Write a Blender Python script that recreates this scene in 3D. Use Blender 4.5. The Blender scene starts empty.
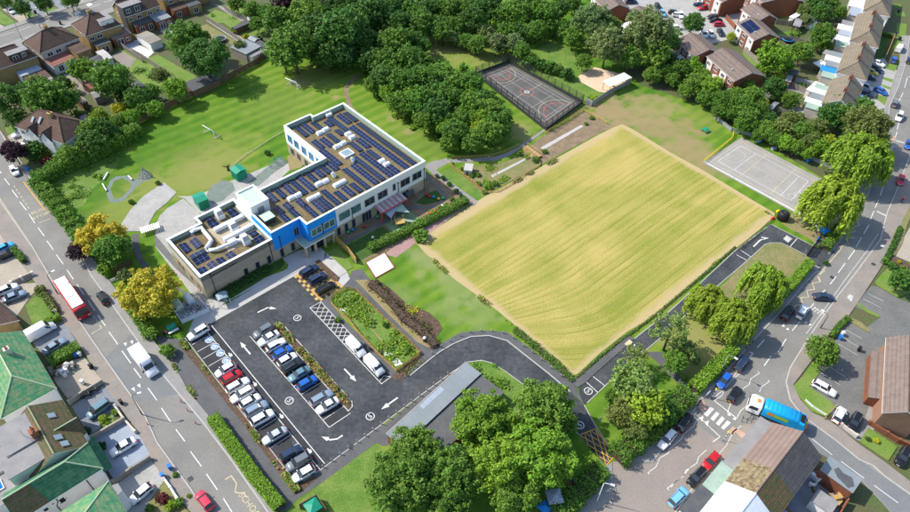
import bpy,bmesh,math,random
import numpy as np
from mathutils import Vector,Matrix
from mathutils.geometry import tessellate_polygon
from math import sin,cos,pi,radians,atan2,hypot,sqrt
random.seed(11)
rng=np.random.default_rng(5)
scene=bpy.context.scene
COL=scene.collection
CAM_H,FPX=104.0,680.0
PITCH,ROLL=radians(45.67),radians(1.9)
_F=Vector((0,cos(PITCH),-sin(PITCH)))
_U0=Vector((0,sin(PITCH),cos(PITCH)))
_X0=Vector((1,0,0))
_X=_X0*cos(ROLL)+_U0*sin(ROLL)
_U=-_X0*sin(ROLL)+_U0*cos(ROLL)
cam_d=bpy.data.cameras.new("camera")
cam=bpy.data.objects.new("camera",cam_d)
COL.objects.link(cam)
rot=Matrix((_X,_U,-_F)).transposed().to_4x4()
cam.matrix_world=Matrix.Translation((0,0,CAM_H))@rot
cam_d.sensor_width=36.0
cam_d.lens=FPX/910.0*36.0
cam_d.clip_start=1.0
cam_d.clip_end=6000.0
scene.camera=cam
SUN_EL,SUN_AZ=radians(46.0),radians(167.0)
world=bpy.data.worlds.new("World")
scene.world=world
world.use_nodes=True
wn=world.node_tree.nodes
sky=wn.new("ShaderNodeTexSky")
sky.sky_type='NISHITA'
sky.sun_disc=False
sky.sun_elevation=SUN_EL
sky.sun_rotation=pi/2-SUN_AZ
bg=wn["Background"]
bg.inputs["Strength"].default_value=0.15
world.node_tree.links.new(sky.outputs[0],bg.inputs["Color"])
sun_d=bpy.data.lights.new("sun",'SUN')
sun_d.energy=3.5
sun_d.angle=radians(0.5)
sun_d.color=(1.0,0.94,0.83)
sun=bpy.data.objects.new("sun",sun_d)
COL.objects.link(sun)
sdir=Vector((cos(SUN_AZ)*cos(SUN_EL),sin(SUN_AZ)*cos(SUN_EL),sin(SUN_EL)))
sun.rotation_euler=sdir.to_track_quat('Z','Y').to_euler()
sun.location=(-60,60,160)
scene.view_settings.view_transform='Standard'
scene.view_settings.look='None'
scene.view_settings.gamma=1.0
scene.view_settings.exposure=0.78
def G(u,v,z=0.0):
 """place on the site (metres) of a survey point read off the photograph, at height z"""
 d=_X*(u-455)-_U*(v-256)+_F*FPX
 t=(z-CAM_H)/d.z
 return Vector((0,0,CAM_H))+d*t
def GL(pts,z=0.0):
 return[G(p[0],p[1],z)for p in pts]
def zz(ox,oy,pts,s=8.254):
 return[(ox+a/s,oy+b/s)for a,b in pts]
class MB:
 def __init__(s):
  s.v,s.f,s.m,s.sm=[],[],[],[]
 def add(s,vs,fs,m=0,smooth=False):
  b=len(s.v)
  s.v.extend([tuple(v)for v in vs])
  for f in fs:
   s.f.append([i+b for i in f])
   s.m.append(m)
   s.sm.append(smooth)
 def poly(s,pts,m=0):
  s.add(pts,[list(range(len(pts)))],m)
 def box(s,x0,x1,y0,y1,z0,z1,m=0,top=None):
  v=[(x0,y0,z0),(x1,y0,z0),(x1,y1,z0),(x0,y1,z0),(x0,y0,z1),(x1,y0,z1),(x1,y1,z1),(x0,y1,z1)]
  s.add(v,[(0,3,2,1),(0,1,5,4),(1,2,6,5),(2,3,7,6),(3,0,4,7)],m)
  s.add(v[4:],[(0,1,2,3)],m if top is None else top)
 def obox(s,c,ax,hx,hy,z0,z1,m=0):
  """box centred on c (x, y), long axis direction ax"""
  ax=Vector((ax[0],ax[1])).normalized()
  n=Vector((-ax.y,ax.x))
  c=Vector((c[0],c[1]))
  q=[c-ax*hx-n*hy,c+ax*hx-n*hy,c+ax*hx+n*hy,c-ax*hx+n*hy]
  s.prism(q,z0,z1,m)
 def prism(s,pts,z0,z1,m=0,mtop=None,bottom=True):
  pts=[(p[0],p[1])for p in pts]
  a=sum(pts[i][0]*pts[(i+1)%len(pts)][1]-pts[(i+1)%len(pts)][0]*pts[i][1]for i in range(len(pts)))
  if a<0:
   pts=pts[::-1]
  n=len(pts)
  tri=tessellate_polygon([[Vector((x,y,0))for x,y in pts]])
  lo=[(x,y,z0)for x,y in pts]
  hi=[(x,y,z1)for x,y in pts]
  fx=[]
  for t in tri:
   p,q,r=[pts[i]for i in t]
   cr=(q[0]-p[0])*(r[1]-p[1])-(q[1]-p[1])*(r[0]-p[0])
   fx.append(tuple(t)if cr>0 else(t[0],t[2],t[1]))
  s.add(hi,fx,m if mtop is None else mtop)
  if bottom:
   s.add(lo,[f[::-1]for f in fx],m)
  for i in range(n):
   j=(i+1)%n
   s.add([lo[i],lo[j],hi[j],hi[i]],[(0,1,2,3)],m)
 def sheet(s,pts,z,m=0):
  pts=[(p[0],p[1])for p in pts]
  tri=tessellate_polygon([[Vector((x,y,0))for x,y in pts]])
  fx=[]
  for t in tri:
   p,q,r=[pts[i]for i in t]
   cr=(q[0]-p[0])*(r[1]-p[1])-(q[1]-p[1])*(r[0]-p[0])
   fx.append(tuple(t)if cr>0 else(t[0],t[2],t[1]))
  s.add([(x,y,z)for x,y in pts],fx,m)
 def strip(s,path,w,z,m=0):
  L,R=offset_path(path,w)
  for i in range(len(path)-1):
   s.add([(*R[i],z),(*R[i+1],z),(*L[i+1],z),(*L[i],z)],[(0,1,2,3)],m)
 def wall(s,path,w,z0,z1,m=0):
  L,R=offset_path(path,w)
  for i in range(len(path)-1):
   s.prism([R[i],R[i+1],L[i+1],L[i]],z0,z1,m)
 def tube(s,path,r,n=6,m=0,smooth=True,caps=True):
  path=[Vector(p)for p in path]
  rs=r if isinstance(r,(list,tuple))else[r]*len(path)
  rings=[]
  for i,p in enumerate(path):
   d=(path[min(i+1,len(path)-1)]-path[max(i-1,0)])
   d=d.normalized()if d.length>1e-9 else Vector((0,0,1))
   a=Vector((0,0,1))if abs(d.z)<0.9 else Vector((1,0,0))
   e=d.cross(a).normalized()
   g=d.cross(e)
   rings.append([p+(e*cos(2*pi*k/n)+g*sin(2*pi*k/n))*rs[i]for k in range(n)])
  vs=[v for rg in rings for v in rg]
  fs=[]
  for i in range(len(path)-1):
   for k in range(n):
    fs.append((i*n+k,(i+1)*n+k,(i+1)*n+(k+1)%n,i*n+(k+1)%n))
  s.add(vs,fs,m,smooth)
  if caps:
   s.add(rings[0],[tuple(range(n))],m)
   s.add(rings[-1],[tuple(range(n))[::-1]],m)
 def cyl(s,x,y,z0,z1,r0,r1=None,n=12,m=0):
  r1=r0 if r1 is None else r1
  s.tube([(x,y,z0),(x,y,z1)],[r0,r1],n,m)
 def ball(s,c,r,sz=1.0,m=0,nu=10,nv=6):
  vs,fs=[],[]
  for j in range(nv+1):
   t=pi*j/nv
   for i in range(nu):
    p=2*pi*i/nu
    vs.append((c[0]+r*sin(t)*cos(p),c[1]+r*sin(t)*sin(p),c[2]+r*sz*cos(t)))
  for j in range(nv):
   for i in range(nu):
    fs.append((j*nu+i,(j+1)*nu+i,(j+1)*nu+(i+1)%nu,j*nu+(i+1)%nu))
  s.add(vs,fs,m,True)
 def mesh(s,name,mats):
  me=bpy.data.meshes.new(name)
  me.from_pydata(s.v,[],s.f)
  for mt in(mats if isinstance(mats,(list,tuple))else[mats]):
   me.materials.append(mt)
  me.polygons.foreach_set("material_index",s.m)
  me.polygons.foreach_set("use_smooth",s.sm)
  me.update()
  return me
 def build(s,name,mats,parent=None):
  return link(name,s.mesh(name,mats),parent)
def offset_path(path,w):
 p=[Vector((q[0],q[1]))for q in path]
 L,R=[],[]
 for i in range(len(p)):
  d0=(p[i]-p[i-1]).normalized()if i else(p[1]-p[0]).normalized()
  d1=(p[i+1]-p[i]).normalized()if i<len(p)-1 else d0
  t=(d0+d1)
  t=t.normalized()if t.length>1e-6 else d0
  n=Vector((-t.y,t.x))
  k=1/max(0.5,n.dot(Vector((-d1.y,d1.x))))
  L.append(p[i]+n*(w/2*k))
  R.append(p[i]-n*(w/2*k))
 return L,R
def link(name,data,parent=None,loc=None,rz=0.0,scale=None,color=None):
 o=bpy.data.objects.new(name,data)
 COL.objects.link(o)
 if parent is not None:
  o.parent=parent
 if loc is not None:
  o.location=loc
 if rz:
  o.rotation_euler=(0,0,rz)
 if scale is not None:
  o.scale=scale
 if color is not None:
  o.color=color
 return o
def tag(o,label=None,cat=None,group=None,kind=None):
 if label:
  o["label"]=label
 if cat:
  o["category"]=cat
 if group:
  o["group"]=group
 if kind:
  o["kind"]=kind
 return o
def thing(name,label,cat,loc=(0,0,0),rz=0.0,group=None,scale=None):
 o=bpy.data.objects.new(name,None)
 o.empty_display_size=0.3
 COL.objects.link(o)
 o.location=loc
 o.rotation_euler=(0,0,rz)
 if scale is not None:
  o.scale=scale
 return tag(o,label,cat,group)
def struct(name,mb,mats,parent=None):
 o=mb.build(name,mats,parent)
 if parent is None:
  o["kind"]="structure"
 return o
def copy_tree(root,loc,rz,label,group=None,color=None,scale=None,name=None):
 def cp(o,par):
  c=o.copy()
  COL.objects.link(c)
  if par is not None:
   c.parent=par
   c.matrix_parent_inverse=o.matrix_parent_inverse.copy()
  if color is not None and o.get("paint"):
   c.color=color
  for ch in o.children:
   cp(ch,c)
  return c
 r=cp(root,None)
 r.location=loc
 r.rotation_euler=(0,0,rz)
 if scale is not None:
  r.scale=scale
 if label:
  r["label"]=label
 if group:
  r["group"]=group
 elif "group" in r:
  del r["group"]
 return r
def srgb(r,g,b):
 f=lambda c:(c/255/12.92)if c<=10 else((c/255+0.055)/1.055)**2.4
 return(f(r),f(g),f(b),1)
MATS={}
def mat(name,c,c2=None,scale=0.4,rough=0.85,bump=0.0,bscale=4.0,fine=0.0,fscale=6.0,metal=0.0,spec=0.3,objcol=False,coord='pos',detail=6.0,courses=0.0,transl=0.0,island=0.0,lo=0.35,hi=0.65,coat=0.0):
 """procedural material: base colour c varied to c2 by broad noise, with a finer noise, bump, tile courses"""
 m=bpy.data.materials.new(name)
 m.use_nodes=True
 nt=m.node_tree
 N,LK=nt.nodes,nt.links
 b=N["Principled BSDF"]
 b.inputs["Roughness"].default_value=rough
 b.inputs["Metallic"].default_value=metal
 b.inputs["Specular IOR Level"].default_value=spec
 if coat:
  b.inputs["Coat Weight"].default_value=coat
  b.inputs["Coat Roughness"].default_value=0.08
 if coord=='pos':
  vec=N.new("ShaderNodeNewGeometry").outputs["Position"]
 else:
  vec=N.new("ShaderNodeTexCoord").outputs["Object"]
 if objcol:
  col=N.new("ShaderNodeObjectInfo").outputs["Color"]
 else:
  rgb=N.new("ShaderNodeRGB")
  rgb.outputs[0].default_value=(*c[:3],1)
  col=rgb.outputs[0]
 def noise(sc,det=6.0):
  n=N.new("ShaderNodeTexNoise")
  n.inputs["Scale"].default_value=sc
  n.inputs["Detail"].default_value=det
  n.inputs["Roughness"].default_value=0.6
  LK.new(vec,n.inputs["Vector"])
  return n.outputs["Fac"]
 def mixc(fac,a,bcol,bt='MIX'):
  x=N.new("ShaderNodeMix")
  x.data_type='RGBA'
  x.blend_type=bt
  if hasattr(fac,'links'):
   LK.new(fac,x.inputs[0])
  else:
   x.inputs[0].default_value=fac
  LK.new(a,x.inputs[6])
  if hasattr(bcol,'links'):
   LK.new(bcol,x.inputs[7])
  else:
   x.inputs[7].default_value=bcol
  return x.outputs[2]
 def mrange(v,a,bb,c0,c1):
  x=N.new("ShaderNodeMapRange")
  x.inputs[1].default_value=a
  x.inputs[2].default_value=bb
  x.inputs[3].default_value=c0
  x.inputs[4].default_value=c1
  LK.new(v,x.inputs[0])
  return x.outputs[0]
 if c2 is not None:
  col=mixc(mrange(noise(scale,detail),lo,hi,0,1),col,(*c2[:3],1))
 if fine:
  v=mrange(noise(fscale,3.0),0.25,0.75,1-fine,1+fine)
  cmb=N.new("ShaderNodeCombineColor")
  for i in range(3):
   LK.new(v,cmb.inputs[i])
  col=mixc(1.0,col,cmb.outputs[0],'MULTIPLY')
 if island:
  gi=N.new("ShaderNodeNewGeometry")
  v=mrange(gi.outputs["Random Per Island"],0,1,1-island,1+island)
  cmb=N.new("ShaderNodeCombineColor")
  for i in range(3):
   LK.new(v,cmb.inputs[i])
  col=mixc(1.0,col,cmb.outputs[0],'MULTIPLY')
 h=None
 if courses:
  sp=N.new("ShaderNodeSeparateXYZ")
  LK.new(vec,sp.inputs[0])
  mu=N.new("ShaderNodeMath")
  mu.operation='MULTIPLY'
  mu.inputs[1].default_value=courses
  LK.new(sp.outputs[2],mu.inputs[0])
  fr=N.new("ShaderNodeMath")
  fr.operation='FRACT'
  LK.new(mu.outputs[0],fr.inputs[0])
  h=fr.outputs[0]
  v=mrange(h,0.0,0.35,0.7,1.0)
  cmb=N.new("ShaderNodeCombineColor")
  for i in range(3):
   LK.new(v,cmb.inputs[i])
  col=mixc(1.0,col,cmb.outputs[0],'MULTIPLY')
 LK.new(col,b.inputs["Base Color"])
 if bump or courses:
  bp=N.new("ShaderNodeBump")
  bp.inputs["Strength"].default_value=bump if bump else 0.5
  bp.inputs["Distance"].default_value=0.08
  LK.new(h if h is not None else noise(bscale,4.0),bp.inputs["Height"])
  LK.new(bp.outputs[0],b.inputs["Normal"])
 if transl:
  tr=N.new("ShaderNodeBsdfTranslucent")
  LK.new(col,tr.inputs["Color"])
  ms=N.new("ShaderNodeMixShader")
  ms.inputs[0].default_value=transl
  LK.new(b.outputs[0],ms.inputs[1])
  LK.new(tr.outputs[0],ms.inputs[2])
  LK.new(ms.outputs[0],N["Material Output"].inputs[0])
 MATS[name]=m
 return m
M={}
def dm(key,*a,**k):
 M[key]=mat(key,*a,**k)
dm('soil',(.10,.085,.045),(.07,.11,.03),scale=.25,fine=.35,fscale=3)
dm('grass',(.10,.175,.026),(.16,.20,.05),scale=.09,fine=.25,fscale=2.5,bump=.5,bscale=9)
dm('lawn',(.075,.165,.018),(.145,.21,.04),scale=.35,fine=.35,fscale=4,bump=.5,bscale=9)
dm('lawn_lit',(.105,.20,.022),(.16,.215,.05),scale=.35,fine=.22,fscale=4,bump=.4,bscale=9)  # brighter copy of the lawn, sunlight put into its colour
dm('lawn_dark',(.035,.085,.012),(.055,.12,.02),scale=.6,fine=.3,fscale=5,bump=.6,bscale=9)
dm('lawn_dry',(.145,.165,.05),(.23,.19,.09),scale=.35,fine=.25,fscale=3,bump=.4,bscale=9)
dm('dry_earth',(.27,.20,.11),(.20,.19,.07),scale=.3,fine=.22,fscale=3,bump=.4)
dm('bare_soil',(.17,.12,.075),(.24,.18,.11),scale=.5,fine=.3,fscale=3,bump=.6)
dm('mulch',(.075,.048,.032),(.12,.075,.05),scale=1.2,fine=.5,fscale=4,bump=.9,bscale=6)
dm('asphalt_old',(.222,.213,.192),(.172,.168,.156),scale=.12,fine=.12,fscale=3,rough=.9)
dm('asphalt_side',(.15,.16,.165),(.18,.185,.185),scale=.2,fine=.12,fscale=3,rough=.9)
dm('asphalt_pink',(.26,.222,.192),(.225,.20,.178),scale=.15,fine=.12,fscale=3,rough=.9)
dm('asphalt_new',(.032,.038,.043),(.066,.071,.076),scale=.2,fine=.35,fscale=1.4,rough=.8,detail=9)
dm('asphalt_bay',(.028,.030,.033),(.042,.043,.045),scale=.5,fine=.2,fscale=3,rough=.85)
dm('asphalt_path',(.085,.088,.092),(.11,.11,.112),scale=.4,fine=.15,fscale=3,rough=.9)
dm("asphalt_worn",(.16,.155,.145),(.12,.125,.12),scale=.25,fine=.2,fscale=2,rough=.9)
dm('paving',(.26,.225,.19),(.21,.19,.17),scale=.3,fine=.12,fscale=4,rough=.9)
dm('paving_grey',(.22,.215,.205),(.27,.26,.245),scale=.3,fine=.12,fscale=4,rough=.9)
dm('slabs_pale',(.38,.37,.35),(.44,.42,.40),scale=.5,fine=.06,fscale=4)
dm('slabs_white',(.62,.60,.58),(.70,.68,.64),scale=.5,fine=.06,fscale=4)
dm('drive_cream',(.37,.32,.25),(.31,.28,.23),scale=.4,fine=.12,fscale=3)
dm('drive_grey',(.17,.185,.21),(.21,.225,.245),scale=.4,fine=.12,fscale=3)
dm('drive_blue',(.26,.30,.36),(.31,.35,.41),scale=.4,fine=.08,fscale=3)
dm('court_old',(.265,.25,.225),(.32,.30,.27),scale=.2,fine=.12,fscale=2,rough=.9)
dm('court_new',(.082,.08,.078),(.112,.108,.104),scale=.3,fine=.15,fscale=3)
dm('pad_grey',(.30,.295,.275),(.36,.35,.33),scale=.35,fine=.14,fscale=2)
dm('rubber_green',(.13,.17,.15),(.17,.20,.175),scale=.8,fine=.15,fscale=3)
dm('turf_green',(.17,.27,.13),(.20,.31,.16),scale=.8,fine=.1,fscale=3)
dm('sand',(.55,.40,.27),(.60,.46,.32),scale=.4,fine=.1,fscale=3)
dm('kerb',(.42,.41,.38),(.36,.35,.33),scale=1,fine=.1)
dm('line_white',(.62,.62,.60),(.40,.40,.39),scale=1.1,fine=.15,lo=.5,hi=.75)
dm('line_worn',(.50,.49,.46),(.36,.35,.33),scale=1.2,fine=.15)
dm('line_cream',(.55,.46,.27),(.42,.37,.26),scale=1.2,fine=.15)
dm('line_yellow',(.62,.36,.04),(.52,.32,.06),scale=1.5,fine=.1)
dm('line_blue',(.15,.28,.6))
dm('line_red',(.5,.12,.08))
dm('tactile',(.42,.28,.22),(.37,.25,.2),scale=1)
dm('block_yellow',(.50,.35,.12),(.42,.29,.10),scale=1.5,fine=.2,fscale=5)
dm('block_dark',(.06,.045,.04),(.09,.06,.05),scale=1.5,fine=.2,fscale=5)
dm('path_pink',(.36,.22,.20),(.30,.19,.17),scale=.6,fine=.15)
dm('white_wall',(.74,.73,.70),(.68,.67,.65),scale=.5,fine=.03)
dm('white_paint',(.78,.78,.77),None,rough=.6)
dm('white_metal',(.72,.74,.76),(.60,.63,.67),scale=1.2,rough=.45)
dm('upvc',(.80,.80,.80),None,rough=.4)
dm('blue_wall',(.010,.27,.78),(.012,.25,.70),scale=.5,fine=.03)
dm('beige_brick',(.52,.43,.30),(.46,.37,.25),scale=.5,fine=.1,fscale=8,courses=6)
dm('tan_cladding',(.38,.30,.23),(.34,.27,.21),scale=.5,fine=.08,fscale=6)
dm('yellow_brick',(.42,.29,.12),(.33,.23,.10),scale=.7,fine=.2,fscale=6,courses=6)
dm('red_brick',(.30,.11,.055),(.23,.085,.045),scale=.7,fine=.2,fscale=6,courses=6)
dm('tan_brick',(.36,.205,.13),(.32,.18,.115),scale=.7,fine=.15,fscale=6,courses=6)
dm('pale_render',(.55,.50,.42),(.48,.44,.37),scale=.7,fine=.06)
dm('membrane',(.30,.40,.33),(.25,.34,.28),scale=.8,fine=.08)
dm('membrane_pale',(.45,.54,.45),(.40,.49,.41),scale=.8,fine=.06)
dm('sedum',(.185,.115,.07),(.13,.13,.045),scale=.45,fine=.4,fscale=3,bump=.6,bscale=6)
dm('gravel_roof',(.36,.30,.21),(.42,.36,.27),scale=.8,fine=.2,fscale=5)
dm('felt_grey',(.205,.20,.205),(.26,.25,.245),scale=.5,fine=.12)
dm('felt_dark',(.065,.07,.08),(.09,.095,.10),scale=.8,fine=.12)
dm('metal_roof',(.22,.245,.26),(.19,.215,.23),scale=.25,fine=.03,rough=.5)
dm('tile_brown',(.082,.05,.038),(.115,.07,.052),scale=.9,fine=.25,fscale=6,courses=2.6)
dm('tile_red',(.28,.12,.085),(.23,.10,.075),scale=.9,fine=.15,fscale=6,courses=5)
dm('tile_grey',(.15,.112,.098),(.185,.145,.125),scale=.9,fine=.15,fscale=6,courses=2.2)
dm('tile_tan',(.205,.17,.12),(.165,.135,.10),scale=.6,fine=.18,fscale=6,courses=2.2)
dm('tile_dark',(.07,.07,.075),(.10,.098,.10),scale=.8,fine=.3,fscale=6,courses=2.4)
dm('tile_green',(.06,.24,.11),(.19,.27,.13),scale=1.1,fine=.45,lo=.42,hi=.58,fscale=7,courses=2.4)
dm('tile_green_dark',(.03,.14,.07),(.07,.18,.09),scale=1.1,fine=.45,lo=.42,hi=.58,fscale=7,courses=2.4)
dm('tile_moss',(.06,.09,.03),(.15,.09,.055),scale=1.5,fine=.4,fscale=6,courses=2.4)
dm('tile_lichen',(.28,.23,.13),(.12,.075,.045),scale=1.6,fine=.5,fscale=5,courses=2.4)
dm('tile_plum',(.19,.135,.115),(.23,.165,.14),scale=.6,fine=.12,fscale=8,courses=2.4)
dm('ridge',(.20,.22,.12),(.26,.26,.17),scale=2,fine=.15)
dm('ridge_pale',(.42,.5,.33),(.36,.44,.28),scale=2,fine=.15)
dm('glass',(.02,.028,.035),None,rough=.12,spec=.7)
dm('glass_teal_reflect',(.10,.25,.22),(.04,.1,.1),scale=1.2,rough=.12,spec=.7)  # teal reflection in the panes is put into the base colour
dm('glass_roof',(.26,.34,.38),(.18,.26,.30),scale=.8,rough=.25,spec=.6)
dm('solar',(.005,.014,.06),(.003,.008,.035),scale=.5,rough=.25,spec=.3)
dm('solar_frame',(.16,.19,.27),None,rough=.4)
dm('dark_metal',(.035,.038,.042),(.05,.052,.056),scale=2,rough=.5)
dm('grey_metal',(.22,.23,.24),(.28,.29,.30),scale=2,rough=.5)
dm('timber_yellow',(.50,.33,.10),(.40,.26,.09),scale=2,fine=.2,fscale=5)
dm('timber_brown',(.17,.105,.06),(.12,.08,.05),scale=1.5,fine=.25,fscale=5)
dm('timber_grey',(.28,.25,.21),(.22,.20,.17),scale=1.5,fine=.2,fscale=5)
dm('bark',(.09,.065,.045),(.06,.045,.032),scale=2,fine=.25)
dm('black',(.012,.012,.013),None,rough=.5)
dm('rubber',(.018,.018,.019),None,rough=.85)
dm('red_paint',(.55,.02,.03),None,rough=.4)
dm('pink_paint',(.55,.07,.09),None,rough=.5)
dm('pink_roof',(.48,.22,.22),(.40,.18,.19),scale=2,rough=.6)
dm('green_paint',(.01,.22,.13),(.012,.25,.16),scale=.8,rough=.5)
dm('blue_paint',(.02,.22,.62),None,rough=.5)
dm('truck_blue',(.01,.33,.66),(.01,.30,.60),scale=.8,rough=.35)
dm('yellow_paint',(.75,.55,.02),None,rough=.5)
dm('orange_paint',(.8,.22,.02),None,rough=.5)
dm('lime_paint',(.22,.5,.05),None,rough=.5)
dm('tail_red',(.5,.01,.01),None,rough=.3)
dm('lamp_clear',(.7,.72,.75),None,rough=.2,spec=.6)
dm('paint',(1,1,1),None,objcol=True,rough=.32,spec=.35,coat=.22)
dm('cloth',(1,1,1),None,objcol=True,rough=.9)
dm('skin',(.5,.3,.2),None)
dm('foliage',(.1,.2,.03),None,objcol=True,coord='obj',rough=.6,spec=.25,transl=.3,island=.42)
dm('foliage_core',(.02,.035,.01),None,objcol=True,rough=.9,fine=.4,fscale=3)
dm('stone_pale',(.55,.50,.42),(.48,.44,.37),scale=1.5,fine=.1)
dm('plastic',(1,1,1),None,objcol=True,rough=.5)
# ================================================================== special ground materials
def mnode(nt,op,a,b=None):
 x=nt.nodes.new("ShaderNodeMath")
 x.operation=op
 for i,q in enumerate((a,b)):
  if q is None:
   continue
  if hasattr(q,'links'):
   nt.links.new(q,x.inputs[i])
  else:
   x.inputs[i].default_value=q
 return x.outputs[0]
def nnoise(nt,vec,sc,det=4.0,dist=0.0):
 n=nt.nodes.new("ShaderNodeTexNoise")
 n.inputs["Scale"].default_value=sc
 n.inputs["Detail"].default_value=det
 n.inputs["Distortion"].default_value=dist
 nt.links.new(vec,n.inputs["Vector"])
 return n.outputs["Fac"]
def nmix(nt,fac,a,b):
 x=nt.nodes.new("ShaderNodeMix")
 x.data_type='RGBA'
 for i,q in((0,fac),(6,a),(7,b)):
  if hasattr(q,'links'):
   nt.links.new(q,x.inputs[i])
  else:
   x.inputs[i].default_value=q if i==0 else(*q[:3],1)
 return x.outputs[2]
def nrange(nt,v,a,b,c=0.0,d=1.0):
 x=nt.nodes.new("ShaderNodeMapRange")
 for i,q in enumerate((a,b,c,d)):
  x.inputs[i+1].default_value=q
 nt.links.new(v,x.inputs[0])
 return x.outputs[0]
def local_axes(nt,c,az):
 pos=nt.nodes.new("ShaderNodeNewGeometry").outputs["Position"]
 sp=nt.nodes.new("ShaderNodeSeparateXYZ")
 nt.links.new(pos,sp.inputs[0])
 x=mnode(nt,'SUBTRACT',sp.outputs[0],c[0])
 y=mnode(nt,'SUBTRACT',sp.outputs[1],c[1])
 a=mnode(nt,'ADD',mnode(nt,'MULTIPLY',x,cos(az)),mnode(nt,'MULTIPLY',y,sin(az)))
 b=mnode(nt,'SUBTRACT',mnode(nt,'MULTIPLY',y,cos(az)),mnode(nt,'MULTIPLY',x,sin(az)))
 return pos,a,b
def crop_material(corners):
 m=bpy.data.materials.new("crop")
 m.use_nodes=True
 nt=m.node_tree
 c=sum(corners,Vector((0,0,0)))/4
 d=corners[2]-corners[3]
 az=atan2(d.y,d.x)
 pos,a,b=local_axes(nt,c,az)
 hx=((corners[2]-corners[3]).length+(corners[1]-corners[0]).length)/4
 hy=((corners[0]-corners[3]).length+(corners[1]-corners[2]).length)/4
 el=mnode(nt,'DIVIDE',mnode(nt,'MAXIMUM',mnode(nt,'SUBTRACT',mnode(nt,'MULTIPLY',a,-1.0),hx-19),0.0),19.0)
 er=mnode(nt,'DIVIDE',mnode(nt,'MAXIMUM',mnode(nt,'SUBTRACT',a,hx-13),0.0),13.0)
 low=nrange(nt,b,hy*.25,-hy*.5)
 sdf=mnode(nt,'SUBTRACT',b,mnode(nt,'MULTIPLY',mnode(nt,'MULTIPLY',mnode(nt,'MULTIPLY',el,el),low),9.0))
 sdf=mnode(nt,'ADD',sdf,mnode(nt,'MULTIPLY',mnode(nt,'MULTIPLY',er,er),.3))
 edge=mnode(nt,'MAXIMUM',mnode(nt,'SUBTRACT',mnode(nt,'ABSOLUTE',a),hx),mnode(nt,'SUBTRACT',mnode(nt,'ABSOLUTE',b),hy))
 wob=nrange(nt,nnoise(nt,pos,.10,4),0,1,-.3,.3)
 dd=mnode(nt,'ADD',sdf,wob)
 row=mnode(nt,'SINE',mnode(nt,'MULTIPLY',dd,2*pi/1.45))
 row2=mnode(nt,'SINE',mnode(nt,'MULTIPLY',dd,2*pi/0.62))
 row3=mnode(nt,'SINE',mnode(nt,'MULTIPLY',dd,2*pi/4.6))
 big=nnoise(nt,pos,.045,5,.6)
 med=nnoise(nt,pos,.22,5)
 fin=nnoise(nt,pos,2.2,4)
 bandv=nnoise(nt,_stretch(nt,a,dd),.35,3)
 brk=nrange(nt,nnoise(nt,pos,.16,4),.35,.65,.15,1.0)
 g=mnode(nt,'ADD',mnode(nt,'MULTIPLY',big,2.2),mnode(nt,'MULTIPLY',mnode(nt,'MULTIPLY',row,brk),.07))
 g=mnode(nt,'ADD',g,mnode(nt,'MULTIPLY',row2,.02))
 g=mnode(nt,'ADD',g,mnode(nt,'MULTIPLY',row3,.03))
 g=mnode(nt,'ADD',g,mnode(nt,'MULTIPLY',bandv,1.6))
 g=mnode(nt,'ADD',g,mnode(nt,'MULTIPLY',med,.5))
 g=mnode(nt,'ADD',g,mnode(nt,'MULTIPLY',fin,.8))
 f=nrange(nt,g,2.08,3.02)
 col=nmix(nt,f,(.40,.325,.105),(.20,.225,.035))
 ph=mnode(nt,'MULTIPLY',dd,2*pi/1.5)
 thin=nrange(nt,mnode(nt,'SINE',ph),.70,.98)
 lace=nrange(nt,nnoise(nt,_stretch(nt,mnode(nt,'MULTIPLY',a,1.6),dd),.55,4),.40,.62,.05,.85)
 lace=mnode(nt,'MULTIPLY',lace,nrange(nt,b,hy*.7,-hy*.2,.35,1.0))
 col=nmix(nt,mnode(nt,'MULTIPLY',thin,lace),col,(.185,.185,.04))
 pale=nrange(nt,mnode(nt,'SINE',mnode(nt,'ADD',ph,2.4)),.7,.98)
 col=nmix(nt,mnode(nt,'MULTIPLY',pale,.05),col,(.52,.42,.22))
 eb=nrange(nt,mnode(nt,'ADD',edge,nrange(nt,med,0,1,-1.2,1.0)),-1.8,-.7)
 col=nmix(nt,mnode(nt,'MULTIPLY',eb,.85),col,(.43,.33,.18))
 B=nt.nodes["Principled BSDF"]
 nt.links.new(col,B.inputs["Base Color"])
 B.inputs["Roughness"].default_value=.95
 B.inputs["Specular IOR Level"].default_value=.1
 bp=nt.nodes.new("ShaderNodeBump")
 bp.inputs["Strength"].default_value=.2
 bp.inputs["Distance"].default_value=.1
 nt.links.new(mnode(nt,'ADD',mnode(nt,'MULTIPLY',row2,.02),mnode(nt,'MULTIPLY',fin,4.0)),bp.inputs["Height"])
 nt.links.new(bp.outputs[0],B.inputs["Normal"])
 return m
def _stretch(nt,a,b):
 c=nt.nodes.new("ShaderNodeCombineXYZ")
 nt.links.new(mnode(nt,'MULTIPLY',a,.08),c.inputs[0])
 nt.links.new(b,c.inputs[1])
 return c.outputs[0]
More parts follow.
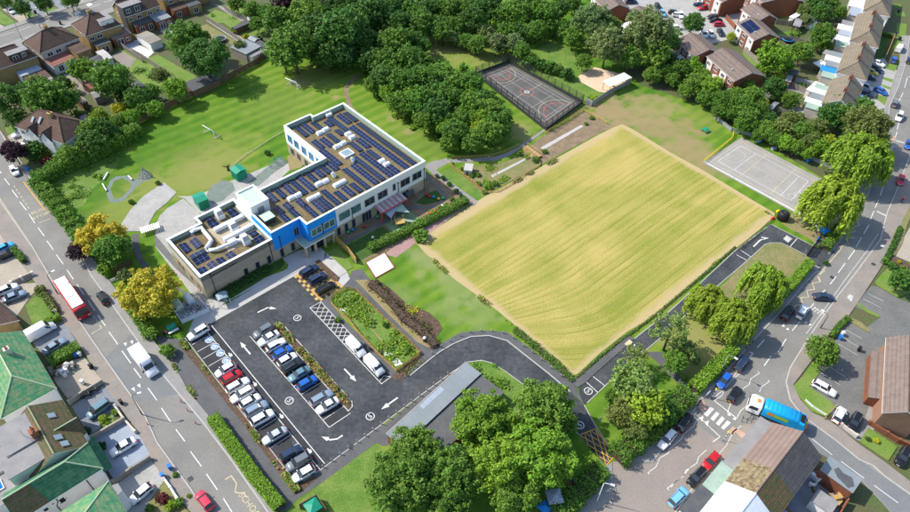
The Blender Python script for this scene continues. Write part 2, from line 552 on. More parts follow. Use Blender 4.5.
def mown_material(patches):
 m=bpy.data.materials.new("mown_field")
 m.use_nodes=True
 nt=m.node_tree
 pos,a,b=local_axes(nt,(-70,140),radians(43))
 st=mnode(nt,'SINE',mnode(nt,'ADD',mnode(nt,'MULTIPLY',b,2*pi/3.4),mnode(nt,'MULTIPLY',nnoise(nt,pos,.1,3),3.0)))
 st2=nnoise(nt,_stretch(nt,a,b),.8,3)
 big=nnoise(nt,pos,.035,5,.8)
 med=nnoise(nt,pos,.3,6)
 fin=nnoise(nt,pos,3.0,4)
 g=mnode(nt,'ADD',mnode(nt,'MULTIPLY',big,2.4),mnode(nt,'MULTIPLY',med,.7))
 g=mnode(nt,'ADD',g,mnode(nt,'MULTIPLY',fin,.5))
 g=mnode(nt,'ADD',g,mnode(nt,'MULTIPLY',st,.19))
 g=mnode(nt,'ADD',g,mnode(nt,'MULTIPLY',st2,.5))
 col=nmix(nt,nrange(nt,g,1.6,2.35),(.058,.15,.013),(.135,.225,.024))
 col=nmix(nt,nrange(nt,g,2.2,2.9),col,(.215,.245,.06))
 for(c,r_,k,tone)in patches:
  vd=nt.nodes.new("ShaderNodeVectorMath")
  vd.operation='DISTANCE'
  nt.links.new(pos,vd.inputs[0])
  vd.inputs[1].default_value=c
  w=mnode(nt,'ADD',mnode(nt,'DIVIDE',vd.outputs["Value"],r_),nrange(nt,nnoise(nt,pos,.25,6),.2,.8,-.75,.75))
  col=nmix(nt,mnode(nt,'MULTIPLY',nrange(nt,w,1.05,.45),k),col,tone)
 B=nt.nodes["Principled BSDF"]
 nt.links.new(col,B.inputs["Base Color"])
 B.inputs["Roughness"].default_value=.95
 B.inputs["Specular IOR Level"].default_value=.1
 bp=nt.nodes.new("ShaderNodeBump")
 bp.inputs["Strength"].default_value=.6
 bp.inputs["Distance"].default_value=.1
 nt.links.new(nnoise(nt,pos,8.0,4),bp.inputs["Height"])
 nt.links.new(bp.outputs[0],B.inputs["Normal"])
 return m
BARE_,PALE_=(.27,.205,.105),(.215,.25,.095)
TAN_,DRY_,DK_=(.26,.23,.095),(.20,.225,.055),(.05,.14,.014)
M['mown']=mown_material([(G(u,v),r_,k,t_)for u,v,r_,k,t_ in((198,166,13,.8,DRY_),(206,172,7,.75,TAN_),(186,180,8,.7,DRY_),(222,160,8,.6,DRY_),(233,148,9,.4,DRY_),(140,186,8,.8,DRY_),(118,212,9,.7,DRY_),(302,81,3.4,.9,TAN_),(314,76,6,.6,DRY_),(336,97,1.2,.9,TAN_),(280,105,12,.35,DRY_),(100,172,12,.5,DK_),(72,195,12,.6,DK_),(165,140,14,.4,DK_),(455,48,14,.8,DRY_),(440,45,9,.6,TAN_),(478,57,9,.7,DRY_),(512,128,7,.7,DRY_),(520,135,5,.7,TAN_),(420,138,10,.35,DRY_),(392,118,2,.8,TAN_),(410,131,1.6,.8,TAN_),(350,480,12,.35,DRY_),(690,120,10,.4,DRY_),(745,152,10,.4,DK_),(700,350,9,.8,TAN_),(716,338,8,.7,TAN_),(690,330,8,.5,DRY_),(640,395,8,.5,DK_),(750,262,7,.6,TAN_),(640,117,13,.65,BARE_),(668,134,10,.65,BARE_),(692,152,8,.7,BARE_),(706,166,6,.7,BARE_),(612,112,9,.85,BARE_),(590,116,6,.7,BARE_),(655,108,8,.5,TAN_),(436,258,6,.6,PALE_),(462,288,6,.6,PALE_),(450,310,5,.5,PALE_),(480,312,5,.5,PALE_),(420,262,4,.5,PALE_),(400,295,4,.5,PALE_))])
crop_c=[G(416,243),G(621,125),G(775,213),G(574,376)]
M['crop']=crop_material(crop_c)
# ================================================================== ground sheets
def area(name,px,z,m,parent=None,world=False):
 b=MB()
 b.sheet(px if world else GL(px),z)
 return struct(name,b,M[m],parent)
def slab(name,px,z1,m,z0=-0.05,kerb=None):
 b=MB()
 b.prism(GL(px),z0,z1,0,bottom=False)
 o=struct(name,b,M[m])
 if kerb:
  k=MB()
  for ln in kerb:
   k.wall(GL(ln),.2,z0,z1+.012)
  k.build("kerb",M['kerb'],o)
 return o
b=MB()
b.sheet([(-3000,-3000),(3000,-3000),(3000,3000),(-3000,3000)],0)
struct("ground",b,M['soil'])
area("school_field",[(34,178),(137,124),(272,53),(300,25),(330,-12),(590,-12),(600,45),(640,85),(700,105),(760,140),(828,182),(806,214),(822,254),(790,300),(735,345),(690,396),(625,455),(600,470),(555,512),(545,540),(300,540),(276,508),(222,428),(185,375),(150,337),(76,236)],.02,'mown')
area("lawn",zz(380,250,[(60,-40),(180,0),(290,115),(430,215),(560,325),(510,318),(440,312),(360,312),(300,325),(200,235),(100,160),(0,130),(-10,60)],3.939),.03,'mown')
area("crop_field",[(416,243),(423,236),(446,222.5),(484,197),(550,162),(600,134),(614,127.5),(622,124.5),(632,129),(671,153),(704,171),(752,200),(775,213.5),(773,219),(735,249),(700,279),(661,313),(628,331),(600,353),(577,374.5),(572,375),(548,353),(522,331),(489,304),(454,279),(424,252)],.045,'crop')
area("dry_verge",zz(740,210,[(405,60),(440,20),(520,60),(640,130),(700,200),(640,290),(560,230),(420,160),(340,110)]),.03,'dry_earth')
area("bare_soil_bed",[(463,168),(497,165),(515,158),(529,147),(548,133),(585,112),(602,122),(612,127),(600,133),(550,160),(500,187),(484,196),(470,185)],.03,'bare_soil')
area("grass_bank",[(456,167),(484,196),(477,200),(440,232),(434,236),(470,204),(440,172)],.036,'lawn')
area("grass_bank",[(462,166),(500,164),(520,155),(530,162),(545,162),(528,170),(512,180),(495,190),(484,193)],.036,'lawn_dry')
area("lawn",zz(90,160,[(170,240),(200,175),(270,150),(340,190),(330,240),(260,310),(200,325)]),.033,'mown')
area("long_grass",[(47,187),(70,172),(100,160),(128,150),(112,172),(92,190),(84,206),(70,210)],.028,'lawn')
# ================================================================== roads
R_W=[(-8,190),(33,248),(58,290),(102.8,355.5),(121.5,382),(144.7,415),(157.4,443),(190.4,488.6),(215,525)]
R_E=[(-8,121),(0,131),(26.6,174.6),(53,208),(76,242),(91,275.5),(113,306),(134.5,336.4),(159,370),(168.8,382),(201,420),(229.8,458),(263,505),(280,530)]
b=MB()
b.sheet(GL(R_W+R_E[::-1]),.05)
west_road=struct("road",b,M['asphalt_old'])
b=MB()
b.sheet(GL([(-12,37),(40,19),(73,7),(92,2),(125,-12),(175,-12),(150,-4),(110,8.5),(77.5,19.4),(40,31.5),(0,46.6),(-12,51)]),.05)
north_road=struct("road",b,M['asphalt_old'])
E_W=[(910,36),(905,66),(898,88),(889.5,106),(886,138),(868,195),(848,230),(833,250),(818,271),(806,282),(792,299),(772,321),(752,342),(725.4,372.7),(709.7,390.3),(700,402),(688,419),(665,444),(652,463),(640,463),(620,461),(612,462),(560,512),(540,534)]
E_E=[(935,36),(925,100),(912,150),(897,189),(887,213),(880,240),(858,270),(837,297),(822,318),(807,340),(790,368),(786,382),(790,400),(800,413),(808,420.5),(836,441),(859,460),(873,466),(885,477),(912,496)]
b=MB()
b.sheet(GL(E_W+[(700,540),(760,430),(800,440),(822,455),(850,470),(883,504),(905,530),(940,520)]+E_E[::-1]),.05)
east_road=struct("road",b,M['asphalt_old'])
area("road_patch",[(612,462),(620,461),(640,463),(652,463),(665,444),(690,418),(697,425),(722,443),(727,447),(700,480),(680,530),(545,530)],.056,'asphalt_pink',east_road)
area("road_patch",[(775,405),(800,413),(836,441),(859,460),(912,496),(925,520),(893,514),(860,476),(822,455)],.056,'asphalt_side',east_road)
area("road_patch",[(130,335),(134.5,336.4),(159,370),(168.8,382),(178,394),(140,402),(121.5,382),(105,358)],.056,'asphalt_side',west_road)
slab("pavement",R_W+[(205,525),(189,510),(162,477),(138,433),(104,384.5),(76,339),(58,316),(30,275),(10,250),(-8,222)],.17,'paving',kerb=[R_W])
slab("pavement",R_E+[(290,525),(274.6,507.6),(226,448),(208,415),(189,392),(178,372),(152,338),(122,298),(100,268),(76,234),(51,199),(33,176),(20,160),(-8,118)],.17,'paving_grey',kerb=[R_E])
slab("pavement",[(910,36),(905,66),(898,88),(889.5,106),(886,138),(868,195),(848,230),(833,250),(829,255),(826,250),(813,244),(828,236),(833,210),(860,180),(870,140),(884,110),(893,84),(899,64),(902,36)],.17,'paving_grey',kerb=[E_W[:8]])
slab("pavement",[(820,268),(818,271),(806,282),(792,299),(772,321),(752,342),(725.4,372.7),(709.7,390.3),(700,402),(688,419),(665,444),(652,463),(640,463),(622,461),(640,441),(665,416),(690,397),(731,352),(746,328),(780,300),(812,264)],.17,'paving_grey',kerb=[[(818,271)]+E_W[9:19]])
slab("pavement",[(612,462),(604,468),(590,482),(560,508),(545,530),(556,532),(588,512),(612,505),(616,490),(612,470)],.17,'paving_grey')
slab("pavement",[(935,36),(925,100),(912,150),(897,189),(887,213),(880,240),(858,270),(837,297),(822,318),(807,340),(790,368),(786,382),(793,385),(818,352),(830,333),(847,318),(857,304),(878,272),(890,252),(903,222),(912,200),(925,160),(945,40)],.17,'paving',kerb=[E_E[:12]])
slab("pavement",[(786,382),(790,400),(800,413),(808,420.5),(836,441),(859,460),(873,466),(885,477),(912,496),(930,500),(915,486),(905,478),(884,462),(858,444),(840,429),(828,420),(812,413),(800,400),(793,385)],.17,'paving',kerb=[E_E[11:]])
slab("pavement",[(770,425),(755,420),(741,426),(733,432),(726,446),(712,462),(700,478),(684,500),(668,522),(680,540),(720,500),(775,442)],.17,'paving',kerb=[[(741,426),(733,432),(726,446),(712,462),(700,478),(684,500),(668,522)]])
b=MB()
slab("pavement",[(-12,51),(0,46.6),(40,31.5),(77.5,19.4),(110,8.5),(150,-4),(152,0),(112,13),(80,23.5),(42,36),(0,52),(-12,56)],.17,'paving_grey')
slab("pavement",[(-12,37),(40,19),(73,7),(92,2),(125,-12),(118,-12),(88,0),(70,5),(38,16),(-12,33)],.17,'paving_grey')
area("service_yard",[(852,306),(871.5,286),(878,287),(897,298),(912,304),(918,330),(904,340),(884,372),(873,396),(857,441),(837,427),(829,410),(832,403),(809,387),(819,372),(829,352),(845,322.5),(848,317.5),(865.5,328.5),(880,317.5)],.06,'asphalt_worn')
area("footpath",[(902,340),(884,370),(873,395),(857,440),(866,444),(877,424),(890,392),(914,352),(916,342)],.064,'paving_grey')
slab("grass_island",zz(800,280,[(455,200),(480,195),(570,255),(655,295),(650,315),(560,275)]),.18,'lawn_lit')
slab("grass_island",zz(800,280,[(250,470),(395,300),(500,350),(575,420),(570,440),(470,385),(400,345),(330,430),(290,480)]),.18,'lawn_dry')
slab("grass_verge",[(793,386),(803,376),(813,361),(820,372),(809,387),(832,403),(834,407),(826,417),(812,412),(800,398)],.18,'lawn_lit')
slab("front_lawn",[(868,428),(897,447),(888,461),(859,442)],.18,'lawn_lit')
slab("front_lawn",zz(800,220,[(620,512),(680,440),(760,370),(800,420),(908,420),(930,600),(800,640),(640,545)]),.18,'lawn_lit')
slab("grass_strip",zz(800,220,[(720,290),(800,130),(840,10),(908,-120),(930,-60),(880,50),(840,200),(780,300)]),.18,'lawn_dry')
area("front_path",zz(800,220,[(790,300),(850,150),(908,60),(960,60),(940,300),(908,350)]),.05,'drive_cream')
area("planting_bed",zz(800,220,[(745,330),(800,310),(900,370),(880,440),(800,420)]),.185,'mulch')
# ================================================================== school car park and drives
CP=[(185,338),(210.6,323.3),(293.6,276.7),(318.5,261.4),(341.4,288),(318.5,303.3),(391,377),(395.5,380),(402.7,380),(410,376),(427,362),(440,352),(453.6,344),(471,337),(489,336),(507,341),(522,353),(547.5,373),(570,392),(584,405),(595,425),(615,456),(606,466),(580,436),(573,429),(560,412),(540,397),(517,380),(504,370.6),(491.7,363),(481.5,360.4),(469,362),(452,373),(435.7,384.5),(321.5,469.6),(303.4,481.5),(297,484)]
b=MB()
b.sheet(GL(CP),.06)
car_park=struct("car_park",b,M['asphalt_new'])
DRV=[(584,405),(578,389),(586,382),(597.5,371),(632.7,340),(670,311),(736,250),(771,224.5),(813,246),(828,252),(835,251),(820,271),(815,262),(807,256),(790,247),(781,243),(770,243),(765,244.5),(740,267),(712,290.6),(660.5,338),(620,372),(587,403)]
b=MB()
b.sheet(GL(DRV),.064)
drive=struct("school_drive",b,M['asphalt_new'])
area("bay_surface",zz(180,320,[(42,150),(250,25),(910,855)])+[(297,484)],.068,'asphalt_bay',car_park)
area("bay_surface",[(250,336.3),(272,325),(350,413),(329.2,427.7)],.068,'asphalt_bay',car_park)
area("bay_surface",[(310,308),(321.5,302.5),(391,377),(381,384)],.068,'asphalt_bay',car_park)
area("lane_surface",[(208,333),(213,329.5),(324.6,463.7),(319.7,469)],.072,'asphalt_bay',car_park)
slab("footpath",[(586.7,371),(629,335.4),(634,339),(632.7,340.5),(597.5,371.5),(586,382.5),(577,388),(570,380)],.17,'asphalt_path')
slab("footpath",[(403,378),(428,351.5),(461,332.5),(487,331),(507,332.5),(532,350),(572,381),(584,404),(570,392),(547.5,373),(522,353),(507,341),(489,336),(471,337),(453.6,344),(440,352),(427,362),(410,376)],.17,'asphalt_path',kerb=[[(410,376),(427,362),(440,352),(453.6,344),(471,337),(489,336),(507,341),(522,353),(547.5,373),(570,392)]])
area("footpath",[(352,271),(362,269),(371,281),(418,334),(436,352),(428,361),(410,372),(402,358),(358,300),(356,291),(346,287),(335,291),(330,300),(336,310),(398,383),(391,377),(321,302),(341,288),(348,280)],.05,'asphalt_path')
area("footpath",[(182,340),(197,327),(222,313),(226,318),(211,323),(186,338),(186,345),(300,487),(316,481),(405,412),(440,395),(470,420),(440,440),(383,446),(376,443),(345,466),(320,484),(296,500),(288,510),(283,512),(275,503),(205,412),(180,380),(168,352),(150,334)],.052,'asphalt_path')
area("forecourt",[(186,337),(200,305),(207,299),(216,304),(225,305),(300,261),(318,250),(334,258),(345,268),(350,279),(341.4,288),(318.5,261.4),(293.6,276.7),(210.6,323.3)],.054,'slabs_pale')
area("footpath",[(303,481),(321.5,469.6),(383,423),(390,445),(376,443),(345,466),(320,484),(300,494)],.0535,'asphalt_path')
area("footpath",[(321,302),(341,288),(335,291),(331,300),(334,310),(398,373),(397,381),(391,377)],.0512,'asphalt_path')
area("footpath",[(378,430),(435.7,384.6),(470,361),(474,366),(388,436)],.0528,'asphalt_path')
area("footpath",[(154.5,226),(155.5,247),(165,260),(183,283),(198,304),(214,303),(205,285),(172,235),(162,228)],.059,'pad_grey')
slab("paved_forecourt",zz(260,220,[(185,320),(330,250),(500,230),(720,430),(650,475),(490,330),(160,505),(45,512),(-300,690),(-330,720),(-420,650),(-340,620),(225,410),(235,370)]),.12,'slabs_pale')
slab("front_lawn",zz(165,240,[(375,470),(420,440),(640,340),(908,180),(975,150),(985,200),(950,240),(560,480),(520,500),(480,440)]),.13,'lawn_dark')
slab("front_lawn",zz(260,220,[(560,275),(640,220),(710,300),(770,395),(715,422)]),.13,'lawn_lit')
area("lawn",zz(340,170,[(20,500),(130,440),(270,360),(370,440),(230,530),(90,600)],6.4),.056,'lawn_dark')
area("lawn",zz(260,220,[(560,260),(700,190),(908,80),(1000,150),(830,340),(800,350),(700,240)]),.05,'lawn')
area("nursery_garden",zz(340,170,[(0,420),(540,90),(600,10),(860,190),(320,512),(100,600)],6.4),.046,'bare_soil')
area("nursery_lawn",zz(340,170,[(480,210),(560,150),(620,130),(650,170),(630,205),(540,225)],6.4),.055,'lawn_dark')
area("nursery_path",zz(340,170,[(0,470),(150,400),(250,340),(330,290),(420,240),(460,225),(560,240),(640,215),(660,170),(600,90),(560,70),(540,30),(560,20),(600,80),(670,140),(682,190),(650,225),(570,250),(470,245),(350,310),(270,355),(160,415),(10,490)],6.4),.06,'asphalt_worn')
area("play_surface",zz(340,170,[(440,260),(520,325),(370,425),(285,350)],6.4),.066,'turf_green')
area("footpath",zz(340,170,[(320,512),(280,540),(360,560),(868,195),(835,185)],6.4),.058,'path_pink')
area("footpath",zz(340,170,[(600,0),(868,192),(835,200),(590,15)],6.4),.06,'paving_grey')
area("footpath",zz(420,150,[(45,95),(100,75),(220,65),(400,55),(520,45),(600,20),(690,-30),(860,-145),(870,-135),(690,-5),(600,50),(520,75),(400,80),(220,90),(110,98),(90,115),(60,120)],6.915),.054,'paving_grey')
area("footpath",[(424,166),(430,163),(446,158),(450,162),(436,170),(470,198),(478,201),(475,206),(430,172)],.056,'paving_grey')
area("concrete_strip",zz(420,150,[(490,178),(750,45),(790,12),(800,22),(760,55),(500,192)],6.915),.06,'slabs_pale')
area("concrete_strip",zz(440,120,[(395,110),(555,20),(565,26),(408,118)],3.939),.06,'slabs_pale')
slab("concrete_pad",zz(170,250,[(770,50),(845,10),(885,70),(810,112)],3.939),.10,'slabs_white')
area("dry_verge",zz(320,280,[(290,0),(400,0),(560,180),(760,380),(908,512),(900,560),(800,512),(560,280)]),.0585,'dry_earth')
area("mulch_bed",zz(320,280,[(390,0),(480,0),(590,80),(720,200),(900,270),(980,340),(1010,400),(930,520),(860,440),(650,240)]),.062,'mulch')
area("mulch_bed",zz(330,330,[(545,350),(740,205),(795,262),(650,385),(600,412),(545,410),(505,388)]),.066,'mulch')
area("pond_meadow",zz(320,280,[(100,190),(130,120),(230,85),(300,95),(740,510),(830,620),(700,690),(640,760),(480,590)]),.07,'lawn')
area("pond_pad",zz(330,330,[(430,190),(490,180),(560,230),(600,280),(540,300),(500,240),(450,215)]),.08,'slabs_white')
area("pond_pad",zz(320,280,[(150,240),(220,225),(205,260),(165,260)]),.08,'slabs_white')
area("worn_path",zz(320,280,[(320,305),(330,300),(460,430),(520,505),(540,560),(528,565),(505,512),(440,430)]),.08,'dry_earth')
slab("planting_island",[(273,326.5),(279,322.5),(284,326),(318,364),(352,402),(352.5,407),(348.5,411.5)],.17,'mulch',kerb=[[(273,326.5),(279,322.5),(284,326),(318,364),(352,402),(352.5,407),(348.5,411.5),(273,326.5)]])
area("planting_strip",[(178,344),(184.5,339.5),(297,484.5),(302,482),(314,477),(321,476),(300,493),(295,495),(240,420)],.07,'mulch')
slab("planting_strip",zz(260,220,[(455,345),(490,330),(660,480),(640,512),(600,500)]),.15,'mulch')
area("roadside_verge",[(178,375),(190,385),(208,412),(214,412),(283,508),(276,512),(226,450),(206,424),(182,388)],.04,'lawn_dry')
area("lawn",[(320,484),(375,444),(386,452),(400,470),(420,530),(300,540),(296,505)],.05,'lawn')
slab("grass_verge",[(469,363),(481.5,361),(491.7,363.5),(504,371),(517,381),(540,398),(550,410),(520,420),(486,380),(470,368)],.16,'lawn')
slab("grass_island",[(740,268),(765,245.5),(770,244),(781,244),(790,248),(807,257),(812,262),(745,328),(720,310),(716,292)],.16,'lawn_dry')
slab("footpath",[(643,352),(662,352),(688,386),(683,389),(655,360)],.12,'asphalt_path')
slab("play_pad",zz(90,160,[(265,520),(330,420),(430,310),(610,185),(715,270),(640,350),(540,430),(490,520),(470,590),(300,590),(245,560)]),.10,'pad_grey')
slab("play_pad",zz(90,160,[(550,520),(580,460),(640,400),(770,320),(900,440),(1090,700),(960,1130),(540,620)]),.10,'pad_grey')
area("play_path",zz(90,160,[(720,300),(800,300),(900,290),(1100,200),(1300,120),(1560,10),(1700,40),(1600,130),(1560,180),(1100,420),(1000,460),(900,440),(780,320)]),.06,'pad_grey')
area("play_surface",zz(240,150,[(70,300),(160,230),(220,180),(370,60),(440,120),(320,200),(170,330),(100,320)],9.1),.07,'rubber_green')
area("play_surface",zz(160,190,[(385,40),(420,-30),(520,-80),(600,-60),(620,0),(520,90),(440,115),(400,90)]),.07,'rubber_green')
area("planted_corner",zz(240,150,[(430,60),(500,20),(600,100),(560,160),(450,190)],9.1),.075,'dry_earth')
area("stepping_path",zz(80,230,[(430,40),(490,30),(485,120),(520,230),(590,340),(660,420),(640,440),(560,370),(480,260),(430,150)]),.06,'asphalt_path')
area("rubber_track",zz(90,160,[(140,230),(170,165),(220,135),(290,130),(350,165),(390,160),(410,100),(440,70),(490,100),(520,155),(440,180),(390,220),(330,280),(270,345),(165,355),(140,290)]),.029,'rubber_green')
area("footpath",zz(80,230,[(615,0),(660,-30),(900,250),(1010,410),(1000,512),(960,470),(800,330),(620,130)]),.062,'asphalt_worn')
area("footpath",zz(140,270,[(190,90),(240,95),(380,180),(440,210),(430,230),(350,190)]),.066,'asphalt_worn')
area("forest_path",zz(220,0,[(505,425),(488,365),(495,330),(550,285),(556,292),(512,335),(505,370),(525,425),(548,440)],3.939),.032,'bare_soil')
MU=[(475.5,75.5),(508.5,63.5),(582,104),(546,130.5)]
b=MB()
b.sheet(GL(MU),.06)
muga_ground=struct("sports_court",b,M['court_new'])
OC=[(702.8,163),(741.5,137.5),(826,182),(822,200),(803,216),(799,215.5)]
b=MB()
b.sheet(GL(OC),.07)
old_court=struct("old_playground",b,M['court_old'])
area("sand_pit",zz(440,0,[(545,300),(610,265),(690,285),(735,300),(740,320),(650,365),(625,362),(548,320)],3.939),.05,'sand')
area("lawn",zz(440,0,[(365,200),(440,165),(500,190),(590,250),(610,265),(545,300),(430,250)],3.939),.04,'lawn')
area("lawn",zz(440,0,[(545,305),(625,365),(655,370),(600,405),(565,400),(420,300),(430,270)],3.939),.042,'lawn')
area("back_garden",zz(0,0,[(460,180),(600,230),(640,280),(730,320),(690,350),(560,330),(500,270)],3.939),.03,'lawn_lit')
area("back_garden",zz(0,0,[(560,240),(620,215),(700,260),(790,310),(740,345),(680,290)],3.939),.032,'lawn_lit')
area("back_garden",zz(180,0,[(210,140),(290,80),(440,130),(510,175),(430,240),(360,190),(300,190)]),.03,'lawn_lit')
area("back_garden",zz(180,0,[(370,60),(440,10),(560,60),(600,130),(560,150),(440,110)]),.03,'lawn_lit')
area("back_garden",zz(180,0,[(480,270),(600,190),(690,210),(720,300),(600,320),(520,300)]),.032,'lawn_lit')
area("back_garden",zz(180,0,[(130,230),(220,200),(480,350),(440,380),(300,300),(240,330)]),.03,'lawn_dry')
area("garden_path",zz(180,0,[(215,170),(240,160),(560,340),(520,370),(300,225)]),.035,'slabs_pale')
area("garden_path",zz(180,0,[(280,35),(320,40),(550,165),(510,180),(390,110)]),.036,'paving_grey')
area("patio",zz(90,0,[(310,405),(400,370),(530,430),(470,485),(420,470)]),.04,'slabs_white')
area("patio",zz(90,0,[(240,370),(390,330),(420,360),(310,405)]),.042,'drive_blue')
area("patio",zz(90,0,[(560,240),(640,190),(730,210),(690,300),(620,290)]),.04,'slabs_pale')
area("patio",zz(90,0,[(180,460),(260,420),(380,490),(330,560),(250,530)]),.042,'paving')
area("patio",zz(0,50,[(520,200),(590,200),(680,290),(760,350),(700,380),(600,280)]),.04,'paving')
area("garden_lawn",zz(0,100,[(40,230),(120,200),(180,220),(110,290),(60,280)]),.04,'lawn')
area("garden_lawn",zz(0,0,[(0,90),(150,200),(140,225),(80,230),(0,190)]),.04,'lawn')
area("garden_lawn",zz(0,0,[(50,60),(160,50),(290,130),(280,160),(180,130)]),.04,'lawn')
area("garden_lawn",zz(0,0,[(350,95),(450,60),(500,85),(400,125)]),.04,'lawn')
area("grass_verge",zz(0,0,[(150,340),(280,285),(270,320),(190,350)]),.04,'lawn_lit')
area("grass_verge",zz(0,0,[(520,205),(640,150),(640,175),(540,220)]),.04,'lawn_lit')
area("driveway",zz(0,0,[(20,80),(60,60),(300,170),(200,210)]),.045,'drive_cream')
area("driveway",zz(0,0,[(180,20),(270,10),(400,130),(320,150)]),.045,'drive_grey')
area("driveway",zz(0,0,[(390,0),(470,-10),(580,60),(500,80)]),.045,'drive_grey')
area("driveway",zz(0,0,[(640,0),(908,-60),(860,-10),(620,50)]),.045,'drive_cream')
area("driveway",zz(0,0,[(-20,190),(60,235),(-20,275)]),.045,'drive_cream')
area("driveway",zz(0,100,[(60,300),(190,220),(330,300),(320,380),(200,400),(110,370)]),.045,'drive_cream')
area("driveway",zz(0,210,[(-20,160),(40,160),(100,280),(200,440),(260,520),(280,560),(100,640),(-20,640)]),.045,'drive_cream')
area("driveway",zz(0,260,[(-20,250),(110,200),(300,190),(320,230),(250,300),(130,480),(-20,420)]),.048,'drive_cream')
area("front_lawn",zz(0,260,[(210,380),(300,280),(350,300),(470,440),(370,505),(270,530)]),.055,'lawn')
area("driveway",zz(0,310,[(200,190),(380,120),(510,70),(625,250),(400,420),(300,300)]),.05,'drive_grey')
area("driveway",zz(0,360,[(390,60),(480,30),(700,-20),(850,180),(560,320),(470,200)]),.05,'drive_cream')
area("driveway",zz(0,360,[(590,380),(880,190),(1000,420),(740,630)]),.05,'drive_grey')
area("driveway",zz(0,382,[(370,225),(500,150),(545,205),(600,300),(450,385),(390,300)],3.939),.05,'drive_blue')
area("driveway",zz(90,450,[(200,300),(500,70),(620,245),(470,450),(450,520),(300,520)]),.05,'pad_grey')
area("front_lawn",zz(90,450,[(460,460),(620,255),(740,410),(820,520),(480,530)]),.055,'lawn_dry')
area("planting_bed",zz(0,360,[(800,490),(908,440),(960,520),(860,580)]),.055,'lawn')
area("parking_court",[(672,-10),(760,-10),(742,20),(734,38),(700,47),(672,38),(640,24),(622,0),(622,-10)],.04,'pad_grey')
area("grass_strip",zz(710,0,[(0,20),(130,130),(110,150),(0,60)]),.045,'lawn_lit')
area("back_garden",zz(670,40,[(590,110),(640,100),(780,220),(740,270),(690,220)]),.03,'lawn_lit')
area("back_garden",zz(710,0,[(560,160),(640,120),(740,130),(660,165)]),.03,'lawn_lit')
area("back_garden",zz(710,0,[(540,280),(680,250),(700,280),(570,320)]),.03,'lawn')
area("back_garden",zz(800,0,[(90,350),(230,380),(250,410),(100,370)]),.03,'lawn_lit')
area("garden_path",zz(740,60,[(370,200),(560,260),(540,290),(390,240)]),.035,'paving_grey')
area("garden_path",zz(740,60,[(440,140),(640,180),(600,230),(450,180)]),.035,'paving_grey')
area("back_garden",zz(740,60,[(290,380),(420,340),(520,380),(500,430),(320,410)]),.03,'lawn_dry')
area("patio",zz(740,60,[(520,400),(590,310),(600,350),(560,430)]),.04,'paving')
area("front_drive",zz(800,50,[(430,500),(580,60),(690,60),(740,140),(800,170),(700,480),(600,512)]),.04,'pad_grey')
area("front_garden",zz(800,0,[(600,400),(650,290),(750,300),(700,480),(590,500)]),.045,'lawn_dark')
area("grass_verge",zz(800,0,[(800,190),(880,200),(870,330),(790,310)]),.045,'lawn_lit')
area("grass_verge",zz(800,0,[(790,330),(870,340),(830,470),(760,390)]),.045,'lawn_lit')
area("grass_verge",zz(800,0,[(750,30),(830,35),(840,65),(780,55)]),.045,'lawn_lit')
area("grass_verge",zz(800,0,[(770,100),(860,100),(870,140),(800,130)]),.045,'lawn_lit')
area("grass_verge",zz(800,50,[(700,130),(820,90),(780,180),(690,150)]),.045,'lawn_lit')
area("grass_verge",zz(800,50,[(680,220),(770,245),(760,270),(680,240)]),.045,'lawn_lit')
area("grass_verge",zz(800,50,[(660,280),(750,310),(745,330),(690,310)]),.045,'lawn_lit')
area("grass_verge",zz(800,50,[(610,390),(640,370),(725,395),(700,460)]),.045,'lawn_lit')
# ================================================================== road markings
def dashes(parent,pts,n,frac,w,m,z,name="lane_dash"):
 a,c=G(*pts[0]),G(*pts[1])
 for i in range(n):
  p=a.lerp(c,(i)/n)
  q=a.lerp(c,(i+frac)/n)
  k=MB()
  k.strip([p,q],w,z)
  k.build(name,M[m],parent)
def line(parent,px,w,m,z,name="painted_line"):
 k=MB()
 k.strip(GL(px),w,z)
 return k.build(name,M[m],parent)
def dash1(parent,p,q,w=.13,m='line_white',z=.066):
 line(parent,[p,q],w,m,z,"lane_dash")
for p,q in[((-3,168),(1.5,173.5)),((4.5,178.5),(9.8,185.5)),((12,190),(18,198)),((20,202),(26.5,210.5)),((29,214),(35,223.5)),((38,227.5),(44.5,236.5)),((47,241),(53.5,250)),((56.5,255),(63.5,264.5)),((67,270),(73.5,279.5)),((77,284.5),(84,295)),((88,300.5),(95,311)),((98,315.5),(105.5,326)),((109,332),(118,344.5)),((122,351),(131,363.5)),((134,368.5),(141,378)),((148,388),(157,400.5)),((161.5,408),(171,422.5)),((176,429.5),(185,441.5)),((190.5,451.5),(201.5,466.5)),((206.5,474),(217.5,490)),((223.5,498.5),(232,512))]:
 dash1(west_road,p,q,.16)
line(west_road,[(-6,190),(33,247),(58,289),(102.5,354.5)],.16,'line_cream',.066)
line(west_road,zz(0,150,[(195,265),(290,390),(375,500)]),.2,'line_yellow',.066)
dashes(west_road,zz(0,150,[(115,295),(250,500)]),7,.55,.16,'line_cream',.066)
line(west_road,zz(0,210,[(320,110),(420,70)]),.16,'line_cream',.066)
line(west_road,zz(0,310,[(755,200),(840,150),(820,125)]),.16,'line_cream',.066)
dashes(west_road,zz(0,260,[(750,430),(820,530)]),3,.55,.16,'line_cream',.066)
line(west_road,zz(220,382,[(20,385),(45,370),(65,400),(60,435),(95,440),(105,455)],3.939),.18,'line_cream',.066,"zigzag_line")
for cx,cy in((207,282),(262,265)):
 k=MB()
 k.sheet(GL(zz(100,310,[(cx-14,cy-6),(cx+16,cy-14),(cx+8,cy+18)])),.066)
 k.build("give_way_mark",M['line_white'],west_road)
